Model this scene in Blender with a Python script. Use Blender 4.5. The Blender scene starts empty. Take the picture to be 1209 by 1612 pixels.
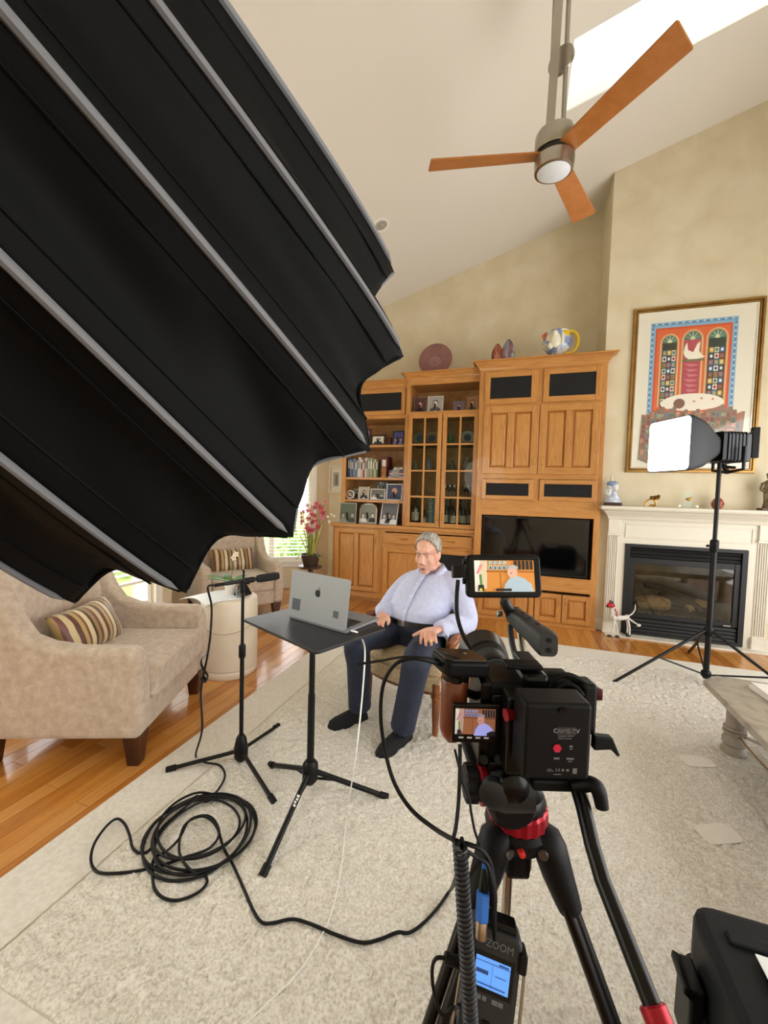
import bpy, bmesh, math, random
import numpy as np
from mathutils import Vector, Matrix, Euler

# ------------------------------------------------------------------ camera, world, light, exposure
F_PX, CAM_H = 637.6, 1.45
YAW, PIT, ROL = math.radians(-18.62), math.radians(-2.66), math.radians(1.576)
SCN = bpy.context.scene
COL = SCN.collection
_cy, _sy = math.cos(YAW), math.sin(YAW)
FWD = Vector((_sy*math.cos(PIT), _cy*math.cos(PIT), math.sin(PIT)))
_r = Vector((_cy, -_sy, 0)); _u = _r.cross(FWD)
RGT = _r*math.cos(ROL) + _u*math.sin(ROL)
UPV = _u*math.cos(ROL) - _r*math.sin(ROL)
CAMP = Vector((0, 0, CAM_H))
cam_d = bpy.data.cameras.new('camera'); cam_o = bpy.data.objects.new('camera', cam_d); COL.objects.link(cam_o)
cam_d.sensor_fit = 'VERTICAL'; cam_d.sensor_height = 36.0; cam_d.sensor_width = 27.0
cam_d.lens = F_PX/1612*36.0; cam_d.clip_start = 0.02; cam_d.clip_end = 200
cam_o.matrix_world = Matrix(((RGT.x, UPV.x, -FWD.x, 0), (RGT.y, UPV.y, -FWD.y, 0), (RGT.z, UPV.z, -FWD.z, CAM_H), (0, 0, 0, 1)))
SCN.camera = cam_o
SCN.view_settings.view_transform = 'Standard'
SCN.view_settings.look = 'None'
SCN.view_settings.gamma = 1.0
SCN.view_settings.use_curve_mapping = False
SCN.view_settings.exposure = 1.2
w = bpy.data.worlds.new('sky'); SCN.world = w; w.use_nodes = True
w.node_tree.nodes['Background'].inputs['Color'].default_value = (1.0, 0.99, 0.975, 1)
w.node_tree.nodes['Background'].inputs['Strength'].default_value = 2.1
sun_d = bpy.data.lights.new('sun', 'SUN'); sun_d.energy = 2.2; sun_d.angle = math.radians(3); sun_d.color = (1, .95, .86)
sun_o = bpy.data.objects.new('sun', sun_d); COL.objects.link(sun_o)
sun_o.rotation_euler = Vector((.55, .10, -.80)).to_track_quat('-Z', 'Y').to_euler()

# ------------------------------------------------------------------ helpers
PI = math.pi
def ray(px, py): return RGT*((px-604.5)/F_PX) - UPV*((py-806)/F_PX) + FWD
def atY(px, py, Y): d = ray(px, py); return CAMP + d*(Y/d.y)
def atZ(px, py, Z=0.0): d = ray(px, py); return CAMP + d*((Z-CAM_H)/d.z)
def atD(px, py, D): return CAMP + ray(px, py)*D
def lin(c):
    if isinstance(c, str): c = tuple(int(c[i:i+2], 16) for i in (0, 2, 4))
    o = []
    for v in c[:3]:
        v = v/255.0
        o.append(v/12.92 if v <= .04045 else ((v+.055)/1.055)**2.4)
    return (*o, 1.0)
MATS = {}
def mat(name, c=None, rough=.5, metal=0., cols=None, scale=5., stretch=(1, 1, 1), detail=3., bump=0., bscale=None, emit=0., coat=0., trans=0., pos=(.35, .65), dist=0., bstretch=None, spec=.5, sheen=0.):
    if name in MATS: return MATS[name]
    m = bpy.data.materials.new(name); m.use_nodes = True; MATS[name] = m
    nt = m.node_tree; N = nt.nodes; L = nt.links; b = N['Principled BSDF']
    b.inputs['Roughness'].default_value = rough; b.inputs['Metallic'].default_value = metal
    b.inputs['Coat Weight'].default_value = coat; b.inputs['Specular IOR Level'].default_value = spec
    b.inputs['Sheen Weight'].default_value = sheen
    if trans: b.inputs['Transmission Weight'].default_value = trans
    if c is not None: b.inputs['Base Color'].default_value = lin(c)
    if emit:
        b.inputs['Emission Color'].default_value = lin(c); b.inputs['Emission Strength'].default_value = emit
    tc = None
    def coords(st):
        nonlocal tc
        if tc is None: tc = N.new('ShaderNodeTexCoord')
        mp = N.new('ShaderNodeMapping'); mp.inputs['Scale'].default_value = st
        L.new(tc.outputs['Object'], mp.inputs['Vector']); return mp
    if cols:
        mp = coords(stretch); nz = N.new('ShaderNodeTexNoise'); nz.inputs['Scale'].default_value = scale
        nz.inputs['Detail'].default_value = detail; nz.inputs['Distortion'].default_value = dist
        L.new(mp.outputs[0], nz.inputs['Vector'])
        rp = N.new('ShaderNodeValToRGB'); L.new(nz.outputs['Fac'], rp.inputs['Fac'])
        e = rp.color_ramp.elements
        e[0].position = pos[0]; e[0].color = lin(cols[0]); e[1].position = pos[1]; e[1].color = lin(cols[-1])
        for k, cc in enumerate(cols[1:-1]):
            x = e.new(pos[0]+(pos[1]-pos[0])*(k+1)/(len(cols)-1)); x.color = lin(cc)
        L.new(rp.outputs['Color'], b.inputs['Base Color'])
    if bump:
        mp = coords(bstretch or stretch); nz = N.new('ShaderNodeTexNoise'); nz.inputs['Scale'].default_value = bscale or scale; nz.inputs['Detail'].default_value = 3
        L.new(mp.outputs[0], nz.inputs['Vector'])
        bp = N.new('ShaderNodeBump'); bp.inputs['Strength'].default_value = bump; bp.inputs['Distance'].default_value = .01
        L.new(nz.outputs['Fac'], bp.inputs['Height']); L.new(bp.outputs['Normal'], b.inputs['Normal'])
    return m
def pane_mat(name='window_glass', tint='ffffff', refl=.07):
    if name in MATS: return MATS[name]
    m = bpy.data.materials.new(name); m.use_nodes = True; MATS[name] = m
    nt = m.node_tree; nt.nodes.remove(nt.nodes['Principled BSDF']); o = nt.nodes['Material Output']
    t = nt.nodes.new('ShaderNodeBsdfTransparent'); t.inputs['Color'].default_value = lin(tint)
    g = nt.nodes.new('ShaderNodeBsdfGlossy'); g.inputs['Roughness'].default_value = .03
    x = nt.nodes.new('ShaderNodeMixShader'); x.inputs[0].default_value = refl
    nt.links.new(t.outputs[0], x.inputs[1]); nt.links.new(g.outputs[0], x.inputs[2]); nt.links.new(x.outputs[0], o.inputs['Surface'])
    return m
def flatc(c, emit=0., rough=.45):
    return mat(('glow_' if emit else 'ink_')+(c if isinstance(c, str) else '%02x%02x%02x' % tuple(c)), c, rough, emit=emit)

def ortho(d):
    d = Vector(d).normalized(); a = Vector((0, 0, 1)) if abs(d.z) < .9 else Vector((1, 0, 0))
    u = d.cross(a).normalized(); return u, d.cross(u).normalized()
def smooth_path(pts, k=6):
    P = [Vector(p) for p in pts]; out = []
    for i in range(len(P)-1):
        p0 = P[max(i-1, 0)]; p1 = P[i]; p2 = P[i+1]; p3 = P[min(i+2, len(P)-1)]
        for j in range(k):
            t = j/k
            out.append(.5*((2*p1)+(p2-p0)*t+(2*p0-5*p1+4*p2-p3)*t*t+(3*p1-p0-3*p2+p3)*t**3))
    out.append(P[-1]); return out
class G:
    def __init__(self): self.v = []; self.f = []; self.mi = []; self.m = 0; self.T = None
    def add(self, vs, fs):
        o = len(self.v)
        if self.T is not None: vs = [self.T @ Vector(p) for p in vs]
        self.v += [tuple(p) for p in vs]; self.f += [tuple(o+i for i in f) for f in fs]; self.mi += [self.m]*len(fs); return self
    def box(self, x0, x1, y0, y1, z0, z1):
        return self.add([(x0,y0,z0),(x1,y0,z0),(x1,y1,z0),(x0,y1,z0),(x0,y0,z1),(x1,y0,z1),(x1,y1,z1),(x0,y1,z1)], [(0,3,2,1),(4,5,6,7),(0,1,5,4),(1,2,6,5),(2,3,7,6),(3,0,4,7)])
    def hexa(self, lo, hi):   # 4 points below, 4 above
        return self.add(list(lo)+list(hi), [(0,3,2,1),(4,5,6,7),(0,1,5,4),(1,2,6,5),(2,3,7,6),(3,0,4,7)])
    def quad(self, *p): return self.add(p, [tuple(range(len(p)))])
    def tube(self, pts, r, n=8, closed=False, cap=True, sm=0, flat=1.):
        P = smooth_path(pts, sm) if sm else [Vector(p) for p in pts]
        m = len(P); R = r if isinstance(r, (list, tuple)) else [r]*m
        if isinstance(r, (list, tuple)) and len(r) != m: R = [float(np.interp(i/(m-1), np.linspace(0, 1, len(r)), r)) for i in range(m)]
        u = None; vs = []; fs = []
        for i in range(m):
            d = (P[(i+1) % m]-P[i-1]) if closed else (P[min(i+1, m-1)]-P[max(i-1, 0)])
            if d.length < 1e-9: d = Vector((0, 0, 1))
            d.normalize()
            if u is None: u, v = ortho(d)
            else:
                u = u-d*u.dot(d)
                if u.length < 1e-6: u, v = ortho(d)
                u.normalize(); v = d.cross(u)
            for k in range(n):
                a = 2*PI*k/n; vs.append(P[i]+u*(math.cos(a)*R[i])+v*(math.sin(a)*R[i]*flat))
        for i in range(m if closed else m-1):
            for k in range(n):
                a = i*n+k; b = i*n+(k+1) % n; c = ((i+1) % m)*n+(k+1) % n; d = ((i+1) % m)*n+k; fs.append((a, b, c, d))
        if cap and not closed: fs.append(tuple(range(n-1, -1, -1))); fs.append(tuple((m-1)*n+k for k in range(n)))
        return self.add(vs, fs)
    def cyl(self, p0, p1, r0, r1=None, n=16): return self.tube([p0, p1], [r0, r0 if r1 is None else r1], n)
    def lathe(self, prof, n=20, c=(0, 0, 0), ax=None):
        c = Vector(c); d = Vector(ax).normalized() if ax is not None else Vector((0, 0, 1)); u, v = ortho(d) if ax is not None else (Vector((1, 0, 0)), Vector((0, 1, 0)))
        vs = []; fs = []
        for r, z in prof:
            for k in range(n): a = 2*PI*k/n; vs.append(c+d*z+u*(r*math.cos(a))+v*(r*math.sin(a)))
        for i in range(len(prof)-1):
            for k in range(n): fs.append((i*n+k, i*n+(k+1) % n, (i+1)*n+(k+1) % n, (i+1)*n+k))
        if prof[0][0] > 1e-5: fs.append(tuple(range(n-1, -1, -1)))
        if prof[-1][0] > 1e-5: fs.append(tuple((len(prof)-1)*n+k for k in range(n)))
        return self.add(vs, fs)
    def ball(self, c, r, n=12, R=None):
        if not hasattr(r, '__len__'): r = (r, r, r)
        vs = []; fs = []; c = Vector(c); h = max(4, n//2)
        for i in range(h+1):
            t = PI*i/h
            for k in range(n):
                a = 2*PI*k/n; p = Vector((r[0]*math.sin(t)*math.cos(a), r[1]*math.sin(t)*math.sin(a), r[2]*math.cos(t)))
                vs.append(c+(R @ p if R is not None else p))
        for i in range(h):
            for k in range(n): fs.append((i*n+k, (i+1)*n+k, (i+1)*n+(k+1) % n, i*n+(k+1) % n))
        return self.add(vs, fs)
    def prism(self, poly, t, T=None):   # polygon in local XY, extruded along +Z by t
        n = len(poly); vs = [Vector((x, y, 0)) for x, y in poly]+[Vector((x, y, t)) for x, y in poly]
        if T is not None: vs = [T @ p for p in vs]
        return self.add(vs, [tuple(range(n-1, -1, -1)), tuple(range(n, 2*n))]+[(i, (i+1) % n, n+(i+1) % n, n+i) for i in range(n)])
    def loft(self, rings, cap=True):
        n = len(rings[0]); vs = [p for r in rings for p in r]; fs = []
        for i in range(len(rings)-1):
            for k in range(n): fs.append((i*n+k, i*n+(k+1) % n, (i+1)*n+(k+1) % n, (i+1)*n+k))
        if cap: fs.append(tuple(range(n-1, -1, -1))); fs.append(tuple((len(rings)-1)*n+k for k in range(n)))
        return self.add(vs, fs)
def rrect(w, h, r, k=4):
    o = []
    for cx, cy, a0 in ((w/2-r, h/2-r, 0), (-w/2+r, h/2-r, PI/2), (-w/2+r, -h/2+r, PI), (w/2-r, -h/2+r, 1.5*PI)):
        for i in range(k+1): a = a0+PI/2*i/k; o.append((cx+r*math.cos(a), cy+r*math.sin(a)))
    return o
def basis(o, x, y, z):
    return Matrix(((x[0], y[0], z[0], o[0]), (x[1], y[1], z[1], o[1]), (x[2], y[2], z[2], o[2]), (0, 0, 0, 1)))

ROOTM = {}
def obj(name, g, m, parent=None, world=False, bevel=0., smooth=False, seg=2, rec=True):
    me = bpy.data.meshes.new(name)
    vs = g.v
    if world and parent is not None:
        q = parent
        while q.parent is not None: q = q.parent
        iv = ROOTM[q].inverted(); vs = [tuple(iv @ Vector(p)) for p in vs]
    me.from_pydata(vs, [], g.f); me.update()
    ms = m if isinstance(m, (list, tuple)) else [m]
    for x in ms: me.materials.append(x)
    if len(ms) > 1: me.polygons.foreach_set('material_index', g.mi)
    if rec:
        bm = bmesh.new(); bm.from_mesh(me); bmesh.ops.recalc_face_normals(bm, faces=bm.faces); bm.to_mesh(me); bm.free()
    if smooth:
        me.polygons.foreach_set('use_smooth', [True]*len(me.polygons))
        if smooth != 'all':
            try: me.set_sharp_from_angle(angle=math.radians(40))
            except Exception: pass
    o = bpy.data.objects.new(name, me); COL.objects.link(o)
    if parent is not None: o.parent = parent
    else: ROOTM[o] = Matrix.Identity(4)
    if bevel:
        b = o.modifiers.new('bevel', 'BEVEL'); b.width = bevel; b.segments = seg; b.limit_method = 'ANGLE'; b.angle_limit = math.radians(40)
    return o
def tag(o, label, cat, group=None):
    o['label'] = label; o['category'] = cat
    if group: o['group'] = group
    return o
def thing(name, label, cat, loc=(0, 0, 0), rotz=0., group=None):
    o = bpy.data.objects.new(name, None); COL.objects.link(o); o.empty_display_size = .05
    o.location = loc; o.rotation_euler = (0, 0, rotz)
    ROOTM[o] = Matrix.Translation(Vector(loc)) @ Matrix.Rotation(rotz, 4, 'Z')
    return tag(o, label, cat, group)
def struct(name, g, m, parent=None, **k):
    o = obj(name, g, m, parent, **k)
    if parent is None: o['kind'] = 'structure'
    return o
def dup(o, parent=None):
    c = o.copy(); COL.objects.link(c); c.parent = parent
    for ch in list(o.children): dup(ch, c)
    return c
def text_geo(s, size, T, depth=.0004):
    cu = bpy.data.curves.new('t', 'FONT'); cu.body = s; cu.size = size; cu.align_x = 'CENTER'; cu.align_y = 'CENTER'; cu.extrude = depth; cu.resolution_u = 2
    o = bpy.data.objects.new('t', cu); COL.objects.link(o)
    dg = bpy.context.evaluated_depsgraph_get(); me = bpy.data.meshes.new_from_object(o.evaluated_get(dg))
    g = G(); g.add([T @ v.co for v in me.vertices], [tuple(p.vertices) for p in me.polygons])
    bpy.data.objects.remove(o); bpy.data.curves.remove(cu); bpy.data.meshes.remove(me); return g
def flats(polys, T, step=.0003):
    """flat printed picture: list of (colour, points) in the plane of T, each layer a hair proud of the last"""
    g = G(); ms = []; ix = {}
    for k, (c, pts) in enumerate(polys):
        if c not in ix: ix[c] = len(ms); ms.append(c)
        g.m = ix[c]; g.add([T @ Vector((x, y, step*(k+1))) for x, y in pts], [tuple(range(len(pts)))])
    return g, ms
def ell(cx, cy, rx, ry, n=16, a0=0, a1=2*PI):
    return [(cx+rx*math.cos(a0+(a1-a0)*i/n), cy+ry*math.sin(a0+(a1-a0)*i/n)) for i in range(n+(0 if a1-a0 > 6.2 else 1))]
def rc(x0, x1, y0, y1): return [(x0, y0), (x1, y0), (x1, y1), (x0, y1)]
random.seed(7); RNG = np.random.RandomState(5)

# ------------------------------------------------------------------ materials
WOODV = mat('oak_vertical', rough=.32, cols=['ab7136', 'bd8344', 'c88f4f'], scale=6, stretch=(7, 7, .7), detail=4, dist=1.2, pos=(.28, .7), coat=.25)
WOODH = mat('oak_horizontal', rough=.32, cols=['ab7136', 'bd8344', 'c88f4f'], scale=6, stretch=(.7, 7, 7), detail=4, dist=1.2, pos=(.28, .7), coat=.25)
WOODIN = mat('oak_inside', rough=.45, cols=['b07f48', 'c79a63'], scale=5, stretch=(2, 4, 2))
WALLM = mat('faux_plaster', rough=.8, cols=['cfc2a2', 'd7cbae', 'ddd3b9'], scale=3.2, detail=7, pos=(.3, .7), dist=.3, bump=.05, bscale=12)
CEILM = mat('ceiling_paint', 'e2ddd2', .9)
TRIMW = mat('white_trim', 'efece4', .4)
MANTW = mat('mantel_paint', 'dcd6c6', .4)
BLACKF = mat('speaker_cloth', '141416', .9)
BRASS = mat('brass', 'b58a3c', .3, 1.)
STEEL = mat('brushed_steel', 'b4aea4', .28, 1.)
GLASS = pane_mat()
# ------------------------------------------------------------------ the room
g = G(); g.box(-4.3, 3.6, -2.2, 5.8, -.06, -.004)
fl = struct('floor', g, mat('subfloor', '8a5428', .5)); fl['label'] = 'honey oak strip floor around the rug'
PLK = [mat('plank_%d' % i, rough=.22, cols=c, scale=5, stretch=(9, .8, 1), detail=4, dist=.8, pos=(.25, .75), coat=.3) for i, c in enumerate((['a9692a', 'c28238'], ['b5762f', 'cf9043'], ['9c5f24', 'b87833'], ['c08240', 'd29850']))]
PW = .083
plank_me = {}
def plank(x, y, ln, axis, k):
    key = (round(ln, 2), axis, k)
    if key not in plank_me:
        gg = G(); a = PW/2-.0012; b = ln/2-.0012
        if axis == 'Y': gg.box(-a, a, -b, b, -.018, 0)
        else: gg.box(-b, b, -a, a, -.018, 0)
        o = obj('plank', gg, PLK[k], fl, bevel=0); plank_me[key] = o.data
    else:
        o = bpy.data.objects.new('plank', plank_me[key]); COL.objects.link(o); o.parent = fl
    o.location = (x, y, 0)
lens = (.9, 1.2, 1.5)
for i in range(19):
    x = -3.2+PW*(i+.5); y = .15-random.random()*.8
    while y < 5.5:
        ln = random.choice(lens); plank(x, y+ln/2, ln, 'Y', random.randrange(4)); y += ln
for i in range(47):
    x = -1.623+PW*(i+.5)
    if x > 2.3: break
    y = 3.9+random.choice((0, .1, .2))
    plank(x, y+.6, 1.2, 'Y', random.randrange(4))
for x0, x1 in ((-4.2, -3.2),):
    for i in range(12):
        x = x0+PW*(i+.5); plank(x, 4.4, 1.5, 'Y', random.randrange(4))

# ceiling with skylight opening
def cz(x): return 4.68+.30*x
g = G(); X0, X1, Y0, Y1 = -4.3, 3.6, -2.2, 5.8; hx0, hx1, hy0, hy1 = .23, 1.95, 3.32, 3.90
def cq(a, b, c, d): g.hexa([(a, c, cz(a)), (b, c, cz(b)), (b, d, cz(b)), (a, d, cz(a))], [(a, c, cz(a)+.012), (b, c, cz(b)+.012), (b, d, cz(b)+.012), (a, d, cz(a)+.012)])
cq(X0, hx0, Y0, Y1); cq(hx1, X1, Y0, Y1); cq(hx0, hx1, Y0, hy0); cq(hx0, hx1, hy1, Y1)
ceil = struct('ceiling', g, CEILM)
g = G(); hh = .95
for a, b, c, d in ((hx0-.02, hx0, hy0, hy1), (hx1, hx1+.02, hy0, hy1), (hx0-.02, hx1+.02, hy0-.02, hy0), (hx0-.02, hx1+.02, hy1, hy1+.02)):
    g.hexa([(a, c, cz(a)+.012), (b, c, cz(b)+.012), (b, d, cz(b)+.012), (a, d, cz(a)+.012)], [(a, c, cz(a)+hh), (b, c, cz(b)+hh), (b, d, cz(b)+hh), (a, d, cz(a)+hh)])
sky_w = struct('window_3', g, mat('well_paint', 'f4faf5', .7)); sky_w['label'] = 'white walled skylight well in the sloped ceiling beside the fan'
g = G(); e = .03
for a, b, c, d in ((hx0-.03, hx0+.04, hy0-.03, hy1+.03), (hx1-.04, hx1+.03, hy0-.03, hy1+.03), (hx0, hx1, hy0-.03, hy0+.04), (hx0, hx1, hy1-.04, hy1+.03)):
    g.hexa([(a, c, cz(a)+hh), (b, c, cz(b)+hh), (b, d, cz(b)+hh), (a, d, cz(a)+hh)], [(a, c, cz(a)+hh+.05), (b, c, cz(b)+hh+.05), (b, d, cz(b)+hh+.05), (a, d, cz(a)+hh+.05)])
obj('window_frame', g, TRIMW, sky_w)
g = G(); g.hexa([(hx0, hy0, cz(hx0)+hh+.02), (hx1, hy0, cz(hx1)+hh+.02), (hx1, hy1, cz(hx1)+hh+.02), (hx0, hy1, cz(hx0)+hh+.02)], [(hx0, hy0, cz(hx0)+hh+.03), (hx1, hy0, cz(hx1)+hh+.03), (hx1, hy1, cz(hx1)+hh+.03), (hx0, hy1, cz(hx0)+hh+.03)])
obj('pane', g, GLASS, sky_w)

# walls
YW, YB = 5.55, 4.98
def wall_slab(a, b, zt0, zt1, t=.12):   # upright wall between plan points a and b, thickness outward (left of a->b)
    d = Vector((b[0]-a[0], b[1]-a[1], 0)).normalized(); n = Vector((-d.y, d.x, 0))*t
    A = Vector((*a, 0)); B = Vector((*b, 0)); return A, B, n
def wseg(g, a, b, z0, z1a, z1b=None, t=.12):
    A, B, n = wall_slab(a, b, z1a, z1b or z1a, t); z1b = z1a if z1b is None else z1b
    up = lambda p, z: Vector((p.x, p.y, z))
    g.hexa([up(A, z0), up(B, z0), up(B+n, z0), up(A+n, z0)], [up(A, z1a), up(B, z1b), up(B+n, z1b), up(A+n, z1a)])
g = G(); wseg(g, (.82, YW), (-2.75, YW), 0, cz(.82), cz(-2.75), t=-.12)
struct('wall_back', g, WALLM)
g = G(); bx = .80
def cblk(xa, xb, y0, y1, z0, z1=None):
    g.hexa([(xa, y0, z0), (xb, y0, z0), (xb, y1, z0), (xa, y1, z0)], [(xa, y0, z1 or cz(xa)), (xb, y0, z1 or cz(xb)), (xb, y1, z1 or cz(xb)), (xa, y1, z1 or cz(xa))])
cblk(bx, 1.10, YB, YW+.12, 0); cblk(2.125, 3.5, YB, YW+.12, 0); cblk(1.10, 2.125, YB, YW+.12, .86); cblk(1.10, 2.125, YB, YW+.12, 0, .19); cblk(1.10, 2.125, YW+.06, YW+.12, .19, .86)
struct('wall_chimney', g, WALLM)
def windowed_wall(name, a, b, t0, t1, z0, z1):
    d = Vector((b[0]-a[0], b[1]-a[1])).normalized(); ln = (Vector(b)-Vector(a)).length
    P = lambda t: (a[0]+d.x*t, a[1]+d.y*t); Z = lambda t: cz(P(t)[0])
    g = G()
    if t0 > .01: wseg(g, P(0), P(t0), 0, Z(0), Z(t0))
    wseg(g, P(t1), P(ln), 0, Z(t1), Z(ln)); wseg(g, P(t0), P(t1), 0, z0, z0); wseg(g, P(t0), P(t1), z1, Z(t0), Z(t1))
    return struct(name, g, WALLM)
def window(n, a, b, t0, t1, z0, z1, muls, blind_bottom, label):
    d = Vector((b[0]-a[0], b[1]-a[1])).normalized(); nrm = Vector((-d.y, d.x))   # outward
    M = Matrix(((d.x, nrm.x, 0, a[0]), (d.y, nrm.y, 0, a[1]), (0, 0, 1, 0), (0, 0, 0, 1)))
    root = G(); root.T = M; c = .075
    root.box(t0-c, t0, -.02, .0, z0-c, z1+c); root.box(t1, t1+c, -.02, .0, z0-c, z1+c); root.box(t0, t1, -.02, 0, z1, z1+c); root.box(t0-c-.02, t1+c+.02, -.05, 0, z0-.03, z0)
    root.box(t0, t1, -.02, 0, z0-c-.02, z0-.03)
    W = struct('window_%d' % n, root, TRIMW, bevel=.003); W['label'] = label
    g = G(); g.T = M; f = .045
    g.box(t0, t0+f, .03, .08, z0, z1); g.box(t1-f, t1, .03, .08, z0, z1); g.box(t0+f, t1-f, .03, .08, z0, z0+f); g.box(t0+f, t1-f, .03, .08, z1-f, z1)
    for k in range(1, muls): x = t0+(t1-t0)*k/muls; g.box(x-.04, x+.04, .03, .08, z0+f, z1-f)
    obj('window_frame', g, TRIMW, W, bevel=.004)
    for k in range(muls):
        g = G(); g.T = M; xa = t0+(t1-t0)*k/muls+.04; xb = t0+(t1-t0)*(k+1)/muls-.04
        g.box(xa, xb, .052, .056, z0+f, z1-f); obj('pane', g, GLASS, W)
    bl = thing('window_blind', 'white horizontal slat blind hanging in '+label.split(' with')[0].split(' beside')[0], 'blind', (0, 0, 0))
    g = G(); g.T = M; g.box(t0+.01, t1-.01, -.018, .022, z1-.06, z1-.01); obj('head_rail', g, TRIMW, bl)
    g = G(); g.T = M; g.box(t0+.01, t1-.01, -.015, .02, blind_bottom-.012, blind_bottom+.012); obj('bottom_rail', g, TRIMW, bl)
    z = z1-.09; sl = None
    g = G(); g.T = M; g.add([(t0+.012, -.02, -.004), (t1-.012, -.02, -.004), (t1-.012, .024, .006), (t0+.012, .024, .006), (t0+.012, -.02, -.001), (t1-.012, -.02, -.001), (t1-.012, .024, .009), (t0+.012, .024, .009)], [(0,3,2,1),(4,5,6,7),(0,1,5,4),(1,2,6,5),(2,3,7,6),(3,0,4,7)])
    while z > blind_bottom+.03:
        if sl is None: sl = obj('slat', g, TRIMW, bl); s = sl
        else: s = bpy.data.objects.new('slat', sl.data); COL.objects.link(s); s.parent = bl
        s.location = (0, 0, z); z -= .048
    for x in (t0+.15, t1-.15):
        g = G(); g.T = M; g.box(x-.001, x+.001, -.002, .0, blind_bottom, z1-.05); obj('ladder_cord', g, TRIMW, bl)
    return W
LA, LB = (-3.2, -2.0), (-3.2, 3.06)
g = G()
def lseg(y0, y1, z0, z1): g.box(-3.32, -3.2, y0, y1, z0, z1)
lseg(-2.2, -1.9, 0, cz(-3.32)); lseg(.25, .75, 0, cz(-3.32)); lseg(2.86, 3.06, 0, cz(-3.32)); lseg(-1.9, .25, 0, .36); lseg(-1.9, .25, 2.4, cz(-3.32)); lseg(.75, 2.86, 0, .36); lseg(.75, 2.86, 2.4, cz(-3.32))
struct('wall_left', g, WALLM)
window(5, LA, LB, .1, 2.25, .36, 2.4, 2, 1.9, 'left casement window nearest the camera beside the softbox')
g = G(); g.box(-3.32, 3.6, -2.3, -2.2, 0, 5.9); struct('wall_front', g, WALLM)
g = G(); g.box(3.5, 3.6, -2.2, -1.6, 0, 5.8); g.box(3.5, 3.6, 4.2, YB, 0, 5.8); g.box(3.5, 3.6, -1.6, 4.2, 2.9, 5.8); struct('wall_right', g, WALLM)
window(1, LA, LB, 2.75, 4.86, .36, 2.4, 2, .60, 'left white casement window beside the near armchair')
B0, B1, B2, B3 = (-3.2, 3.06), (-3.95, 3.40), (-3.95, 4.65), (-2.75, 5.55)
g = G(); wseg(g, B0, B1, 0, cz(-3.2), cz(-3.75)); struct('wall_bay_left', g, WALLM)
windowed_wall('wall_bay', B1, B2, .2, 1.05, .42, 2.4)
window(4, B1, B2, .2, 1.05, .42, 2.4, 1, .5, 'bay side window behind the softbox')
ln = 1.5
windowed_wall('wall_bay_right', B2, B3, .10, ln-.27, .42, 2.4)
window(2, B2, B3, .10, ln-.27, .42, 2.4, 2, .46, 'bay window beside the far armchair')
g = G(); g.box(-2.75, -2.44, YW-.015, YW, 0, .14); g.box(.80, .915, YB-.015, YB, 0, .14)
struct('baseboard_back', g, MANTW, bevel=.004)
# outdoors
g = G(); g.box(-30, -3.9, -20, 30, -.35, -.3); tag(obj('lawn', g, mat('grass', rough=.9, cols=['6f8f3e', '9ab85a'], scale=3)), 'sunlit green lawn outside the windows', 'lawn')['kind'] = 'structure'
LEAF = [mat('shrub_leaf_%d' % i, c, .6) for i, c in enumerate(('4f7a34', '7fa04e', 'a8bd7a'))]
def shrub(c, r, n, label, cm):
    t = thing('shrub', label, 'shrub', c, 0, 'shrubs outside the windows')
    g = G()
    for i in range(n):
        d = Vector(RNG.normal(size=3)); d.normalize(); d.z = abs(d.z); p = Vector((d.x*r, d.y*r, .1+d.z*r*1.3))*(.6+.4*RNG.rand()); u = Vector(RNG.normal(size=3)).normalized(); v = u.cross(d).normalized(); s = .05+.05*RNG.rand()
        g.quad(p-u*s, p+v*s*.45, p+u*s, p-v*s*.45)
    o = obj('foliage', g, cm, t, rec=False); o['kind'] = 'stuff'
    g = G(); g.tube([(0, 0, 0), (.02, 0, r*.8)], [.05, .03]); obj('stem', g, mat('bark', '5b4632', .9), t)
shrub((-5.6, 6.6, -.3), .8, 700, 'dark green shrub outside the bay window', LEAF[0])
shrub((-4.3, 7.6, -.3), .8, 700, 'mid green shrub outside the bay window beside the orchid', LEAF[1])
shrub((-7.6, 5.3, -.3), .9, 700, 'pale green shrub farthest left outside the bay', LEAF[2])
shrub((-6.3, 2.6, -.3), .6, 500, 'light green shrub on the lawn outside the casement window', LEAF[1])
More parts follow.
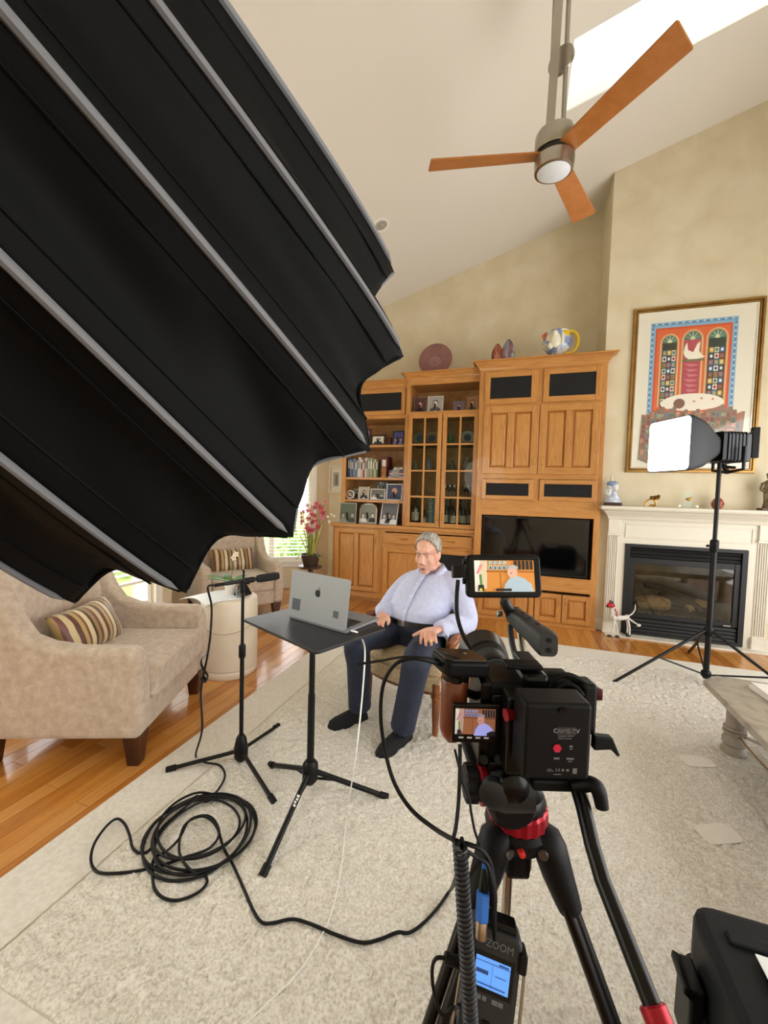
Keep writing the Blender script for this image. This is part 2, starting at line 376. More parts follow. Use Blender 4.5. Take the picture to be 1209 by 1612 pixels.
# ------------------------------------------------------------------ rug
def smooth_noise(nx, ny, k, seed):
    r = np.random.RandomState(seed); a = r.rand(ny//k+3, nx//k+3)
    xi = np.arange(nx)/k; yi = np.arange(ny)/k; x0 = xi.astype(int); y0 = yi.astype(int); fx = (xi-x0)[None, :]; fy = (yi-y0)[:, None]
    fx = fx*fx*(3-2*fx); fy = fy*fy*(3-2*fy)
    return (a[np.ix_(y0, x0)]*(1-fx)+a[np.ix_(y0, x0+1)]*fx)*(1-fy)+(a[np.ix_(y0+1, x0)]*(1-fx)+a[np.ix_(y0+1, x0+1)]*fx)*fy
def grid_mesh(name, x0, x1, y0, y1, z, st, amp, m, parent, seeds, edge=.03):
    nx = int((x1-x0)/st)+1; ny = int((y1-y0)/st)+1
    X, Y = np.meshgrid(np.linspace(x0, x1, nx), np.linspace(y0, y1, ny))
    Z = np.full_like(X, z)
    n1 = smooth_noise(nx, ny, 2, seeds); n2 = smooth_noise(nx, ny, 5, seeds+1); n3 = np.random.RandomState(seeds+2).rand(ny, nx)
    Z += amp*(.55*n1+.3*n2+.35*n3)
    e = np.minimum(np.minimum(X-x0, x1-X), np.minimum(Y-y0, y1-Y)); Z = np.where(e < edge, z-.004+(Z-z+.004)*np.clip(e/edge, 0, 1), Z)
    X = X+(smooth_noise(nx, ny, 2, seeds+5)-.5)*st*1.2; Y = Y+(smooth_noise(nx, ny, 2, seeds+6)-.5)*st*1.2
    co = np.stack([X, Y, Z], -1).reshape(-1, 3).astype(np.float32)
    i = np.arange(nx*ny).reshape(ny, nx); q = np.stack([i[:-1, :-1], i[:-1, 1:], i[1:, 1:], i[1:, :-1]], -1).reshape(-1, 4)
    me = bpy.data.meshes.new(name); me.vertices.add(len(co)); me.vertices.foreach_set('co', co.ravel()); me.loops.add(q.size); me.loops.foreach_set('vertex_index', q.ravel().astype(np.int32))
    me.polygons.add(len(q)); me.polygons.foreach_set('loop_start', (np.arange(len(q))*4).astype(np.int32)); me.update(calc_edges=True); me.validate()
    me.polygons.foreach_set('use_smooth', [True]*len(q)); me.materials.append(m)
    o = bpy.data.objects.new(name, me); COL.objects.link(o); o.parent = parent; return o
RX0, RX1, RY0, RY1 = -1.742, 2.86, .42, 4.28; BW = .275
rug = thing('area_rug', 'large cream shag rug with a flat pale border under the whole set', 'rug', (.56, 2.35, 0))
g = G()
def rl(a, b, c, d, z0=0.0, z1=.008): g.box(a-.56, b-.56, c-2.35, d-2.35, z0, z1)
rl(RX0, RX1, RY0, RY1, .0005, .006)
obj('backing', g, mat('rug_backing', 'cfc8b6', .95), rug)
RUGB = mat('rug_border', rough=.95, cols=['dad6cb', 'e7e3da'], scale=60, detail=2, bump=.25, bscale=420)
for a, b, c, d in ((RX0, RX0+BW, RY0, RY1), (RX1-BW, RX1, RY0, RY1), (RX0+BW, RX1-BW, RY0, RY0+BW), (RX0+BW, RX1-BW, RY1-BW, RY1)):
    g = G(); rl(a, b, c, d, .0055, .0105); obj('border', g, RUGB, rug, bevel=.002)
RUGP = mat('rug_pile', rough=.95, cols=['cbc4b5', 'dfdace', 'eeebe3'], scale=110, detail=3, pos=(.32, .6), bump=.5, bscale=220, sheen=.2)
p = grid_mesh('pile', RX0+BW-.56, RX1-BW-.56, RY0+BW-2.35, RY1-BW-2.35, .008, .0085, .020, RUGP, rug, 11); p['kind'] = 'stuff'
g = G()
for i, (pp, ang, sx, sy) in enumerate((((.865, 2.069), .45, .17, .10), ((.98, 2.62), .3, .16, .10))):
    M = Matrix.Translation((pp[0], pp[1], .020)) @ Matrix.Rotation(ang, 4, 'Z'); g = G(); g.prism(rrect(sx, sy, .03), .006, M)
    tag(obj('rug_patch', g, mat('pad', 'e6e2d9', .95), bevel=.004), ('pale flattened furniture dent patch on the rug near the black case', 'faint pale patch on the rug between camera and coffee table')[i], 'rug patch')

# ------------------------------------------------------------------ wall unit
CABM = [WOODV, WOODH]
def frame_rect(g, x0, x1, z0, z1, y0, y1, st, rt=None, rb=None):
    rt = rt or st; rb = rb or st
    g.m = 0; g.box(x0, x0+st, y0, y1, z0, z1); g.box(x1-st, x1, y0, y1, z0, z1)
    g.m = 1; g.box(x0+st, x1-st, y0, y1, z1-rt, z1); g.box(x0+st, x1-st, y0, y1, z0, z0+rb); g.m = 0
def raised_panel(x0, x1, z0, z1, yf, door, mm=None):
    g = G(); b = .026; e = .001
    lo = [(x0-e, yf+.018, z0-e), (x1+e, yf+.018, z0-e), (x1+e, yf+.018, z1+e), (x0-e, yf+.018, z1+e)]
    hi = [(x0+b, yf-.001, z0+b), (x1-b, yf-.001, z0+b), (x1-b, yf-.001, z1-b), (x0+b, yf-.001, z1-b)]
    g.add(lo+hi, [(0, 1, 5, 4), (1, 2, 6, 5), (2, 3, 7, 6), (3, 0, 4, 7), (4, 5, 6, 7)])
    return obj('panel', g, mm or WOODV, door)
def handle(p, door, vertical=True, m=None, ln=.07):
    g = G(); d = Vector((0, 0, 1)) if vertical else Vector((1, 0, 0)); p = Vector(p); o = Vector((0, -.026, 0))
    g.tube([p-d*ln/2+Vector((0, .004, 0)), p-d*ln/2+o, p-d*ln*.2+o*1.12, p+d*ln*.2+o*1.12, p+d*ln/2+o, p+d*ln/2+Vector((0, .004, 0))], .0045, 8, sm=3)
    g.cyl(p-d*ln/2, p-d*ln/2+o*.15, .009, .007, 10); g.cyl(p+d*ln/2, p+d*ln/2+o*.15, .009, .007, 10)
    return obj('handle', g, m or BRASS, door, smooth=True)
def door(unit, x0, x1, z0, z1, yf, npan=1, st=.06, hx=None, hz=None, knob=False, name='door'):
    g = G(); frame_rect(g, x0, x1, z0, z1, yf-.016, yf+.014, st)
    w = (x1-x0-2*st-(npan-1)*st)/npan
    for k in range(1, npan): a = x0+st+k*w+(k-1)*st; g.box(a, a+st, yf-.016, yf+.014, z0+st, z1-st)
    d = obj(name, g, CABM, unit, bevel=.005)
    for k in range(npan): a = x0+st+k*(w+st); raised_panel(a, a+w, z0+st, z1-st, yf-.006, d)
    if hx is not None: handle((hx, yf-.012, hz), d, not knob)
    return d
def cloth_panel(unit, x0, x1, z0, z1, yf, st=.055, rt=None, rb=None):
    g = G(); frame_rect(g, x0, x1, z0, z1, yf-.012, yf+.014, st, rt, rb)
    d = obj('speaker_panel', g, CABM, unit, bevel=.005)
    g = G(); g.box(x0+st-.004, x1-st+.004, yf-.004, yf+.004, z0+(rb or st)-.004, z1-(rt or st)+.004); obj('speaker_cloth', g, BLACKF, d); return d
def crown(unit, x0, x1, yf, yback, z0, h, out, left=True, right=True):
    prof = [(0, 0), (.10, .12), (.16, .30), (.42, .55), (.62, .72), (.70, .84), (1., .88), (1., 1.)]
    g = G(); g.m = 0
    rings = []
    for o, z in prof:
        o *= out; a = x0-(o if left else 0); b = x1+(o if right else 0)
        rings.append([Vector((a, yback, z0+z*h)), Vector((a, yf-o, z0+z*h)), Vector((b, yf-o, z0+z*h)), Vector((b, yback, z0+z*h))])
    g.loft(rings); return obj('crown_moulding', g, WOODH, unit)
# tower with the television
YR = 4.90
tv_u = thing('media_tower', 'tall right-hand oak tower of the wall unit, with television niche', 'cabinet', (.155, YR, 0))
def local(root, x, y): return x, y
OX, OY = .155, YR
def U(root, ox, oy):   # returns a G whose transform makes world plan coords local to the unit root
    g = G(); g.T = Matrix.Translation((-ox, -oy, 0)); return g
class Unit:
    """author a unit in room coordinates, store it relative to its base point"""
    def __init__(s, root): s.root = root; s.iv = ROOTM[root].inverted()
def shift_children(root):
    iv = ROOTM[root].inverted(); done = set()
    def go(o):
        for c in o.children:
            if c.data is not None and c.data.name not in done and c.type == 'MESH':
                c.data.transform(iv); done.add(c.data.name)
            go(c)
    go(root)
x0, x1 = -.507, .821
g = G(); yb = YW-.004
g.m = 0; g.box(x0, x0+.02, YR+.02, yb, .0, 2.90); g.box(x1-.02, x1, YR+.02, yb, 0, 2.90)
g.m = 1; g.box(x0+.02, x1-.02, YR+.02, yb, 2.88, 2.90); g.box(x0+.02, x1-.02, YR+.02, yb, .40, .42); g.box(x0+.02, x1-.02, YR+.02, yb, 1.31, 1.33); g.box(x0+.02, x1-.02, YR+.02, yb, .02, .04); g.box(x0+.02, x1-.02, YR+.02, yb, 1.66, 1.68); g.box(x0+.02, x1-.02, YR+.02, yb, 2.49, 2.51)
obj('carcass', g, [WOODV, WOODH], tv_u)
g = G(); g.box(x0+.02, x1-.02, yb-.012, yb, .02, 2.9); obj('back_panel', g, WOODIN, tv_u)
g = G(); g.m = 0; g.box(x0, -.43, YR, YR+.02, 0, 2.9); g.box(.76, x1, YR, YR+.02, 0, 2.9); g.box(.115, .185, YR+.001, YR+.021, 1.38, 2.9)
g.m = 1
for za, zb in ((2.86, 2.9), (2.475, 2.52), (1.655, 1.72), (1.232, 1.425), (.40, .56), (0, .055)): g.box(-.43, .76, YR, YR+.02, za, zb)
obj('face_frame', g, CABM, tv_u)
crown(tv_u, x0, x1, YR, yb, 2.895, .11, .085)
cloth_panel(tv_u, -.45, .12, 2.512, 2.878, YR-.006, .062); cloth_panel(tv_u, .185, .772, 2.512, 2.878, YR-.006, .062)
door(tv_u, -.445, .156, 1.71, 2.488, YR-.006, 2, .078, .125, 1.86); door(tv_u, .164, .772, 1.71, 2.488, YR-.006, 2, .078, .205, 1.86)
cloth_panel(tv_u, -.443, .124, 1.415, 1.65, YR-.006, .048); cloth_panel(tv_u, .192, .772, 1.415, 1.65, YR-.006, .048)
for a, b, hx in ((-.44, -.105, -.14), (-.095, .185, -.06), (.195, .474, .44), (.482, .776, .516)): door(tv_u, a, b, .052, .372, YR-.006, 1, .055, hx, .30)
g = G(); g.box(x0-.01, x1+.01, YR-.012, YR+.02, 0, .035); obj('plinth', g, WOODH, tv_u, bevel=.004)
shift_children(tv_u)
tv = thing('television', 'flat black television set into the oak tower niche', 'television', (.155, 4.97, .562))
g = G(); g.T = Matrix.Translation((0, 0, .331)) @ Matrix.Rotation(PI/2, 4, 'X'); g.prism(rrect(1.14, .652, .008), .035); obj('body', g, mat('tv_plastic', '0b0b0d', .35), tv, bevel=.003)
g = G(); g.box(-.555, .555, -.038, -.0352, .02, .64); obj('screen', g, mat('tv_screen', '040406', .06, spec=.6), tv)
g = G(); g.box(-.3, .3, -.03, .1, -.0, .003); obj('stand_foot', g, mat('tv_plastic'), tv)
# display hutch with glass doors
YM = 5.0
hx0, hx1 = -1.42, -.509
mu = thing('display_hutch', 'oak display hutch with two glazed doors and open photo shelf', 'cabinet', (-.965, YM, 1.035))
g = G(); g.m = 0; g.box(hx0, hx0+.02, YM+.02, yb, 1.035, 2.89); g.box(hx1-.02, hx1, YM+.02, yb, 1.035, 2.89)
g.m = 1; g.box(hx0+.02, hx1-.02, YM+.02, yb, 2.85, 2.89); g.box(hx0+.02, hx1-.02, YM+.005, yb, 2.45, 2.482); g.box(hx0+.02, hx1-.02, YM+.02, yb, 1.036, 1.055)
obj('carcass', g, CABM, mu)
g = G(); g.box(hx0+.02, hx1-.02, yb-.012, yb, 1.05, 2.86); obj('back_panel', g, WOODIN, mu)
g = G(); g.m = 0; g.box(hx0, -1.375, YM, YM+.02, 1.035, 2.89); g.box(-.522, hx1, YM, YM+.02, 1.035, 2.89); g.m = 1; g.box(-1.375, -.522, YM, YM+.02, 2.815, 2.89); g.box(-1.375, -.522, YM, YM+.02, 2.44, 2.484); g.box(-1.375, -.522, YM, YM+.02, 1.036, 1.05)
obj('face_frame', g, CABM, mu)
crown(mu, hx0, hx1, YM, yb, 2.88, .085, .07, True, False)
CABG = pane_mat('cabinet_glass', 'e9ebe6', .012)
for a, b, hx in ((-1.385, -.957, -.985), (-.945, -.517, -.918)):
    g = G(); frame_rect(g, a, b, 1.04, 2.45, YM-.02, YM+.002, .052)
    d = obj('door', g, CABM, mu, bevel=.004)
    m_ = (a+b)/2; g = G(); g.box(m_-.011, m_+.011, YM-.018, YM-.002, 1.09, 2.4); obj('muntin', g, WOODV, d)
    zs = [1.092+(2.398-1.092)*k/4 for k in range(5)]
    for z in zs[1:4]: g = G(); g.box(a+.05, b-.05, YM-.017, YM-.003, z-.011, z+.011); obj('muntin', g, WOODH, d)
    for k in range(4):
        for xa, xb in ((a+.052, m_-.011), (m_+.011, b-.052)):
            g = G(); g.box(xa, xb, YM-.010, YM-.007, zs[k]+.010, zs[k+1]-.010); obj('pane', g, CABG, d)
    handle((hx, YM-.02, 1.17), d)
for z in (2.10, 1.77, 1.41):
    g = G(); g.box(hx0+.025, hx1-.025, YM+.05, yb-.02, z-.012, z); obj('glass_shelf', g, pane_mat('shelf_glass', 'd0ddd6', .06), mu)
shift_children(mu)
# open shelf hutch
YL = 5.05
lx0, lx1 = -2.325, -1.421
lu = thing('open_shelf_hutch', 'left oak hutch of open shelves with black cloth panel on top', 'cabinet', (-1.87, YL, 1.035))
g = G(); g.m = 0; g.box(lx0, lx0+.022, YL+.02, yb, 1.035, 2.83); g.box(lx1-.022, lx1, YL+.02, yb, 1.035, 2.83)
g.m = 1; g.box(lx0+.02, lx1-.02, YL+.02, yb, 2.80, 2.83); g.box(lx0+.02, lx1-.02, YL+.02, yb, 2.42, 2.45)
obj('carcass', g, CABM, lu)
g = G(); g.box(lx0+.02, lx1-.02, yb-.012, yb, 1.036, 2.83); obj('back_panel', g, WOODIN, lu)
g = G(); g.m = 0; g.box(lx0, lx0+.06, YL, YL+.02, 1.035, 2.83); g.box(lx1-.03, lx1, YL, YL+.02, 1.035, 2.83); g.m = 1; g.box(lx0+.06, lx1-.03, YL, YL+.02, 2.79, 2.83); g.box(lx0+.06, lx1-.03, YL, YL+.02, 2.42, 2.475)
obj('face_frame', g, CABM, lu)
crown(lu, lx0, lx1, YL, yb, 2.82, .085, .07, True, False)
cloth_panel(lu, lx0+.05, lx1-.03, 2.47, 2.80, YL-.006, .052)
SH = (2.085, 1.655, 1.355)
for z in SH:
    g = G(); g.box(lx0+.023, lx1-.023, YL+.012, yb-.013, z-.032, z); obj('shelf', g, WOODH, lu, bevel=.003)
shift_children(lu)
# base cabinets and worktop
YBASE = 5.0
def base_unit(x0, x1, label):
    u = thing('base_cabinet', label, 'cabinet', ((x0+x1)/2, YBASE, 0), 0, 'oak base cabinets under the worktop')
    g = G(); g.m = 0; g.box(x0, x0+.02, YBASE+.02, yb, .07, .985); g.box(x1-.02, x1, YBASE+.02, yb, .07, .985); g.m = 1; g.box(x0+.02, x1-.02, YBASE+.02, yb, .07, .10); g.box(x0+.02, x1-.02, yb-.012, yb, .1, .985)
    obj('carcass', g, CABM, u)
    g = G(); frame_rect(g, x0, x1, .07, .985, YBASE, YBASE+.02, .05, .03, .06); g.m = 1; g.box(x0+.05, x1-.05, YBASE, YBASE+.02, .75, .81); obj('face_frame', g, CABM, u)
    g = G(); g.box(x0, x1, YBASE+.05, YBASE+.07, 0, .075); obj('toe_kick', g, WOODH, u)
    g = G(); g.box(x0, x1, YBASE-.012, YBASE+.0, .055, .11); obj('base_moulding', g, WOODH, u, bevel=.005)
    return u
u = base_unit(-2.41, -1.713, 'leftmost oak base cabinet with one twin-panel door, beside the orchid')
door(u, -2.375, -1.745, .14, .968, YBASE-.006, 2, .06, -1.775, .83); shift_children(u)
u = base_unit(-1.711, -1.10, 'oak base cabinet with drawer behind the seated man')
def drawer(u, x0, x1, z0, z1):
    g = G(); g.box(x0, x1, YBASE-.022, YBASE+.01, z0, z1); d = obj('drawer', g, WOODH, u, bevel=.008)
    g = G(); g.box(x0+.035, x1-.035, YBASE-.026, YBASE-.021, z0+.035, z1-.035); obj('panel', g, WOODH, d, bevel=.003)
    handle(((x0+x1)/2, YBASE-.024, (z0+z1)/2), d, False, ln=.09)
drawer(u, -1.68, -1.13, .80, .94); door(u, -1.68, -1.13, .14, .755, YBASE-.006, 1, .065, -1.16, .66); shift_children(u)
u = base_unit(-1.098, -.509, 'oak base cabinet with drawer and black cloth front right of the seated man')
drawer(u, -1.06, -.54, .80, .94); cloth_panel(u, -1.06, -.54, .14, .755, YBASE-.006, .045); shift_children(u)
g = G(); g.box(-2.44, -.509, YBASE-.035, yb, .987, 1.033)
tag(obj('worktop', g, WOODH, bevel=.008), 'long oak worktop lying across the base cabinets', 'worktop')

# ------------------------------------------------------------------ fireplace
YF = 4.90
fs = thing('fireplace_surround', 'cream painted mantelpiece with fluted pilasters around the fireplace', 'mantelpiece', (1.61, YF, 0))
yk = YB-.003
def pilaster(xa, xb):
    g = G(); g.box(xa, xb, YF+.012, yk, .12, 1.25); w = (xb-xa)
    p = obj('pilaster', g, MANTW, fs)
    n = 5
    for k in range(n):
        a = xa+.012+(w-.024)*k/n; g = G(); g.box(a+.003, a+(w-.024)/n-.003, YF, YF+.014, .14, 1.06); obj('flute', g, MANTW, p, bevel=.004)
    g = G(); g.box(xa, xb, YF-.002, YF+.014, 1.09, 1.25); obj('capital_block', g, MANTW, p, bevel=.004)
    g = G(); g.box(xa-.008, xb+.008, YF-.01, YF+.014, 1.065, 1.09); obj('capital_band', g, MANTW, p, bevel=.004)
    g = G(); g.box(xa-.012, xb+.012, YF-.016, yk, 0, .118); g.box(xa-.006, xb+.006, YF-.008, yk, .118, .13); obj('plinth', g, MANTW, p, bevel=.005)
pilaster(.906, 1.02); pilaster(2.215, 2.33)
g = G(); g.box(1.02, 2.215, YF+.02, yk, .985, 1.25); g.box(1.02, 1.078, YF+.02, yk, 0, .985); g.box(2.146, 2.215, YF+.02, yk, 0, .985); obj('header', g, MANTW, fs)
g = G(); frame_rect(g, 1.07, 2.18, 1.045, 1.20, YF+.012, YF+.022, .014); obj('header_moulding', g, MANTW, fs, bevel=.003)
prof = [(0, 1.235), (.012, 1.25), (.02, 1.27), (.045, 1.295), (.075, 1.318), (.085, 1.33), (.10, 1.336), (.125, 1.345), (.135, 1.36), (.13, 1.378), (.12, 1.384)]
g = G(); rings = []
for o, z in prof: rings.append([Vector((.906-o*.75, yk, z)), Vector((.906-o*.75, YF-o, z)), Vector((2.33+o*.75, YF-o, z)), Vector((2.33+o*.75, yk, z))])
g.loft(rings); obj('mantel_shelf', g, MANTW, fs)
shift_children(fs)
ins = thing('gas_fireplace', 'black gas fireplace insert with louvres and glass front', 'fireplace', (1.61, YF+.02, .0))
BLK = mat('black_iron', '1b1b1c', .45, .3)
a, b, z0, z1 = 1.08, 2.144, .02, .982
g = G(); frame_rect(g, a, b, z0, z1, YF+.004, YF+.06, .045, .03, .03); obj('frame', g, BLK, ins)
for k in range(3): g = G(); z = .938-k*.037; g.add([(a+.05, YF+.014, z-.014), (b-.05, YF+.014, z-.014), (b-.05, YF+.03, z+.010), (a+.05, YF+.03, z+.010), (a+.05, YF+.022, z-.016), (b-.05, YF+.022, z-.016), (b-.05, YF+.038, z+.008), (a+.05, YF+.038, z+.008)], [(0,3,2,1),(4,5,6,7),(0,1,5,4),(1,2,6,5),(2,3,7,6),(3,0,4,7)]); obj('louvre', g, BLK, ins)
for k in range(4): g = G(); z = .175-k*.036; g.add([(a+.05, YF+.014, z-.014), (b-.05, YF+.014, z-.014), (b-.05, YF+.03, z+.010), (a+.05, YF+.03, z+.010), (a+.05, YF+.022, z-.016), (b-.05, YF+.022, z-.016), (b-.05, YF+.038, z+.008), (a+.05, YF+.038, z+.008)], [(0,3,2,1),(4,5,6,7),(0,1,5,4),(1,2,6,5),(2,3,7,6),(3,0,4,7)]); obj('louvre', g, BLK, ins)
for za, zb in ((.05, .21), (.83, .952)): g = G(); g.box(a+.045, b-.045, YF+.04, YF+.055, za, zb); obj('louvre_backing', g, mat('louvre_black', '0a0a0a', .9), ins)  # plain matte black sheets behind the louvres
g = G(); frame_rect(g, a+.045, b-.045, .20, .84, YF+.02, YF+.05, .05, .06, .045); obj('glass_frame', g, BLK, ins, bevel=.004)
g = G(); g.box(a+.09, b-.09, YF+.033, YF+.037, .24, .785); obj('glass', g, pane_mat('fire_glass', 'dcd8cc', .05), ins)
g = G(); fx0, fx1, fy0, fy1 = a+.05, b-.05, YF+.05, YW+.05
g.box(fx0, fx1, fy0, fy1, .20, .22); g.box(fx0, fx1, fy1-.02, fy1, .22, .83); g.box(fx0, fx0+.02, fy0, fy1, .22, .83); g.box(fx1-.02, fx1, fy0, fy1, .22, .83); g.box(fx0, fx1, fy0, fy1, .81, .83)
obj('firebox', g, mat('firebrick', rough=.9, cols=['a09278', 'bcae92'], scale=8), ins)
LOGM = [mat('log_%d' % i, rough=.9, cols=c, scale=10, stretch=(2, 6, 6), bump=.5) for i, c in enumerate((['a08a6c', 'c7b08c'], ['3c342c', '6b5a48']))]
for pts, r, mi in (([(1.27, 5.12, .31), (1.4, 5.10, .34), (1.56, 5.11, .33)], .075, 0), ([(1.5, 5.2, .36), (1.66, 5.18, .38), (1.83, 5.2, .34)], .085, 1), ([(1.35, 5.25, .50), (1.55, 5.2, .48), (1.75, 5.12, .38), (1.86, 5.08, .30)], .035, 1), ([(1.72, 5.1, .30), (1.85, 5.16, .36), (1.98, 5.2, .33)], .05, 0)):
    g = G(); g.tube(pts, [r*.85, r, r*1.05, r*.8], 10, sm=4); obj('log', g, LOGM[mi], ins, smooth=True)
g = G(); g.box(1.25, 2.0, 5.0, 5.3, .22, .245); obj('ember_bed', g, mat('embers', rough=.95, cols=['4a443d', '9a9184'], scale=40, bump=.8), ins)
g = G(); g.box(1.98, 2.04, YF+.012, YF+.02, .207, .217); obj('badge', g, STEEL, ins)
shift_children(ins)
g = G()
hm = mat('hearth_tile', rough=.3, cols=['d8d2c2', 'e8e3d6'], scale=4)
h = thing('hearth', 'pale stone hearth slab on the floor before the fireplace', 'hearth', (1.61, 4.86, 0))
for k in range(3):
    g = G(); xa = -.70+k*.475; g.box(xa+.001, xa+.474, -.075, .085, .0005, .014); obj('tile', g, hm, h, bevel=.002)
# ------------------------------------------------------------------ big softbox
BLKCLOTH = mat('softbox_cloth', rough=.7, cols=['050606', '090a0b'], scale=3, bump=.12, bscale=9, spec=.12)
PIPING = mat('grey_piping', '6c6e71', .6)
DIFF = mat('diffuser_glow', 'fff6ea', .8, emit=2.2)
SBC = Vector((-.8479, .7599, 1.7802)); SR = .6; SD = 1.2654; SK = 1.1924
sn = Vector((-.1904, .9279, -.3206)).normalized(); sa = sn.cross(Vector((0, 0, 1))).normalized(); sb = sa.cross(sn)
PH0 = .3419; DTH = 2*PI/16
SH0 = .93   # speed ring reached here
def sbp(th, s, off=0.):
    r = SR*(1-s**SK)+off; return SBC+(sa*math.cos(th)+sb*math.sin(th))*r-sn*(SD*s)
sbx = thing('parabolic_softbox', 'huge black parabolic softbox with grey piping looming over the left', 'softbox', (SBC-sn*SD)*1.0)
def sagprof(u):
    e = min(u, 1-u); a = .012*min(1, e/.20); b = max(0, (e-.20)/.30); return a+.016*math.sin(b*PI/2)
ns, nu = 34, 16
rr = np.random.RandomState(3)
for i in range(16):
    th0 = PH0-i*DTH; g = G(); vs = []; fs = []
    ph = rr.rand()*6; ph2 = rr.rand()*6
    for j in range(ns+1):
        for k in range(nu+1):
            u = k/nu; edge = .034*math.sin(PI*u)**.75; s = edge+(SH0-edge)*(j/ns)**1.15
            sc = (1-s)**.8; w = sagprof(u)*sc*1.5
            e = min(u, 1-u)
            if e > .22: w += .006*sc*math.sin(9*u+ph+s*22+2*math.sin(s*9+ph2))*min(1, (e-.22)/.1)*math.exp(-s*1.5)+.004*sc*math.sin(31*s+7*u+ph2)
            if s < .16: w += .012*(1-s/.16)*math.sin(PI*u)
            vs.append(sbp(th0-DTH*u, s, -w))
    for j in range(ns):
        for k in range(nu):
            a = j*(nu+1)+k; fs.append((a, a+1, a+nu+2, a+nu+1))
    g.add(vs, fs)
    p = obj('cloth_panel', g, BLKCLOTH, sbx, world=True, smooth='all', rec=False)
    so = p.modifiers.new('thick', 'SOLIDIFY'); so.thickness = .003; so.offset = 0
    # hem under the scalloped edge
    g = G(); g.tube([sbp(th0-DTH*u, .034*math.sin(PI*u)**.75, -sagprof(u)*1.5-.012*math.sin(PI*u)) for u in np.linspace(.03, .97, 14)], .004, 6); obj('hem', g, PIPING if i in (0, 2, 12) else BLKCLOTH, p, world=True, smooth=True)
    for us in (.2, .8):
        g = G(); g.tube([sbp(th0-DTH*us, s, -sagprof(us)*(1-s)**.8*1.5+.0015) for s in np.linspace(.03, .88, 30)], .0022, 5); obj('seam', g, BLKCLOTH, p, world=True)
    g = G(); tip = sbp(th0, 0); 
    g.tube([sbp(th0, s, .003) for s in np.linspace(-.004, SH0, 40)], .0062, 8); obj('rib_piping', g, PIPING, sbx, world=True, smooth=True)
g = G(); inner = [sbp(PH0-k*DTH/2, .16, -.075 if k % 2 else -.05) for k in range(32)]; cc = SBC-sn*SD*.16
g.add([cc]+inner, [(0, 1+k, 1+(k+1) % 32) for k in range(32)]); obj('diffuser', g, DIFF, sbx, world=True)
hub = SBC-sn*SD*SH0
g = G(); g.lathe([(.02, -.16), (.055, -.15), (.055, -.02), (.065, -.015), (.065, .01), (.05, .02)], 20, hub, sn); obj('speed_ring', g, mat('black_metal', '0b0c0d', .4, 0., spec=.3), sbx, world=True, smooth=True)
ls = thing('light_stand', 'black stand carrying the huge softbox behind the camera', 'light stand', (hub.x, hub.y-.12, 0))
BM = mat('black_metal')
g = G(); g.cyl((0, 0, .02), (0, 0, hub.z-.03), .016, .012, 12); obj('column', g, BM, ls)
for k in range(3): a = k*2*PI/3+.3; g = G(); g.tube([(0, 0, .5), (.45*math.cos(a), .45*math.sin(a), .015)], .011, 8); obj('leg', g, BM, ls)

# ------------------------------------------------------------------ ceiling fan
fan = thing('ceiling_fan', 'brushed nickel ceiling fan with three cherry wood blades and lit dome', 'ceiling fan', (.105, 2.659, 3.448))
fn = Vector((.0219, -.06, 1)).normalized(); fa = Vector((0, 1, 0)).cross(fn).normalized(); fb = fn.cross(fa)
NICK = mat('brushed_nickel', rough=.3, metal=1., cols=['a39d93', 'b3ada2'], scale=3)
g = G(); g.lathe([(.085, -.075), (.108, -.07), (.112, -.03), (.112, -.002)], 32, (0, 0, 0), fn); obj('light_kit_ring', g, NICK, fan, smooth=True)
g = G(); g.lathe([(.0, -.098), (.045, -.095), (.075, -.086), (.092, -.076), (.094, -.06)], 32, (0, 0, 0), fn); obj('light_dome', g, mat('dome_glow', 'cdd0d3', .4, emit=.03), fan, smooth=True)
g = G(); g.lathe([(.112, .03), (.115, .035), (.115, .12), (.108, .135), (.05, .14)], 32, (0, 0, 0), fn); obj('motor_housing', g, NICK, fan, smooth=True)
g = G(); g.lathe([(.10, -.004), (.10, .032)], 24, (0, 0, 0), fn); obj('blade_hub', g, mat('hub_dark', '3a3530', .5, .6), fan, smooth=True)
CHERRY = mat('cherry_blade', rough=.35, cols=['a5662f', 'b0703a'], scale=5, stretch=(3, 3, 3), dist=.6)
for k in range(3):
    th = -.8603+[0, 2.0944, -2.0944][k]; d = fa*math.cos(th)+fb*math.sin(th); s = fn.cross(d); tw = math.radians(-13)
    s2 = s*math.cos(tw)+fn*math.sin(tw); n2 = d.cross(s2)
    M = basis(fn*.012, d, s2, n2); g = G()
    g.prism([(.08, -.052), (.74, -.082), (.745, -.07), (.725, .062), (.72, .07), (.08, .058)], .009, M); obj('blade', g, CHERRY, fan, bevel=.003)
top = cz(.105)-3.448
axd = Vector((.02, -.0, 1)).normalized()
g = G(); 
for k in range(4):
    a = PI/4+k*PI/2; o = fa*math.cos(a)*.05+fb*math.sin(a)*.05; g = G(); g.cyl(o+fn*.13, o+Vector((0, 0, top-.06)), .0135 if k % 2 else .009, n=12); obj('down_rod', g, NICK, fan, smooth=True)
g = G(); M = basis(fn*.135-fb*.052, fa, fn, -fb); g.prism([(-.062, -.11), (-.014, -.11), (-.012, .9), (-.056, .9)], .006, M); obj('stem_plate', g, NICK, fan)
g = G(); M = basis(fn*.13+fb*.0-fa*.006, fa, fn, -fb)
for z in (.52, .93):
    g = G(); g.lathe([(.07, -.012), (.074, -.008), (.074, .008), (.07, .012)], 24, fn*z, (fa*.45+fb*.9)); obj('spacer_disc', g, NICK, fan, smooth=True)
g = G(); g.lathe([(.09, top-.06), (.1, top-.05), (.1, top+.02)], 24); obj('canopy', g, NICK, fan, smooth=True)
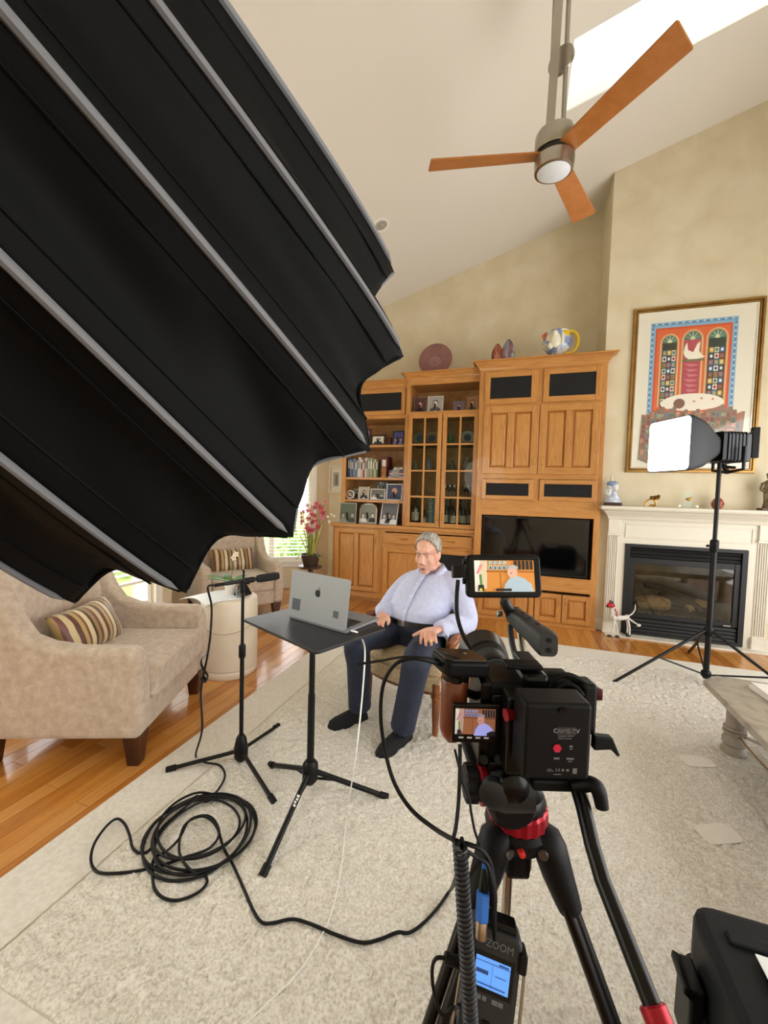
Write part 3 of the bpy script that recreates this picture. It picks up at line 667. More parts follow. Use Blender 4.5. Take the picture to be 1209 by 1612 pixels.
# recessed lamp
c = Vector((-1.495, 4.087, cz(-1.495))); cn = Vector((-.30, 0, 1)).normalized()
rl_ = thing('recessed_downlight', 'small round recessed downlight in the sloped ceiling', 'ceiling light', c)
g = G(); g.lathe([(.062, .0), (.085, -.006), (.095, -.004), (.098, .001)], 32, (0, 0, 0), cn); obj('trim_ring', g, TRIMW, rl_, smooth=True)
g = G(); g.lathe([(.064, -.001), (.058, -.0015), (0, -.002)], 32, (0, 0, 0), cn); obj('lamp_face', g, mat('lamp_off', 'a8a49a', .5), rl_, smooth=True)
g = G(); g.ball(-cn*.004, (.04, .04, .014), 16); obj('lamp_eyeball', g, mat('lamp_off'), rl_, smooth=True)

# ------------------------------------------------------------------ armchairs
CHEN = mat('chenille', rough=.85, cols=['ae9a85', 'bba996', 'c8b9a7'], scale=26, detail=7, pos=(.3, .7), bump=.3, bscale=110, sheen=.4, dist=.3)
LEGW = mat('dark_leg', rough=.35, cols=['32190f', '4a2616'], scale=8, stretch=(3, 3, .6))
def rbox_mesh(sx, sy, sz, r, puff=0., k=5):
    """rounded cushion block centred at the origin"""
    g = G(); n = 14; vs = []; idx = {}
    def key(p): return tuple(round(v, 5) for v in p)
    fs = []
    for ax in range(3):
        for sg in (-1, 1):
            for i in range(n):
                for j in range(n):
                    q = []
                    for di, dj in ((0, 0), (1, 0), (1, 1), (0, 1)):
                        p = [0, 0, 0]; p[ax] = sg; p[(ax+1) % 3] = -1+2*(i+di)/n; p[(ax+2) % 3] = -1+2*(j+dj)/n
                        kk = key(p)
                        if kk not in idx:
                            idx[kk] = len(vs); h = (sx/2, sy/2, sz/2)
                            v = Vector((p[0]*h[0], p[1]*h[1], p[2]*h[2])); c = Vector([max(-h[a]+r, min(h[a]-r, v[a])) for a in range(3)]); dd = v-c
                            if dd.length > 1e-9: v = c+dd.normalized()*r
                            if puff:
                                f = (1-p[0]**2)*(1-p[1]**2) if abs(p[2]) > 0 else 0
                                v.z += math.copysign(puff, p[2])*f if abs(p[2]) > .01 else 0
                            vs.append(v)
                        q.append(idx[kk])
                    fs.append(tuple(q if sg > 0 else q[::-1]))
    g.add(vs, fs); return g
def armchair(label, loc, rz):
    t = thing('armchair', label, 'armchair', loc, rz, 'tan upholstered armchairs')
    prof = [(-.41, .16), (-.425, .30), (-.42, .54), (-.405, .60), (-.36, .625), (-.10, .625), (.04, .645), (.13, .68), (.20, .78), (.255, .92), (.29, 1.0), (.35, 1.035), (.42, 1.02), (.455, .95), (.44, .60), (.41, .16)]
    for s in (-1, 1):
        g = G(); M = Matrix(((0, 0, 1, -.445 if s < 0 else .335), (1, 0, 0, 0), (0, 1, 0, 0), (0, 0, 0, 1))); g.prism(prof, .11, M)
        a = obj('arm', g, CHEN, t, bevel=.032, seg=4, smooth=True)
    g = G(); rings = []
    for z, y0, y1 in ((.17, .20, .40), (.45, .22, .42), (.75, .25, .44), (.95, .29, .45), (1.02, .32, .43)):
        rings.append([Vector((x, yy, z)) for x, yy in ((-.36, y0), (-.18, y0+.02), (0, y0+.025), (.18, y0+.02), (.36, y0), (.36, y1), (0, y1+.01), (-.36, y1))])
    g.loft(rings); obj('backrest', g, CHEN, t, bevel=.03, seg=3, smooth=True)
    g = G(); g.box(-.34, .34, -.40, .22, .16, .315); obj('seat_base', g, CHEN, t, bevel=.012)
    g = rbox_mesh(.665, .68, .17, .035, .012); g.v = [(x, y-.10, z+.40) for x, y, z in g.v]; cu = obj('seat_cushion', g, CHEN, t, smooth='all')
    for zz in (.47, .335):
        g = G(); g.tube([(x, y, zz) for x, y in ((-.325, .2), (-.325, -.40), (-.29, -.435), (.29, -.435), (.325, -.40), (.325, .2))], .005, 6); obj('piping', g, CHEN, cu)
    for x, y in ((-.375, -.36), (.375, -.36), (-.375, .36), (.375, .36)):
        g = G(); g.hexa([(x-.03, y-.03, 0), (x+.03, y-.03, 0), (x+.03, y+.03, 0), (x-.03, y+.03, 0)], [(x-.048, y-.045, .165), (x+.048, y-.045, .165), (x+.048, y+.045, .165), (x-.048, y+.045, .165)]); obj('leg', g, LEGW, t, bevel=.004)
    return t
A1 = ((-2.334, 1.766, 0), math.radians(111.8)); A2 = ((-3.15, 3.90, 0), math.radians(55))
armchair('near tan chenille armchair with low sloping arms, left of the side table', *A1)
armchair('far tan chenille armchair by the bay window behind the side table', *A2)
def stripe_mat():
    m = bpy.data.materials.new('striped_satin'); m.use_nodes = True; nt = m.node_tree; b = nt.nodes['Principled BSDF']; b.inputs['Roughness'].default_value = .42; b.inputs['Sheen Weight'].default_value = .3
    tc = nt.nodes.new('ShaderNodeTexCoord'); nz = nt.nodes.new('ShaderNodeTexNoise'); nz.inputs['Scale'].default_value = 6
    sx = nt.nodes.new('ShaderNodeSeparateXYZ'); nt.links.new(tc.outputs['Object'], sx.inputs[0]); nt.links.new(tc.outputs['Object'], nz.inputs['Vector'])
    ad = nt.nodes.new('ShaderNodeMath'); ad.operation = 'MULTIPLY_ADD'; ad.inputs[1].default_value = .02; nt.links.new(nz.outputs['Fac'], ad.inputs[0]); nt.links.new(sx.outputs['X'], ad.inputs[2])
    mu = nt.nodes.new('ShaderNodeMath'); mu.operation = 'MULTIPLY'; mu.inputs[1].default_value = 5.2; nt.links.new(ad.outputs[0], mu.inputs[0])
    fr = nt.nodes.new('ShaderNodeMath'); fr.operation = 'FRACT'; nt.links.new(mu.outputs[0], fr.inputs[0])
    rp = nt.nodes.new('ShaderNodeValToRGB'); rp.color_ramp.interpolation = 'CONSTANT'; e = rp.color_ramp.elements
    seq = [(0, 'c8b489'), (.16, '5a3428'), (.30, 'b59a62'), (.42, '7a4a3a'), (.50, 'd8c8a0'), (.66, '4a2c22'), (.76, '9b8050'), (.88, '6d3f38')]
    e[0].position = 0; e[0].color = lin(seq[0][1]); e[1].position = seq[1][0]; e[1].color = lin(seq[1][1])
    for p, c in seq[2:]: x = e.new(p); x.color = lin(c)
    nt.links.new(fr.outputs[0], rp.inputs['Fac']); nt.links.new(rp.outputs['Color'], b.inputs['Base Color']); return m
STRIPE = stripe_mat()
def pillow(label, A, lx, ly, z, lean, rz=0):
    R = ROOTM[[o for o in bpy.data.objects if o.name.startswith('armchair') and (Vector(o.location)-Vector(A[0])).length < .01][0]]
    p = R @ Vector((lx, ly, z)); g = G(); n = 18; vs = []; fs = []
    for sgn in (1, -1):
        base = len(vs)
        for i in range(n+1):
            for j in range(n+1):
                u = -1+2*i/n; v = -1+2*j/n; cu = 1-.10*(1-v*v)*abs(u)**3*0; hx = .25*(1-.06*(1-abs(v))**1); hz = .15*(1-.10*(1-abs(u))**1)
                th = .085*((1-abs(u)**2.4)*(1-abs(v)**2.4))**.55
                vs.append((u*hx, sgn*th, v*hz))
        for i in range(n):
            for j in range(n): a = base+i*(n+1)+j; fs.append((a, a+n+1, a+n+2, a+1) if sgn > 0 else (a, a+1, a+n+2, a+n+1))
    g.add(vs, fs); bmo = obj('lumbar_pillow', g, STRIPE, smooth='all'); tag(bmo, label, 'pillow', 'striped lumbar pillows on the armchairs')
    bm = bmesh.new(); bm.from_mesh(bmo.data); bmesh.ops.remove_doubles(bm, verts=bm.verts, dist=.0006); bm.to_mesh(bmo.data); bm.free()
    bmo.location = p; bmo.rotation_euler = (Matrix.Rotation(A[1]+rz, 4, 'Z') @ Matrix.Rotation(lean, 4, 'X')).to_euler()
pillow('brown and gold striped pillow on the near armchair', A1, -.03, .10, .60, -.45, .0)
pillow('brown and gold striped pillow on the far armchair', A2, .02, .12, .60, -.4, 0)

# ------------------------------------------------------------------ drum table and what stands on it
LEATHER = mat('cream_leather', rough=.5, cols=['dfd2bd', 'e9dfcd'], scale=4, bump=.05, bscale=80)
DZ = .60; DC = (-2.165, 2.64)
dt = thing('drum_side_table', 'round cream leather drum side table between the armchairs', 'side table', (*DC, 0))
g = G(); g.lathe([(.205, 0.0), (.211, .01), (.211, .05), (.206, .058)], 48); obj('base_ring', g, LEATHER, dt, smooth=True)
g = G(); g.lathe([(.202, .058), (.213, .066), (.215, .20), (.213, DZ-.03), (.206, DZ-.008), (.19, DZ), (0, DZ)], 48); obj('body', g, LEATHER, dt, smooth=True)
g = G(); pts = [(.2165*math.cos(a), .2165*math.sin(a), .46-.10*math.sin((a+2.6)*1.0)) for a in np.linspace(-PI*.95, .4, 30)]; g.tube(pts, .003, 6); obj('seam', g, mat('seam', 'b8a98f', .6), dt)
def onD(dx, dy): return (DC[0]+dx, DC[1]+dy, DZ+.001)
# printed sheets drooping over the edge
PA, PB, PC_, PD = (atZ(*q, DZ) for q in ((322, 951), (380, 944), (384, 912), (282, 922)))
g = G(); n = 12; P0 = Vector((-2.27, 2.50, DZ+.004)); ex = Vector((.93, .36, 0)); ey = Vector((-.36, .93, 0)); vs = []
for i in range(n+1):
    for j in range(n+1):
        p = (PA*(1-i/n)+PB*(i/n))*(1-j/n)+(PD*(1-i/n)+PC_*(i/n))*(j/n); d = Vector((p.x-DC[0], p.y-DC[1])).length; z = .0-max(0, d-.20)*.30+.006*math.sin(i*.5)*(j/n)
        vs.append((p.x, p.y, DZ+.006+z))
g.add(vs, [(i*(n+1)+j, (i+1)*(n+1)+j, (i+1)*(n+1)+j+1, i*(n+1)+j+1) for i in range(n) for j in range(n)])
pp = obj('paper_sheet', g, mat('paper', 'eef1f6', .7), smooth='all'); pp.modifiers.new('t', 'SOLIDIFY').thickness = .0012; tag(pp, 'loose white printed sheets hanging over the drum table edge', 'paper')
# orchid in white pot
op = thing('potted_orchid', 'small orchid with broad leaves in a white pot on the drum table', 'plant', onD(-.03, .05))
g = G(); g.lathe([(.0, 0), (.04, 0), (.055, .09), (.05, .09), (.045, .075), (0, .075)], 20); obj('pot', g, mat('white_ceramic', 'eeeae4', .25), op, smooth=True)
LEAFG = mat('orchid_leaf', rough=.4, cols=['3f6f33', '5d8c46'], scale=8)
def strap_leaf(base, d, ln, w, up, droop, m, parent, name='leaf', seg=10):
    g = G(); d = Vector((math.cos(d), math.sin(d), 0)); s = Vector((-d.y, d.x, 0)); vs = []
    for i in range(seg+1):
        t = i/seg; c = Vector(base)+d*(ln*t)+Vector((0, 0, up*t-droop*t*t)); ww = w*math.sin(PI*min(1, .12+.88*t))**.7*(1 if t < .98 else .2)
        vs += [c-s*ww+Vector((0, 0, ww*.35)), c-Vector((0, 0, 0)), c+s*ww+Vector((0, 0, ww*.35))]
    g.add(vs, [(i*3+k, i*3+k+1, (i+1)*3+k+1, (i+1)*3+k) for i in range(seg) for k in (0, 1)])
    o = obj(name, g, m, parent, smooth='all', rec=False); o.modifiers.new('t', 'SOLIDIFY').thickness = .0015; return o
for a, ln in ((3.3, .24), (2.6, .2), (4.0, .19), (.3, .16), (1.2, .15), (5.2, .13)): strap_leaf((0, 0, .08), a, ln, .03, .11, .06, LEAFG, op)
g = G(); g.tube([(0, 0, .08), (.01, .0, .22), (.03, -.01, .30), (.06, -.02, .33)], .003, 6, sm=4); obj('flower_stem', g, mat('stem_green', '6c7d45', .6), op)
def blossom(parent, c, r, m, mc, n=5, tilt=None):
    c = Vector(c); ax = Vector(tilt) if tilt is not None else Vector((.2, -1, .1)); ax.normalize(); u, v = ortho(ax); fl_ = None; g = G()
    for k in range(n):
        a = 2*PI*k/n; d = u*math.cos(a)+v*math.sin(a); s = ax.cross(d); 
        pts = [c, c+d*r*.5+s*r*.32+ax*r*.12, c+d*r+ax*r*.05, c+d*r*.5-s*r*.32+ax*r*.12]; g.quad(*pts)
    f = obj('blossom', g, m, parent, rec=False); g = G(); g.ball(c+ax*r*.12, r*.2, 8); obj('flower_centre', g, mc, f)
WPET = mat('white_petal', 'f0e8da', .5)
for c in ((.06, -.02, .33), (.035, -.015, .30)): blossom(op, c, .03, WPET, mat('flower_yellow', 'd8b84a', .6))
# tumbler
tg = thing('water_glass', 'clear glass tumbler on the drum table beside the microphone', 'glass', onD(.115, -.02))
CLEAR = mat('clear_glass', 'ffffff', .02, trans=1.)
g = G(); g.lathe([(.0, 0), (.034, 0), (.037, .09), (.0345, .09), (.032, .012), (0, .012)], 24); obj('tumbler', g, CLEAR, tg, smooth=True)
g = G(); g.lathe([(0, .0125), (.0318, .0125), (.0338, .06), (0, .06)], 24); obj('water', g, pane_mat('water', 'eaf4f6', .1), tg, smooth=True)
# black triangular stand
bs = thing('desk_phone_stand', 'small black wedge stand on the drum table behind the sheets', 'phone stand', onD(.075, .06))
g = G(); g.hexa([(-.05, -.06, 0), (.05, -.06, 0), (.05, .06, 0), (-.05, .06, 0)], [(-.015, -.02, .1), (.015, -.02, .1), (.015, .02, .1), (-.015, .02, .1)]); obj('wedge', g, mat('black_plastic', '090a0b', .45, spec=.25), bs, bevel=.006)
g = G(); g.tube([(0, 0, .09), (.0, .01, .18), (-.01, .015, .20)], .009, 8); obj('post', g, mat('black_plastic'), bs)
# pen standing at the sheet edge
# ------------------------------------------------------------------ microphone on its stand
BP = mat('black_plastic')
ms = thing('microphone_stand', 'thin black tripod microphone stand left of the laptop table', 'microphone stand', (-1.335, 1.725, 0))
g = G(); g.cyl((0, 0, .05), (0, 0, .62), .011, n=12); g.cyl((0, 0, .60), (0, 0, .95), .008, n=12); obj('pole', g, BM, ms, smooth=True)
g = G(); g.lathe([(.016, .58), (.018, .59), (.018, .64), (.013, .65)], 14); obj('height_clutch', g, BP, ms, smooth=True)
g = G(); g.lathe([(.018, .03), (.034, .05), (.036, .10), (.026, .15), (.015, .17)], 18); obj('hub', g, BP, ms, smooth=True)
for tx, ty in ((-1.648, 1.547), (-1.013, 1.55), (-1.347, 2.089)):
    d = Vector((tx+1.335, ty-1.725, 0)); g = G(); g.tube([(0, 0, .085), (d.x*.93, d.y*.93, .022)], .010, 10); l = obj('leg', g, BM, ms, smooth=True)
    g = G(); g.tube([(d.x*.88, d.y*.88, .026), (d.x, d.y, .017)], .015, 10); obj('rubber_foot', g, BP, l, smooth=True)
top = Vector((-1.335, 1.725, .965))
g = G(); g.lathe([(.014, .92), (.015, .93), (.012, .965), (.012, .985)], 12); obj('clip_thread', g, BP, ms, smooth=True)
A_ = atY(354, 919, 1.665); B_ = atY(440, 906, 1.87); ax = (B_-A_).normalized()
mid = A_+(B_-A_)*.42
mic = thing('shotgun_microphone', 'black shotgun microphone with foam windscreen aimed at the seated man', 'microphone', mid)
g = G(); g.lathe([(.009, 0), (.0105, .01), (.0105, .17)], 14, A_, ax); obj('barrel', g, mat('mic_metal', '2a2b2d', .4, .6), mic, world=True, smooth=True)
L_ = (B_-A_).length
g = G(); g.lathe([(.012, .155), (.019, .16), (.0215, .18), (.0215, L_-.02), (.017, L_-.003), (.006, L_)], 16, A_, ax); obj('foam_windscreen', g, mat('foam', '101012', .95, cols=['0c0c0d', '1a1a1c'], scale=300), mic, world=True, smooth=True)
g = G(); g.tube([top+Vector((0, 0, .015)), A_+ax*.12-Vector((0, 0, .012))], .012, 10); g.lathe([(.014, .09), (.015, .095), (.015, .14), (.014, .145)], 14, A_, ax); obj('mic_clip', g, BP, mic, world=True, smooth=True)
g = G(); g.lathe([(.008, -.05), (.009, -.04), (.009, 0), (.0085, .004)], 12, A_, ax); obj('connector', g, BP, mic, world=True, smooth=True)
CABLE = mat('black_rubber', '0c0d0f', .5, spec=.25)
def cable(name, label, pts, r, m=None, sm=8, n=8, cat='cable', group=None):
    b = min(pts, key=lambda p: p[2]); t = G(); t.tube(pts, r, n, sm=sm)
    o = obj(name, t, m or CABLE, smooth=True); return tag(o, label, cat, group)
back = A_-ax*.05
P = [back, back-ax*.03-Vector((0, 0, .006)), atY(333, 955, 1.62), atY(331, 1000, 1.60), atY(326, 1035, 1.59), atY(318, 1075, 1.58), atY(316, 1100, 1.57), atY(318, 1150, 1.53), atZ(308, 1190, .02), atZ(322, 1200, .03), atZ(346, 1205, .032), atZ(354, 1222, .03), atZ(342, 1245, .028), atZ(322, 1262, .028)]
# coil on the rug
CC = Vector((-1.20, 1.30, 0)); lay = []
rr2 = np.random.RandomState(4)
for k in range(6*14):
    a = 1.9-2*PI*k/14; lp = k/14; r = .185+.028*math.sin(lp*2.1)+.012*math.sin(a*2+lp)
    lay.append(Vector((CC.x+.015*math.sin(lp*1.7)+r*1.02*math.cos(a), CC.y+.012*math.cos(lp*2.3)+r*.98*math.sin(a), .030+.007*(lp % 3)+.003*math.sin(k))))
def zz(px, py, z=.028): return atZ(px, py, z)
stray1 = [zz(258, 1300), zz(238, 1335), zz(222, 1343), zz(209, 1335), zz(204, 1315), zz(196, 1297), zz(184, 1289), zz(168, 1300), zz(150, 1325), zz(143, 1350), zz(148, 1368), zz(165, 1375), zz(210, 1372), zz(255, 1362)]
stray2 = [zz(242, 1352), zz(240, 1378), zz(244, 1400), zz(258, 1414), zz(282, 1417), zz(312, 1405), zz(326, 1388), zz(318, 1374)]
tail_ = [zz(352, 1335), zz(366, 1360), zz(382, 1395), zz(398, 1432), zz(412, 1452), zz(430, 1453), zz(460, 1447), zz(490, 1455), zz(530, 1472), zz(570, 1484), zz(600, 1478), zz(625, 1468), zz(645, 1468), zz(668, 1452), zz(690, 1428), zz(706, 1405)]
fin = [atD(709, 1401, 1.38), atD(712, 1396, 1.2), atD(714, 1392, 1.0), atD(716, 1388, .84), atD(726, 1365, .74), atD(735, 1345, .70)]
cable('microphone_cable', 'black microphone cable coiled on the rug and running to the tripod', P+lay+stray1+[zz(290, 1350, .04), zz(330, 1335, .045), zz(345, 1310, .045), zz(330, 1285, .045), zz(300, 1290, .045), zz(282, 1320, .045), zz(262, 1340, .045)]+stray2+[zz(300, 1370, .05), zz(282, 1340, .05), zz(290, 1300, .05), zz(318, 1285, .05), zz(340, 1300, .05)]+tail_+fin, .0052, n=7, sm=5)
vs_ = thing('hook_and_loop_strap', 'black cable strap dangling on the microphone cable', 'strap', atY(322, 1055, 1.585))
g = G(); g.tube([atY(326, 1030, 1.58), atY(318, 1036, 1.57), atY(317, 1046, 1.57), atY(322, 1056, 1.57), atY(327, 1064, 1.575), atY(325, 1072, 1.58), atY(318, 1066, 1.585)], .012, 8, sm=4, flat=.16); obj('strap_loop', g, BP, vs_, world=True, smooth=True)

# ------------------------------------------------------------------ laptop table
TZ = .85; TC = Vector((-.872, 1.622, 0)); TR = math.radians(-23.4)
lt = thing('laptop_stand_table', 'black tripod stand with flat tray carrying the laptop', 'laptop stand', (TC.x, TC.y, 0))
g = G(); g.cyl((0, 0, .12), (0, 0, .52), .0165, n=16); obj('lower_pole', g, BM, lt, smooth=True)
g = G(); g.cyl((0, 0, .50), (0, 0, TZ-.012), .0135, n=16); obj('upper_pole', g, BM, lt, smooth=True)
g = G(); g.lathe([(.02, .72), (.024, .725), (.024, .77), (.018, .78)], 16); g.tube([(.0, 0, .75), (-.045, .01, .745)], .008, 8); obj('clamp_collar', g, BP, lt, smooth=True)
g = G(); g.lathe([(.02, .10), (.036, .12), (.036, .19), (.022, .21)], 18); obj('hub', g, BP, lt, smooth=True)
for k, (tx, ty) in enumerate(((-1.187, 1.769), (-.539, 1.77), (-.852, 1.227))):
    d = Vector((tx-TC.x, ty-TC.y, 0)); g = G(); g.tube([(0, 0, .165), (d.x*.95, d.y*.95, .022)], .012, 10); l = obj('leg', g, BM, lt, smooth=True)
    g = G(); g.tube([(d.x*.9, d.y*.9, .028), (d.x, d.y, .016)], .017, 10); obj('rubber_foot', g, BP, l, smooth=True)
    g = G(); g.tube([(0, 0, .125), (d.x*.45, d.y*.45, .105)], .006, 8); obj('brace', g, BM, l)
    if k == 2:
        dn = d.normalized(); side = Vector((-dn.y, dn.x, 0)); slope = (Vector((d.x, d.y, -.15))).normalized(); nrm = Vector((.42, -.62, .66)); nrm = (nrm-slope*nrm.dot(slope)).normalized()
        T = basis(Vector((0, 0, .165))+slope*.15+nrm*.0122, slope, nrm.cross(slope), nrm); 
        for q_ in range(4): g = G(); g.prism(rc(-.026+.013*q_, -.017+.013*q_, -.006+.002*(q_ % 2), .006-.003*(q_ == 2)), .0004, T); obj('white_mark', g, mat('white_ink', 'e8e8e8', .5), l)
tray = G(); M = Matrix.Translation((0, 0, TZ-.012)) @ Matrix.Rotation(TR, 4, 'Z'); tray.prism(rrect(.545, .393, .014), .012, M); obj('tray', tray, mat('tray_black', rough=.4, cols=['101317', '161a1f'], scale=30), lt, bevel=.002)
g = G(); M2 = Matrix.Translation((0, 0, TZ-.05)) @ Matrix.Rotation(TR, 4, 'Z'); g.T = M2; g.box(-.06, .06, -.06, .06, .026, .0375); g.T = None; g.lathe([(.02, TZ-.07), (.03, TZ-.03), (.03, TZ-.012)], 16); obj('tray_bracket', g, BM, lt)
# laptop
h0 = atZ(455, 969, TZ+.012); h1 = atZ(544, 994, TZ+.012); lw = .355
hx_ = (h1-h0); hx_.z = 0; hx_.normalize(); hy_ = Vector((-hx_.y, hx_.x, 0)); hc = (h0+h1)/2; hc.z = TZ
lp = thing('laptop', 'open silver laptop seen from behind its lid, on the black tray', 'laptop', hc, math.atan2(hx_.y, hx_.x))
ALU = mat('space_grey_aluminium', '8b8d91', .42, .55)
g = G(); M = Matrix.Translation((0, .124, .001)); g.prism(rrect(lw, .246, .011), .011, M); base = obj('base', g, ALU, lp, bevel=.002)
g = G(); g.box(-.15, .15, .035, .145, .0121, .0128); kb = obj('keyboard_deck', g, mat('key_black', '0e0e10', .5), base)
km = None
for r in range(5):
    for c in range(13):
        gg = G(); gg.box(-.0095, .0095, -.0085, .0085, 0, .0012)
        if km is None: o = obj('key', gg, mat('key_black'), base, bevel=0); km = o.data
        else: o = bpy.data.objects.new('key', km); COL.objects.link(o); o.parent = base
        o.location = (-.138+c*.023, .046+r*.022, .0128)
g = G(); g.box(-.06, .06, .155, .235, .0121, .0124); obj('trackpad', g, mat('trackpad', '7d7f83', .35, .4), base)
ang = math.radians(-7); LM = basis((0, .0, .012), Vector((1, 0, 0)), Vector((0, -math.sin(ang), math.cos(ang))), Vector((0, -math.cos(ang), -math.sin(ang))))
lh = .217
g = G(); pl = [(x, y+lh/2) for x, y in rrect(lw, lh, .011)]; g.prism(pl, .006, LM); lid = obj('lid', g, mat('lid_aluminium', '86888c', .45, .3), lp, bevel=.0015)
T2 = LM @ Matrix.Translation((0, 0, .0061))
g, mm = flats([('10', rc(-.170, .170, .008, .208))], LM @ Matrix.Rotation(PI, 4, 'Y') @ Matrix.Translation((0, 0, .0003))); obj('display', g, mat('display_on', '9fb4cc', .3, emit=.6), lid)
for x, y, s in ((-.128, .062, .052), (.115, .06, .030)):
    g = G(); g.prism(rc(x-s/2, x+s/2, y-s/2, y+s/2), .0004, T2); obj('sticker', g, mat('sticker_dark', '3d434d', .45), lid)
ap = []
for k in range(40):
    a = 2*PI*k/40; x = math.cos(a); y = math.sin(a); r = 1.0
    px_, py_ = x*.88, y*.92
    if y > 0: py_ -= .20*math.exp(-(x/.30)**2)
    else: py_ += .12*math.exp(-(x/.22)**2); px_ *= 1-.16*(-y)**2
    dx = px_-1.02; dy = py_-.18; dd = math.hypot(dx, dy)
    if dd < .42: px_ = 1.02+dx/dd*.42; py_ = .18+dy/dd*.42
    ap.append((px_*.019, .132+py_*.019))
leaf = [(x*.019, .132+y*.019) for x, y in ((.02, .86), (.05, 1.08), (.2, 1.3), (.42, 1.4), (.42, 1.2), (.3, .98), (.14, .87))]
g = G(); g.prism(ap, .0004, T2); g.prism(leaf, .0004, T2); obj('logo', g, mat('logo_black', '0c0d0e', .4, spec=.2), lid)
plug = ROOTM[lp] @ Vector((lw/2, .03, .006))
g = G(); g.T = None; g.tube([ROOTM[lp] @ Vector((lw/2+.002, .03, .0065)), ROOTM[lp] @ Vector((lw/2+.03, .026, .0065))], .0045, 8)
WC = mat('white_cable', 'eeeeea', .4)
pts = [ROOTM[lp] @ Vector((lw/2+.002, .03, .0085)), ROOTM[lp] @ Vector((lw/2+.035, .022, .012)), atY(566, 999, 1.66), atY(574, 1020, 1.62), atY(573, 1060, 1.59), atY(568, 1120, 1.55), atY(560, 1190, 1.50), atZ(549, 1262, .02), zz(544, 1300), zz(538, 1360), zz(527, 1420), zz(508, 1470), zz(470, 1530), zz(425, 1575), zz(385, 1612), zz(350, 1640)]
cable('charging_cable', 'thin white charging cable falling from the laptop onto the rug', pts, [.0042, .0038, .0034, .0026, .0022, .0018, .0016], WC, sm=6, n=7)

# ------------------------------------------------------------------ small LED softbox on stand by the fireplace
SC = Vector((1.44, 3.80, 0))
st = thing('led_light_stand', 'black tripod light stand in front of the fireplace', 'light stand', SC)
tz = (atY(1133, 732, 3.80)).z
g = G(); g.cyl((0, 0, .06), (0, 0, 1.12), .020, n=14); obj('lower_column', g, BM, st, smooth=True)
g = G(); g.cyl((0, 0, 1.10), (0, 0, tz+.08), .0145, n=14); obj('upper_column', g, BM, st, smooth=True)
g = G(); g.lathe([(.024, 1.06), (.029, 1.07), (.029, 1.15), (.02, 1.16)], 14); g.tube([(0, 0, 1.11), (-.055, -.02, 1.11)], .010, 8); obj('clamp_collar', g, BP, st, smooth=True)
g = G(); g.lathe([(.026, .40), (.03, .41), (.03, .46), (.026, .47)], 14); obj('leg_collar', g, BP, st, smooth=True)
g = G(); g.lathe([(.026, .07), (.034, .08), (.034, .11), (.026, .12)], 14); obj('brace_collar', g, BP, st, smooth=True)
for k in range(3):
    a = math.radians(200+120*k); d = Vector((math.cos(a), math.sin(a), 0)); r = .74
    g = G(); g.tube([d*.03+Vector((0, 0, .44)), d*r+Vector((0, 0, .014))], .0115, 8); l = obj('leg', g, BM, st, smooth=True)
    g = G(); g.tube([d*.03+Vector((0, 0, .095)), d*r*.52+Vector((0, 0, .22))], .007, 8); obj('brace', g, BM, l)
n_ = Vector((-.91, -.42, .0)); n_.normalize(); sx_ = Vector((-n_.y, n_.x, 0)); fc = atY(1052, 701, 3.62)
up = Vector((0, 0, 1))
sl = thing('led_softbox', 'lit white square softbox with black sides on the fireplace stand', 'softbox', (SC.x, SC.y, tz+.09))
def sqr(c, h, r, k=3): return [c+sx_*x+up*z for x, z in rrect(2*h, 2*h, r, k)]
fw = .198; tilt = Vector((0, 0, -.03))
g = G(); g.loft([sqr(fc, fw, .03), sqr(fc-n_*.02, fw*1.01, .03), sqr(fc-n_*.16, fw*.86, .05), sqr(fc-n_*.30, fw*.55, .06), sqr(fc-n_*.36, fw*.42, .05)]); obj('cloth_shell', g, mat('navy_cloth', '14181f', .6), sl, world=True, smooth=True)
g = G(); g.loft([sqr(fc+n_*.001, fw*.965, .03), sqr(fc+n_*.004, fw*.96, .03)]); obj('diffuser', g, mat('led_white', 'ffffff', .8, emit=9.), sl, world=True)
rear = fc-n_*.36
bc = atY(1152, 703, 3.84)
M = basis(bc, sx_, up, n_)
g = G(); g.prism(rrect(.2, .22, .02), .03, basis(rear-n_*.03, sx_, up, n_)); obj('bracket', g, BM, sl, world=True)
rear2 = rear-n_*.05
g = G(); M = basis(rear2-n_*.20, sx_, up, n_); g.prism(rrect(.17, .22, .02), .19, M); obj('lamp_body', g, mat('lamp_case', '1c222c', .4), sl, world=True, bevel=.004)
for k in range(5):
    g = G(); M = basis(rear2-n_*(.04+.03*k), sx_, up, n_); g.prism(rrect(.18, .23, .02), .008, M); obj('cooling_fin', g, BM, sl, world=True)
cm = rear2-n_*.10
g = G(); g.tube([cm+sx_*.125+up*0, cm+sx_*.125-up*.17, cm-up*.19, cm-sx_*.125-up*.17, cm-sx_*.125], .012, 8); obj('yoke', g, BM, sl, world=True)
g = G(); g.tube([cm-up*.19, (SC.x, SC.y, tz+.06)], .018, 10); obj('spigot', g, BM, sl, world=True)
g = G(); g.tube([(SC.x, SC.y, tz+.02), (SC.x-.09, SC.y-.03, tz+.06)], .011, 8); g.tube([(SC.x, SC.y, tz-.01), (SC.x+.10, SC.y, tz-.02)], .011, 8); obj('locking_knob', g, BP, sl, world=True)
ac = thing('lamp_power_adapter', 'dark power brick hanging by cables behind the lit softbox', 'power adapter', atY(1190, 697, 3.95))
g = G(); q = atY(1188, 697, 3.95); M = basis(q-up*.12, Vector((1, 0, 0)), up, Vector((0, -1, 0))); g.T = M; g.box(-.025, .025, 0, .24, -.02, .02); g.T = None; obj('brick', g, BP, ac, world=True, bevel=.006)
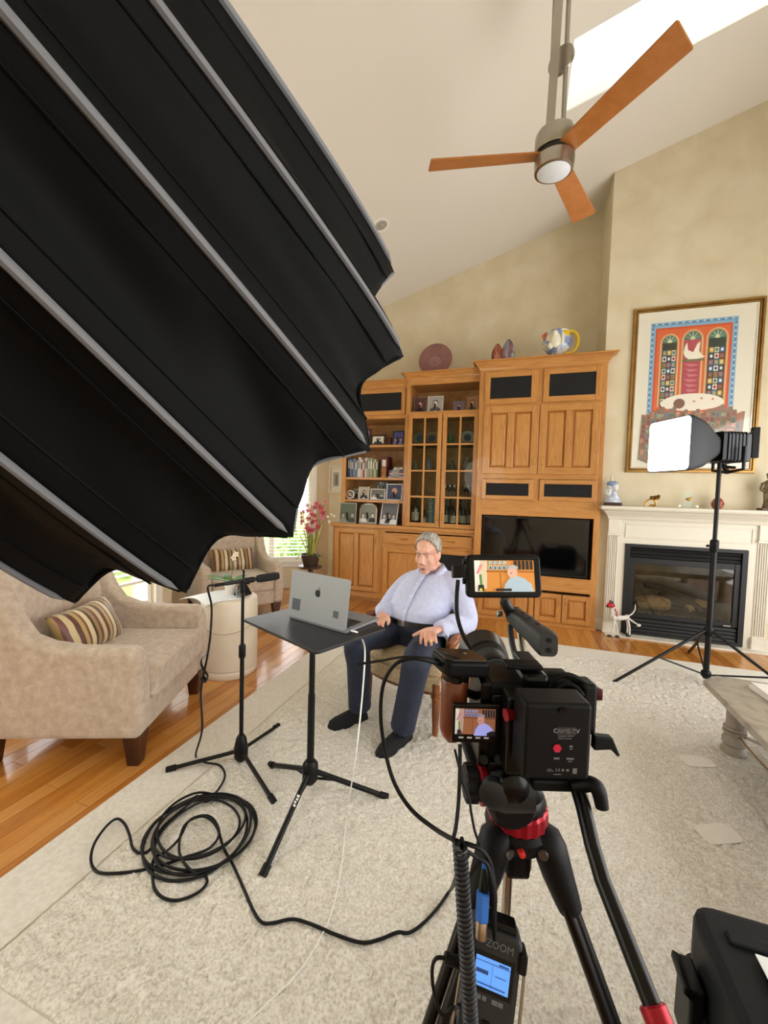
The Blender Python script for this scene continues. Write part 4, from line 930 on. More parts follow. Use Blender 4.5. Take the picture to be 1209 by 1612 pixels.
for dz in (.06, -.09): g = G(); g.tube([rear2-n_*.20+up*dz, (rear2-n_*.30+q)/2+up*(dz+.06), q+up*dz], .006, 6, sm=5); obj('cord', g, CABLE, ac, world=True)

# ------------------------------------------------------------------ coffee table, magazines
CTZ = .405
ct = thing('coffee_table', 'low coffee table with grey brown marbled top and turned leg', 'coffee table', (1.75, 2.2, 0))
MARB = mat('marbled_top', rough=.35, cols=['6e675c', '8f877a', 'a49b8b', '7b7266'], scale=4, detail=8, dist=2.5, pos=(.25, .75))
x0, x1, y0, y1 = 1.06-1.75, 1.25, 1.25-2.2, 2.93-2.2; ch = .10
poly = [(x0, y0+ch), (x0+ch, y0), (x1-ch, y0), (x1, y0+ch), (x1, y1-ch), (x1-ch, y1), (x0+ch, y1), (x0, y1-ch)]
g = G(); g.prism(poly, .035, Matrix.Translation((0, 0, CTZ-.035))); obj('top', g, MARB, ct, bevel=.008)
pin = [(x*.93, y*.93) for x, y in poly]
g = G(); g.prism(pin, .04, Matrix.Translation((0, 0, CTZ-.076))); obj('apron', g, mat('table_leg_paint', rough=.5, cols=['8a8074', '9a9083'], scale=8), ct)
LGM = mat('table_leg_paint')
for lx, ly in ((1.215-1.75, 2.80-2.2), (1.215-1.75, 1.40-2.2), (1.06, .6), (1.06, -.8)):
    g = G(); g.lathe([(.045, 0), (.058, .01), (.062, .03), (.052, .05), (.046, .06), (.058, .075), (.056, .10), (.042, .118), (.042, .125), (.055, .132), (.055, .145), (.046, .15), (.054, .157), (.052, .168), (.043, .175), (.043, .33)], 24, (lx, ly, 0)); obj('leg', g, LGM, ct, smooth=True)
g = G(); g.cyl((1.215-1.75, .6, .13), (1.215-1.75, -.8, .13), .008); obj('stretcher_rod', g, STEEL, ct)
g = G(); g.cyl((1.215-1.75, .6, .13), (1.06, -.8, .13), .008); obj('stretcher_rod', g, STEEL, ct)
for k, (dx, dy, rz, c, lb) in enumerate(((1.44, 2.62, .12, 'd9d7d2', 'thick white magazine lying lowest on the coffee table'), (1.45, 2.63, .05, 'e9e7e2', 'glossy magazine with a family photo lying on top of the other'))):
    m_ = thing('magazine', lb, 'magazine', (dx, dy, CTZ+.0005+k*.016), rz, 'magazines on the coffee table')
    g = G(); g.box(-.15, .15, -.2, .2, 0, .015 if k == 0 else .008); obj('pages', g, mat('pages', 'eeeae2', .7), m_)
    g = G(); g.box(-.153, .153, -.203, .203, .0151 if k == 0 else .0081, .0158 if k == 0 else .0088); cv = obj('cover', g, flatc(c), m_)
    if k: gg, mm = flats([(flatc('7a4a38'), rc(-.1, .02, -.05, .12)), (flatc('caa58a'), ell(-.04, .06, .035, .045)), (flatc('3c5a78'), rc(-.09, .01, -.05, 0))], Matrix.Translation((0, 0, .0089))); obj('cover_photo', gg, mm, cv, rec=False)
# ------------------------------------------------------------------ hard case
cs = thing('hard_case', 'black ribbed hard equipment case in the lower right corner', 'case', (.76, .84, 0))
CASE = mat('case_plastic', rough=.55, spec=.2, cols=['101316', '15191d'], scale=120, bump=.1, bscale=600)
hx, hy = .32, .345; ZT = .45
g = G(); g.prism([(x, y) for x, y in rrect(2*hx, 2*hy, .05)], .27, Matrix.Translation((0, 0, .0))); obj('bottom_shell', g, CASE, cs, bevel=.02, seg=3)
g = G(); g.prism([(x, y) for x, y in rrect(2*hx, 2*hy, .05)], ZT-.285, Matrix.Translation((0, 0, .285))); lidc = obj('lid', g, CASE, cs, bevel=.022, seg=3)
for k in range(3): g = G(); g.prism(rrect(2*hx+.02+(0 if k != 1 else .012), 2*hy+.02+(0 if k != 1 else .012), .05), .016, Matrix.Translation((0, 0, .245+k*.022))); obj('rim', g, CASE, cs, bevel=.004)
for y_ in (.26, .05, -.18):
    g = G(); g.box(-hx+.05, hx-.05, y_-.016, y_+.016, ZT-.004, ZT+.008); obj('lid_rib', g, CASE, lidc, bevel=.005)
for y_ in (.24, -.12):
    g = G(); M = Matrix(((0, 0, 1, 0), (1, 0, 0, 0), (0, 1, 0, 0), (0, 0, 0, 1))); g.prism([(y_-.045, .20), (y_+.045, .20), (y_+.04, .36), (y_-.04, .36)], -.03, Matrix.Translation((-hx-.006, 0, 0)) @ M); lt_ = obj('latch', g, BP, cs, bevel=.006)
    g = G(); g.add([(-hx-.03, y_-.042, .33), (-hx-.03, y_+.042, .33), (-hx-.05, y_+.042, .345), (-hx-.05, y_-.042, .345), (-hx-.02, y_-.042, .352), (-hx-.02, y_+.042, .352), (-hx-.048, y_+.042, .362), (-hx-.048, y_-.042, .362)], [(0,3,2,1),(4,5,6,7),(0,1,5,4),(1,2,6,5),(2,3,7,6),(3,0,4,7)]); obj('latch_lever', g, BP, lt_, bevel=.004)
g = G(); g.tube([(-hx-.01, -.02, .2), (-hx-.05, -.01, .16), (-hx-.055, .06, .14), (-hx-.05, .13, .16), (-hx-.01, .14, .2)], .012, 8, sm=4); obj('carry_handle', g, BP, cs, smooth=True)
q = atZ(1198, 1540, ZT+.009)
g = G(); g.box(0, .21, -.16, .07, 0, .002); pp = obj('paper_note', g, mat('paper')); pp.location = (q.x+.012, q.y-.02, ZT+.010); ROOTM[pp] = Matrix.Identity(4); tag(pp, 'white paper sheet lying on the black hard case', 'paper')
# ------------------------------------------------------------------ the man's chair
PATF = mat('scroll_fabric', rough=.8, cols=['a88f68', 'cbb896', 'a48a64', 'd8c9ac'], scale=16, detail=1., dist=5., pos=(.32, .68), bump=.15, bscale=120)
CHW = mat('walnut_frame', rough=.3, cols=['6b3a1c', '8f5529'], scale=9, stretch=(4, 4, 1), coat=.2)
ch = thing('occasional_chair', 'carved wood armchair in scrolled beige fabric under the seated man', 'chair', (-.60, 2.62, 0), math.radians(-18))
def dpoly(wf, wb, yf, yb_, bulge, n=10):
    p = [(wf*(-1+2*i/n), yf-bulge*(1-(-1+2*i/n)**2)) for i in range(n+1)]
    return p+[(wb, yb_), (-wb, yb_)]
g = G(); g.prism(dpoly(.285, .235, -.235, .30, .055), .075, Matrix.Translation((0, 0, .265))); obj('seat_rail', g, CHW, ch, bevel=.012)
g = G(); g.prism(dpoly(.29, .24, -.24, .28, .058), .10, Matrix.Translation((0, 0, .285))); obj('seat_band', g, PATF, ch, bevel=.012)
g = G()
rings = []
for z, k in ((.38, 1.0), (.42, 1.02), (.455, .98), (.478, .86), (.488, .5)):
    rings.append([Vector((x*k, y*k, z)) for x, y in dpoly(.285, .235, -.24, .26, .06)])
g.loft(rings); obj('seat_cushion', g, PATF, ch, smooth='all')
def turned(p, q, r, name='leg'):
    p = Vector(p); q = Vector(q); L = (q-p).length; g = G()
    g.lathe([(r*.55, 0), (r*.6, .02), (r*.75, .05*L/.28), (r*.7, .06), (r*.95, L*.55), (r*1.0, L*.72), (r*1.25, L*.74), (r*1.25, L*.78), (r*.9, L*.8), (r*1.3, L*.86), (r*1.3, L)], 14, p, q-p); return obj(name, g, CHW, ch, smooth=True)
for x in (-.255, .255): turned((x, -.225, 0), (x, -.225, .34), .026)
for x in (-.21, .21):
    g = G(); g.tube([(x*1.12, .36, 0), (x*1.05, .31, .15), (x, .285, .34)], [.016, .02, .024], 10, sm=4); obj('leg', g, CHW, ch, smooth=True)
# barrel back
na, nz = 26, 8
def arc(t, k=1.): a = PI*(-.02+1.04*t); return Vector((-.35*math.cos(a)*k, -.03+.37*max(-.1, math.sin(a))*k, 0))
def topz(t): u = abs(2*t-1); return .83-.23*(u**2.4)
g = G(); vi = []; vo = []
for i in range(na+1):
    t = i/na; zt = topz(t)
    for j in range(nz+1):
        z = .34+(zt-.34)*j/nz; lean = 1+.10*(z-.34)*math.sin(PI*t)
        vi.append(arc(t, .90*lean)+Vector((0, 0, z))); vo.append(arc(t, 1.0*lean)+Vector((0, 0, z)))
n1 = len(vi); q = lambda i, j: i*(nz+1)+j; fs = []
for i in range(na):
    for j in range(nz): fs.append((q(i, j), q(i+1, j), q(i+1, j+1), q(i, j+1))); fs.append((n1+q(i, j), n1+q(i, j+1), n1+q(i+1, j+1), n1+q(i+1, j)))
    fs.append((q(i, nz), q(i+1, nz), n1+q(i+1, nz), n1+q(i, nz))); fs.append((q(i, 0), n1+q(i, 0), n1+q(i+1, 0), q(i+1, 0)))
for i in (0, na):
    for j in range(nz): fs.append((q(i, j), q(i, j+1), n1+q(i, j+1), n1+q(i, j)))
g.add(vi+vo, fs); obj('backrest', g, PATF, ch, smooth=True)
pts = []
for i in range(na+1): t = i/na; zt = topz(t); lean = 1+.10*(zt-.34)*math.sin(PI*t); pts.append(arc(t, .95*lean)+Vector((0, 0, zt+.006)))
g = G(); g.tube(pts, .020, 10); obj('top_rail', g, CHW, ch, smooth=True)
for s in (-1, 1):
    e = pts[0] if s < 0 else pts[-1]
    g = G(); g.tube([e+Vector((0, .05, .004)), e, Vector((s*.335, -.13, e.z-.0)), Vector((s*.335, -.185, e.z-.012)), Vector((s*.32, -.20, e.z-.06)), Vector((s*.295, -.19, .50)), Vector((s*.285, -.215, .36))], [.02, .022, .026, .028, .024, .02, .022], 10, sm=5); obj('armrest', g, CHW, ch, smooth=True)
    g = G(); g.add([Vector((s*(.285+o), y, z)) for o in (0, .03) for y, z in ((-.19, .36), (.02, .36), (.02, e.z-.01), (-.18, e.z-.01))], [(0, 1, 2, 3), (7, 6, 5, 4), (0, 4, 5, 1), (1, 5, 6, 2), (2, 6, 7, 3), (3, 7, 4, 0)]); obj('arm_panel', g, PATF, ch)

# ------------------------------------------------------------------ the man
man = thing('person', 'elderly man in pale blue shirt and navy trousers seated facing the laptop', 'person', (-.62, 2.45, 0.0))
SKIN = mat('skin', rough=.5, cols=['c98f78', 'd8a28b', 'e0b09a'], scale=14, detail=3)
SHIRT = mat('oxford_shirt', rough=.75, cols=['b9c0de', 'c4cae6'], scale=40, bump=.05, bscale=30)
NAVY = mat('navy_twill', rough=.7, cols=['171f33', '1f2a42'], scale=24, bump=.1, bscale=40)
SHOE = mat('black_felt', rough=.9, cols=['0c0d10', '15161a'], scale=40)
HAIR = mat('grey_hair', rough=.55, cols=['6f6a62', '98938b', 'bcb8b1'], scale=18, stretch=(6, 1.2, 1.2), pos=(.3, .7), bump=.4, bscale=60)
fB = Vector((-.31, -.95, 0)).normalized(); rB = Vector((.95, -.31, 0)).normalized()
def remesh(o, vox, it=6, fac=.5):
    m = o.modifiers.new('remesh', 'REMESH'); m.mode = 'VOXEL'; m.voxel_size = vox; m.use_smooth_shade = True
    if it: s = o.modifiers.new('smooth', 'SMOOTH'); s.iterations = it; s.factor = fac
def limb(g, pts, rad, sm=5, n=14, flat=1.): g.tube(pts, rad, n, sm=sm, flat=flat)
def ringe(c, u, v, a, b, n=20): return [Vector(c)+u*(a*math.cos(2*PI*k/n))+v*(b*math.sin(2*PI*k/n)) for k in range(n)]
hipR, hipL = Vector((-.725, 2.60, .545)), Vector((-.50, 2.53, .535))
kneeR, kneeL = atY(564, 1008, 2.20), atY(657, 1038, 2.12)
ankR, ankL = Vector((-.905, 2.315, .10)), Vector((-.592, 2.19, .10))
shR, shL = atY(645, 917, 2.80), atY(716, 922, 2.69)
elR, elL = atY(609, 958, 2.62), atY(731, 981, 2.54)
wrR, wrL = atY(603, 967, 2.44), atY(691, 990, 2.33)
neckB = atY(684, 897, 2.78); headc = atY(673.5, 870, 2.66)
# head frame
fh = Vector((-.17, -.96, -.20)).normalized(); rh = fh.cross(Vector((0, 0, 1))).normalized()*-1; 
rh = Vector((0, 0, 1)).cross(fh).normalized()*-1
if rh.dot(rB) < 0: rh = -rh
uh = rh.cross(fh); uh = uh if uh.z > 0 else -uh
HM = basis(headc, rh, fh, uh)
def hp(x, y, z): return HM @ Vector((x, y, z))
HR = HM.to_3x3()
g = G()
for c, r in (((0, -.016, .040), (.079, .100, .092)), ((0, .020, -.045), (.067, .080, .087)), ((0, .060, -.112), (.030, .026, .022)), ((0, .084, .030), (.052, .016, .013)), ((.038, .066, -.030), (.025, .024, .028)), ((-.038, .066, -.030), (.025, .024, .028)),
             ((.074, -.012, -.012), (.012, .022, .034)), ((-.074, -.012, -.012), (.012, .022, .034)), ((.074, -.004, -.032), (.010, .012, .016)), ((-.074, -.004, -.032), (.010, .012, .016)), ((.066, .01, -.03), (.012, .03, .04)), ((-.066, .01, -.03), (.012, .03, .04)), ((0, .090, -.074), (.025, .012, .006)), ((0, .088, -.089), (.022, .013, .007)), ((.043, .018, -.088), (.026, .04, .026)), ((-.043, .018, -.088), (.026, .04, .026)),
             ((.013, .098, -.044), (.010, .012, .009)), ((-.013, .098, -.044), (.010, .012, .009)), ((.031, .080, .011), (.020, .010, .007)), ((-.031, .080, .011), (.020, .010, .007)), ((.031, .075, -.016), (.018, .011, .007)), ((-.031, .075, -.016), (.018, .011, .007))):
    g.ball(hp(*c), r, 16, HR)
g.tube([hp(0, .088, .012), hp(0, .103, -.018), hp(0, .112, -.040)], [.009, .012, .014], 12, sm=3)
limb(g, [hp(0, -.025, -.06), (headc+neckB)/2-Vector((0, 0, .03)), neckB, neckB-Vector((.02, .05, .10))], [.050, .052, .060, .08])
spine = [neckB-Vector((.01, .03, .06)), neckB.lerp((hipR+hipL)/2, .5), (hipR+hipL)/2]
limb(g, spine, [.09, .12, .12])
for a, b, c in ((shR, elR, wrR), (shL, elL, wrL)): limb(g, [neckB-Vector((0, 0, .05)), a, b, c], [.06, .055, .042, .030])
for a, b, c in ((hipR, kneeR, ankR), (hipL, kneeL, ankL)): limb(g, [(hipR+hipL)/2, a, b, c], [.08, .06, .036, .028])
# left hand (image right) draped over the knee, thumb out to the side
def hand(g, wr, kn, spread, fdirs, lens_, thumb, r=.0105):
    kn = Vector(kn); d = (kn-wr).normalized(); s = Vector(spread).normalized(); up_ = s.cross(d).normalized()
    g.loft([ringe(wr, s, up_, .028, .020, 14), ringe(wr.lerp(kn, .35), s, up_, .036, .020, 14), ringe(wr.lerp(kn, .75), s, up_, .046, .017, 14), ringe(kn, s, up_, .045, .013, 14)])
    for k in range(4):
        b = kn+s*(-.034+.0227*k)-d*.012; pts = [b]; c = b
        for q_, dd in enumerate(fdirs):
            c = c+(Vector(dd).normalized()+s*(.10*(k-1.5)))*lens_[k]*(.42, .33, .25)[q_]; pts.append(c)
        g.tube(pts, [r*1.05, r, r*.92, r*.75], 10, sm=4)
    g.tube(thumb, [r*1.5, r*1.2, r*1.05, r*.8], 10, sm=4)
knL = atY(673, 997, 2.15)
hand(g, wrL, knL, atY(684, 998, 2.14)-atY(662, 997, 2.16), [atY(673, 1010, 2.04)-atY(673, 997, 2.15), atY(673, 1024, 1.99)-atY(673, 1010, 2.04), atY(674, 1036, 1.99)-atY(673, 1024, 1.99)], [.095, .108, .102, .082], [atY(686, 990, 2.29), atY(672, 991, 2.23), atY(660, 996, 2.19), atY(649, 1001, 2.17)])
knR = atY(599, 975, 2.345)
hand(g, wrR, knR, Vector((.9, -.35, .1)), [Vector((-.15, -.9, -.35)), Vector((-.1, -.6, -.8)), Vector((-.1, -.3, -.9))], [.085, .095, .09, .075], [atY(606, 968, 2.41), atY(611, 973, 2.36), atY(612, 979, 2.33), atY(610, 984, 2.31)])
body = obj('body', g, SKIN, man, world=True); remesh(body, .0052, 3, .4)
# eyes, brows, mouth
for s in (-1, 1):
    g = G(); g.ball(hp(s*.031, .0715, -.003), .0125, 14); e = obj('eye', g, mat('eye_white', 'd8cfc6', .25), man, world=True, smooth='all')
    g = G(); g.ball(hp(s*.031-.001, .0815, -.0055), (.0052, .0035, .0052), 12, HR); obj('iris', g, mat('iris', '2c2a2a', .2), e, world=True, smooth='all')
    g = G(); g.ball(hp(s*.031, .0745, .0045), (.0165, .0115, .0062), 12, HR); obj('eyelid', g, SKIN, e, world=True, smooth='all')
    g = G(); g.tube([hp(s*.012, .0985, .022), hp(s*.03, .0985, .029), hp(s*.05, .086, .023)], [.004, .005, .003], 8, sm=4); obj('eyebrow', g, mat('brow_grey', '9d8274', .7), man, world=True)
g = G(); g.tube([hp(-.021, .092, -.082), hp(-.008, .1005, -.0805), hp(.008, .1005, -.0805), hp(.021, .092, -.082)], [.001, .0038, .0038, .001], 8, sm=4); obj('mouth', g, mat('mouth_dark', '5e2a26', .5), man, world=True)
# hair
g = G(); nA, nT = 40, 22; vs = []
for i in range(nT+1):
    t = PI*.72*i/nT
    for k in range(nA):
        a = 2*PI*k/nA; d = Vector((math.sin(t)*math.cos(a), math.sin(t)*math.sin(a), math.cos(t)))
        rr_ = 1.03+.012*math.sin(a*9+t*5)*math.sin(t); vs.append(hp(d.x*.079*rr_, -.016+d.y*.100*rr_, .040+d.z*.092*rr_))
fs = []
for i in range(nT):
    for k in range(nA):
        t = PI*.72*(i+.5)/nT; a = 2*PI*(k+.5)/nA; d = Vector((math.sin(t)*math.cos(a), math.sin(t)*math.sin(a), math.cos(t)))
        y = -.016+d.y*.1; z = .040+d.z*.092; x = abs(d.x*.079)
        lim = float(np.interp(y, [-.05, -.03, -.015, .005, .02, .04, .055, .09], [-.06, -.05, -.02, -.012, .030, .075, .112, .118]))+.2*max(0, x-.03)*(y > .04)
        if z > lim: fs.append((i*nA+k, (i+1)*nA+k, (i+1)*nA+(k+1) % nA, i*nA+(k+1) % nA))
g.add(vs, fs); h = obj('hair', g, HAIR, man, world=True, smooth='all', rec=False); sd = h.modifiers.new('t', 'SOLIDIFY'); sd.thickness = .005; sd.offset = -1
# shirt
g = G(); B0 = Vector((-.615, 2.56, .61)); N0 = neckB-Vector((0, 0, .015)); axs = (N0-B0).normalized(); fr = rB.cross(axs).normalized(); fr = fr if fr.dot(fB) > 0 else -fr
fr0 = (fB*1.0+Vector((0, 0, .12))).normalized()
def frt(t): return fr0.lerp(fr, min(1, max(0, t))).normalized()
def tring(t, a, b, off=0.): return ringe(B0.lerp(N0, t)+frt(t)*off, rB, frt(t), a, b, 28)
g.loft([tring(-.12, .175, .15, .0), tring(0, .190, .162, .012), tring(.2, .202, .172, .022), tring(.38, .205, .160, .018), tring(.62, .205, .130, .008), tring(.80, .190, .105, 0), tring(.93, .13, .082, 0), tring(1.0, .085, .075, 0)])
limb(g, [neckB+rB*-.05-Vector((0, 0, .055)), shR, shR.lerp(elR, .5)+Vector((-.012, 0, .004)), elR, elR.lerp(wrR, .6), wrR+(wrR-elR)*.02], [.07, .074, .070, .064, .056, .044], 5, 16)
limb(g, [neckB+rB*.05-Vector((0, 0, .055)), shL, shL.lerp(elL, .5)+Vector((.02, 0, .01)), elL+Vector((.01, .01, 0)), elL.lerp(wrL, .6), wrL+(wrL-elL)*.02], [.07, .076, .074, .070, .058, .044], 5, 16)
rng3 = np.random.RandomState(8)
for a, b in ((shR, elR), (elR, wrR), (shL, elL), (elL, wrL)):   # folds in the sleeves
    for k in range(5):
        t = .15+.7*rng3.rand(); c = a.lerp(b, t); d = (b-a).normalized(); u_, v_ = ortho(d); an = rng3.rand()*6.3; rad = .066
        pts = [c+d*.03*(q-1)+(u_*math.cos(an+.7*(q-1))+v_*math.sin(an+.7*(q-1)))*rad for q in range(3)]; g.tube(pts, [.004, .010, .004], 8, sm=3)
for k in range(0):
    t = .1+.65*rng3.rand(); x = (rng3.rand()-.5)*.3; c = B0.lerp(N0, t)+rB*x+fr*(.172*math.sqrt(max(0, 1-(x/.2)**2))); d = (rB*(rng3.rand()-.5)*2+axs*(rng3.rand()-.3)).normalized(); g.tube([c-d*.06-fr*.008, c-fr*.001, c+d*.06-fr*.008], [.003, .008, .003], 8, sm=3)
sh = obj('shirt', g, SHIRT, man, world=True); remesh(sh, .0085, 4, .5)
# collar, placket, buttons, cuffs
nax = (headc-neckB).normalized(); 
def coll(a, h, out): 
    c = neckB+Vector((-.012, -.035, -.008)); return c+(rB*math.cos(a)+fB*math.sin(a))*(.078+out)+Vector((0, 0, h-.045*max(0, math.sin(a))))
g = G(); n = 40; vs = []; aa = np.linspace(PI/2+.30, PI/2-.30+2*PI, n+1)
for a in aa: vs += [coll(a, .0, .0), coll(a, .052, .004), coll(a, .008-(.03 if min(abs(a-aa[0]), abs(a-aa[-1])) < .5 else 0), .030)]
g.add(vs, [(i*3+k, i*3+k+1, (i+1)*3+k+1, (i+1)*3+k) for i in range(n) for k in (0, 1)]); c_ = obj('collar', g, SHIRT, man, world=True, smooth='all', rec=False); c_.modifiers.new('t', 'SOLIDIFY').thickness = .004
def front(t, x=0., out=.004):
    a = np.interp(t, [0, .2, .42, .64, .82, .93, 1], [.162, .172, .160, .135, .110, .088, .075]); o = np.interp(t, [0, .2, .42, .64, .82, 1], [.012, .022, .018, .01, 0, 0]); return B0.lerp(N0, t)+frt(t)*(float(a+o)+out)+rB*x
g = G(); vs = []
for t in np.linspace(.0, .95, 16): vs += [front(t, -.016, .003), front(t, -.016, .007), front(t, .016, .007), front(t, .016, .003)]
g.add(vs, [(i*4+k, i*4+k+1, (i+1)*4+k+1, (i+1)*4+k) for i in range(15) for k in range(3)]); pk = obj('placket', g, SHIRT, man, world=True, smooth='all')
for t in (.2, .42, .62, .8): g = G(); g.lathe([(0, 0), (.006, 0), (.006, .003), (0, .003)], 10, front(t, 0, .0065), fr); obj('button', g, mat('button_white', 'e9e7ea', .3), pk, world=True)
for w_, e_ in ((wrR, elR), (wrL, elL)):
    d = (w_-e_).normalized(); g = G(); g.lathe([(.040, -.045), (.043, -.04), (.0425, .004), (.036, .006), (.034, -.01)], 20, w_, d); obj('cuff', g, SHIRT, man, world=True, smooth=True)
# trousers
g = G(); pc = (hipR+hipL)/2; up0 = Vector((-.02, .12, 1)).normalized()
g.loft([ringe(B0+up0*.03+fr0*.012, rB, fr0, .196, .168, 24), ringe(B0-up0*.03+fr0*.012, rB, fr0, .20, .168, 24), ringe(pc, rB, fr0, .205, .15, 24), ringe(pc-Vector((0, 0, .08))-fB*.02, rB, fB, .19, .15, 24)])
for a, b, c, tw in ((hipR, kneeR, ankR, 1), (hipL, kneeL, ankL, -1)):
    limb(g, [pc+(a-pc)*.4, a, a.lerp(b, .5), b+Vector((0, 0, .0)), b.lerp(c, .35), b.lerp(c, .7), c+(c-b).normalized()*-.01], [.10, .102, .092, .080, .074, .072, .072], 5, 18)
    for k in range(5):
        t = .1+.8*rng3.rand(); cc_ = b.lerp(c, t); u_, v_ = ortho(c-b); an = rng3.rand()*6.3; g.tube([cc_+(u_*math.cos(an+q*.6)+v_*math.sin(an+q*.6))*.07+Vector((0, 0, .02*q)) for q in (-1, 0, 1)], [.003, .009, .003], 8, sm=3)
tr = obj('trousers', g, NAVY, man, world=True); remesh(tr, .009, 4, .5)
g = G(); g.loft([ringe(B0+up0*.002+fr0*.012, rB, fr0, .202, .174, 32), ringe(B0+up0*.032+fr0*.012, rB, fr0, .200, .172, 32)]); bl = obj('belt', g, mat('black_leather', '0f0f11', .35), man, world=True, smooth=True)
g = G(); M = basis(B0+up0*.017+fr0*.185, rB, up0, fr0); 
frame = [(x, y) for x, y in rrect(.05, .034, .006)]; g.prism(frame, .004, M); obj('buckle', g, STEEL, bl, world=True)
# slippers and socks
for ank, toe, heel in ((ankR, Vector((-1.045, 2.17, 0)), Vector((-.878, 2.365, 0))), (ankL, Vector((-.675, 2.025, 0)), Vector((-.572, 2.285, 0)))):
    d = (toe-heel).normalized(); s = Vector((-d.y, d.x, 0)); L = (toe-heel).length; g = G(); base = .022
    R_ = []
    for t, w_, h_ in ((-.01, .018, .03), (.04, .034, .062), (.22, .040, .085), (.42, .044, .078), (.62, .050, .062), (.82, .049, .05), (.95, .036, .038), (1.01, .014, .022)):
        c = heel+d*(L*t)+Vector((0, 0, base)); R_.append([c+s*(w_*math.cos(a))+Vector((0, 0, max(0, h_*math.sin(a)) if math.sin(a) > 0 else .010*math.sin(a)+.0)) for a in np.linspace(0, 2*PI, 18, endpoint=False)])
    g.loft(R_); sp = obj('slipper', g, SHOE, man, world=True, smooth=True)
    g = G(); g.tube([heel+d*L*.22+Vector((0, 0, .075)), ank+Vector((0, 0, .0)), ank+Vector((0, 0, .07))], [.052, .05, .05], 14, sm=3); obj('sock', g, SHOE, man, world=True, smooth=True)
    g = G(); pr = []
    for t, w_ in ((-.02, .02), (.05, .036), (.22, .042), (.42, .046), (.62, .053), (.82, .052), (.95, .039), (1.02, .015)): pr.append((t, w_))
    poly = [heel+d*(L*t)+s*w_ for t, w_ in pr]+[heel+d*(L*t)-s*w_ for t, w_ in reversed(pr)]; n_p = len(poly)
    g.add([p+Vector((0, 0, .013)) for p in poly]+[p+Vector((0, 0, .024)) for p in poly], [tuple(range(n_p-1, -1, -1)), tuple(range(n_p, 2*n_p))]+[(i, (i+1) % n_p, n_p+(i+1) % n_p, n_p+i) for i in range(n_p)]); obj('sole', g, mat('sole', '0a0a0b', .8), sp, world=True)
g = G(); g.lathe([(.0098, -.003), (.0118, -.002), (.0118, .002), (.0098, .003)], 14, atY(677, 1009, 2.05), Vector((0, -.3, -1))); obj('ring', g, mat('gold', 'd8b25a', .25, 1.), man, world=True, smooth=True)
# ------------------------------------------------------------------ filming rig in the foreground
RZ = -YAW   # the rig looks the way this view looks
FW = Vector((math.sin(YAW), math.cos(YAW), 0)); RT = Vector((math.cos(YAW), -math.sin(YAW), 0)); UP = Vector((0, 0, 1))
tc_ = atD(813, 1300, .78)
TRI = Vector((tc_.x, tc_.y, 0)); RM = basis(TRI, RT, FW, UP); RI = RM.inverted()
def L(px, py, D): return RI @ atD(px, py, D)
def rbx(px0, px1, py0, py1, D0, D1, g=None):
    """box whose near face spans the measured rectangle at depth D0 and which reaches back to D1"""
    a = L(px0, py0, D0); b = L(px1, py1, D0); dd = D1-D0; y = (a.y+b.y)/2
    g = g or G(); g.box(min(a.x, b.x), max(a.x, b.x), y, y+dd, min(a.z, b.z), max(a.z, b.z)); return g
tri = thing('camera_tripod', 'black video tripod with red-ringed fluid head and pan arm', 'tripod', TRI, RZ)
RED = mat('anodised_red', 'a01828', .35, .5); GREYM = mat('grey_casting', '2a2e32', .45, .3); GLB = mat('gloss_black', '060607', .3, spec=.3)
DKP = mat('dark_plastic', rough=.5, cols=['0a0b0c', '0f1012'], scale=60, spec=.2)
zb = L(812, 1276, .78).z
zl = zb
g = G(); g.lathe([(.030, zl-.06), (.055, zl-.045), (.060, zl-.02), (.052, zl-.012)], 24); obj('bowl_casting', g, DKP, tri, smooth=True)
g = G(); rings = []
n = 36
for z, r in ((zl-.012, .052), (zl-.008, .056), (zl+.018, .056), (zl+.022, .052)):
    rings.append([Vector(((r*(1.0 if k % 2 else .955))*math.cos(2*PI*k/n), (r*(1.0 if k % 2 else .955))*math.sin(2*PI*k/n), z)) for k in range(n)])
g.loft(rings); obj('bowl_ring', g, RED, tri)
g = G(); g.lathe([(.050, zl+.022), (.052, zl+.03), (.046, zl+.045), (.03, zl+.05)], 24); obj('pan_base', g, GLB, tri, smooth=True)
# spider shoulders and legs
for ang, r_ in ((-32, .40), (212, .44), (90, .42)):
    a = math.radians(ang); d = Vector((math.cos(a), math.sin(a), 0)); s = Vector((-d.y, d.x, 0)); top = d*.055+UP*(zl-.035); foot = d*r_+UP*.03
    g = G(); g.tube([UP*(zl-.035)+d*.02, top, top.lerp(foot, .06), top.lerp(foot, .13)], [.028, .032, .028, .021], 12, sm=3); lg = obj('leg', g, DKP, tri, smooth=True)
    for o in (-.0125, .0125):
        g = G(); g.tube([top.lerp(foot, .08)+s*o, top.lerp(foot, .62)+s*o], .0105, 10); obj('upper_tube', g, GLB, lg, smooth=True)
    g = G(); g.tube([top.lerp(foot, .5), foot], .0105, 10); obj('lower_tube', g, GLB, lg, smooth=True)
    g = G(); g.tube([top.lerp(foot, .58), top.lerp(foot, .66)], .022, 10); obj('leg_clamp', g, RED, lg, smooth=True)
    g = G(); g.ball(foot, .026, 10); obj('rubber_foot', g, BP, lg, smooth=True)
    g = G(); g.cyl(top+s*.034, top-s*.034, .009, n=12); obj('pivot_bolt', g, STEEL, lg)
g = G(); p_ = L(822, 1345, .715); g.lathe([(.0, .004), (.0055, .003), (.006, 0), (.006, -.02)], 12, p_, (0, -1, .15)); obj('red_bolt', g, mat('red_bolt', 'c8281e', .4), tri, smooth=True)
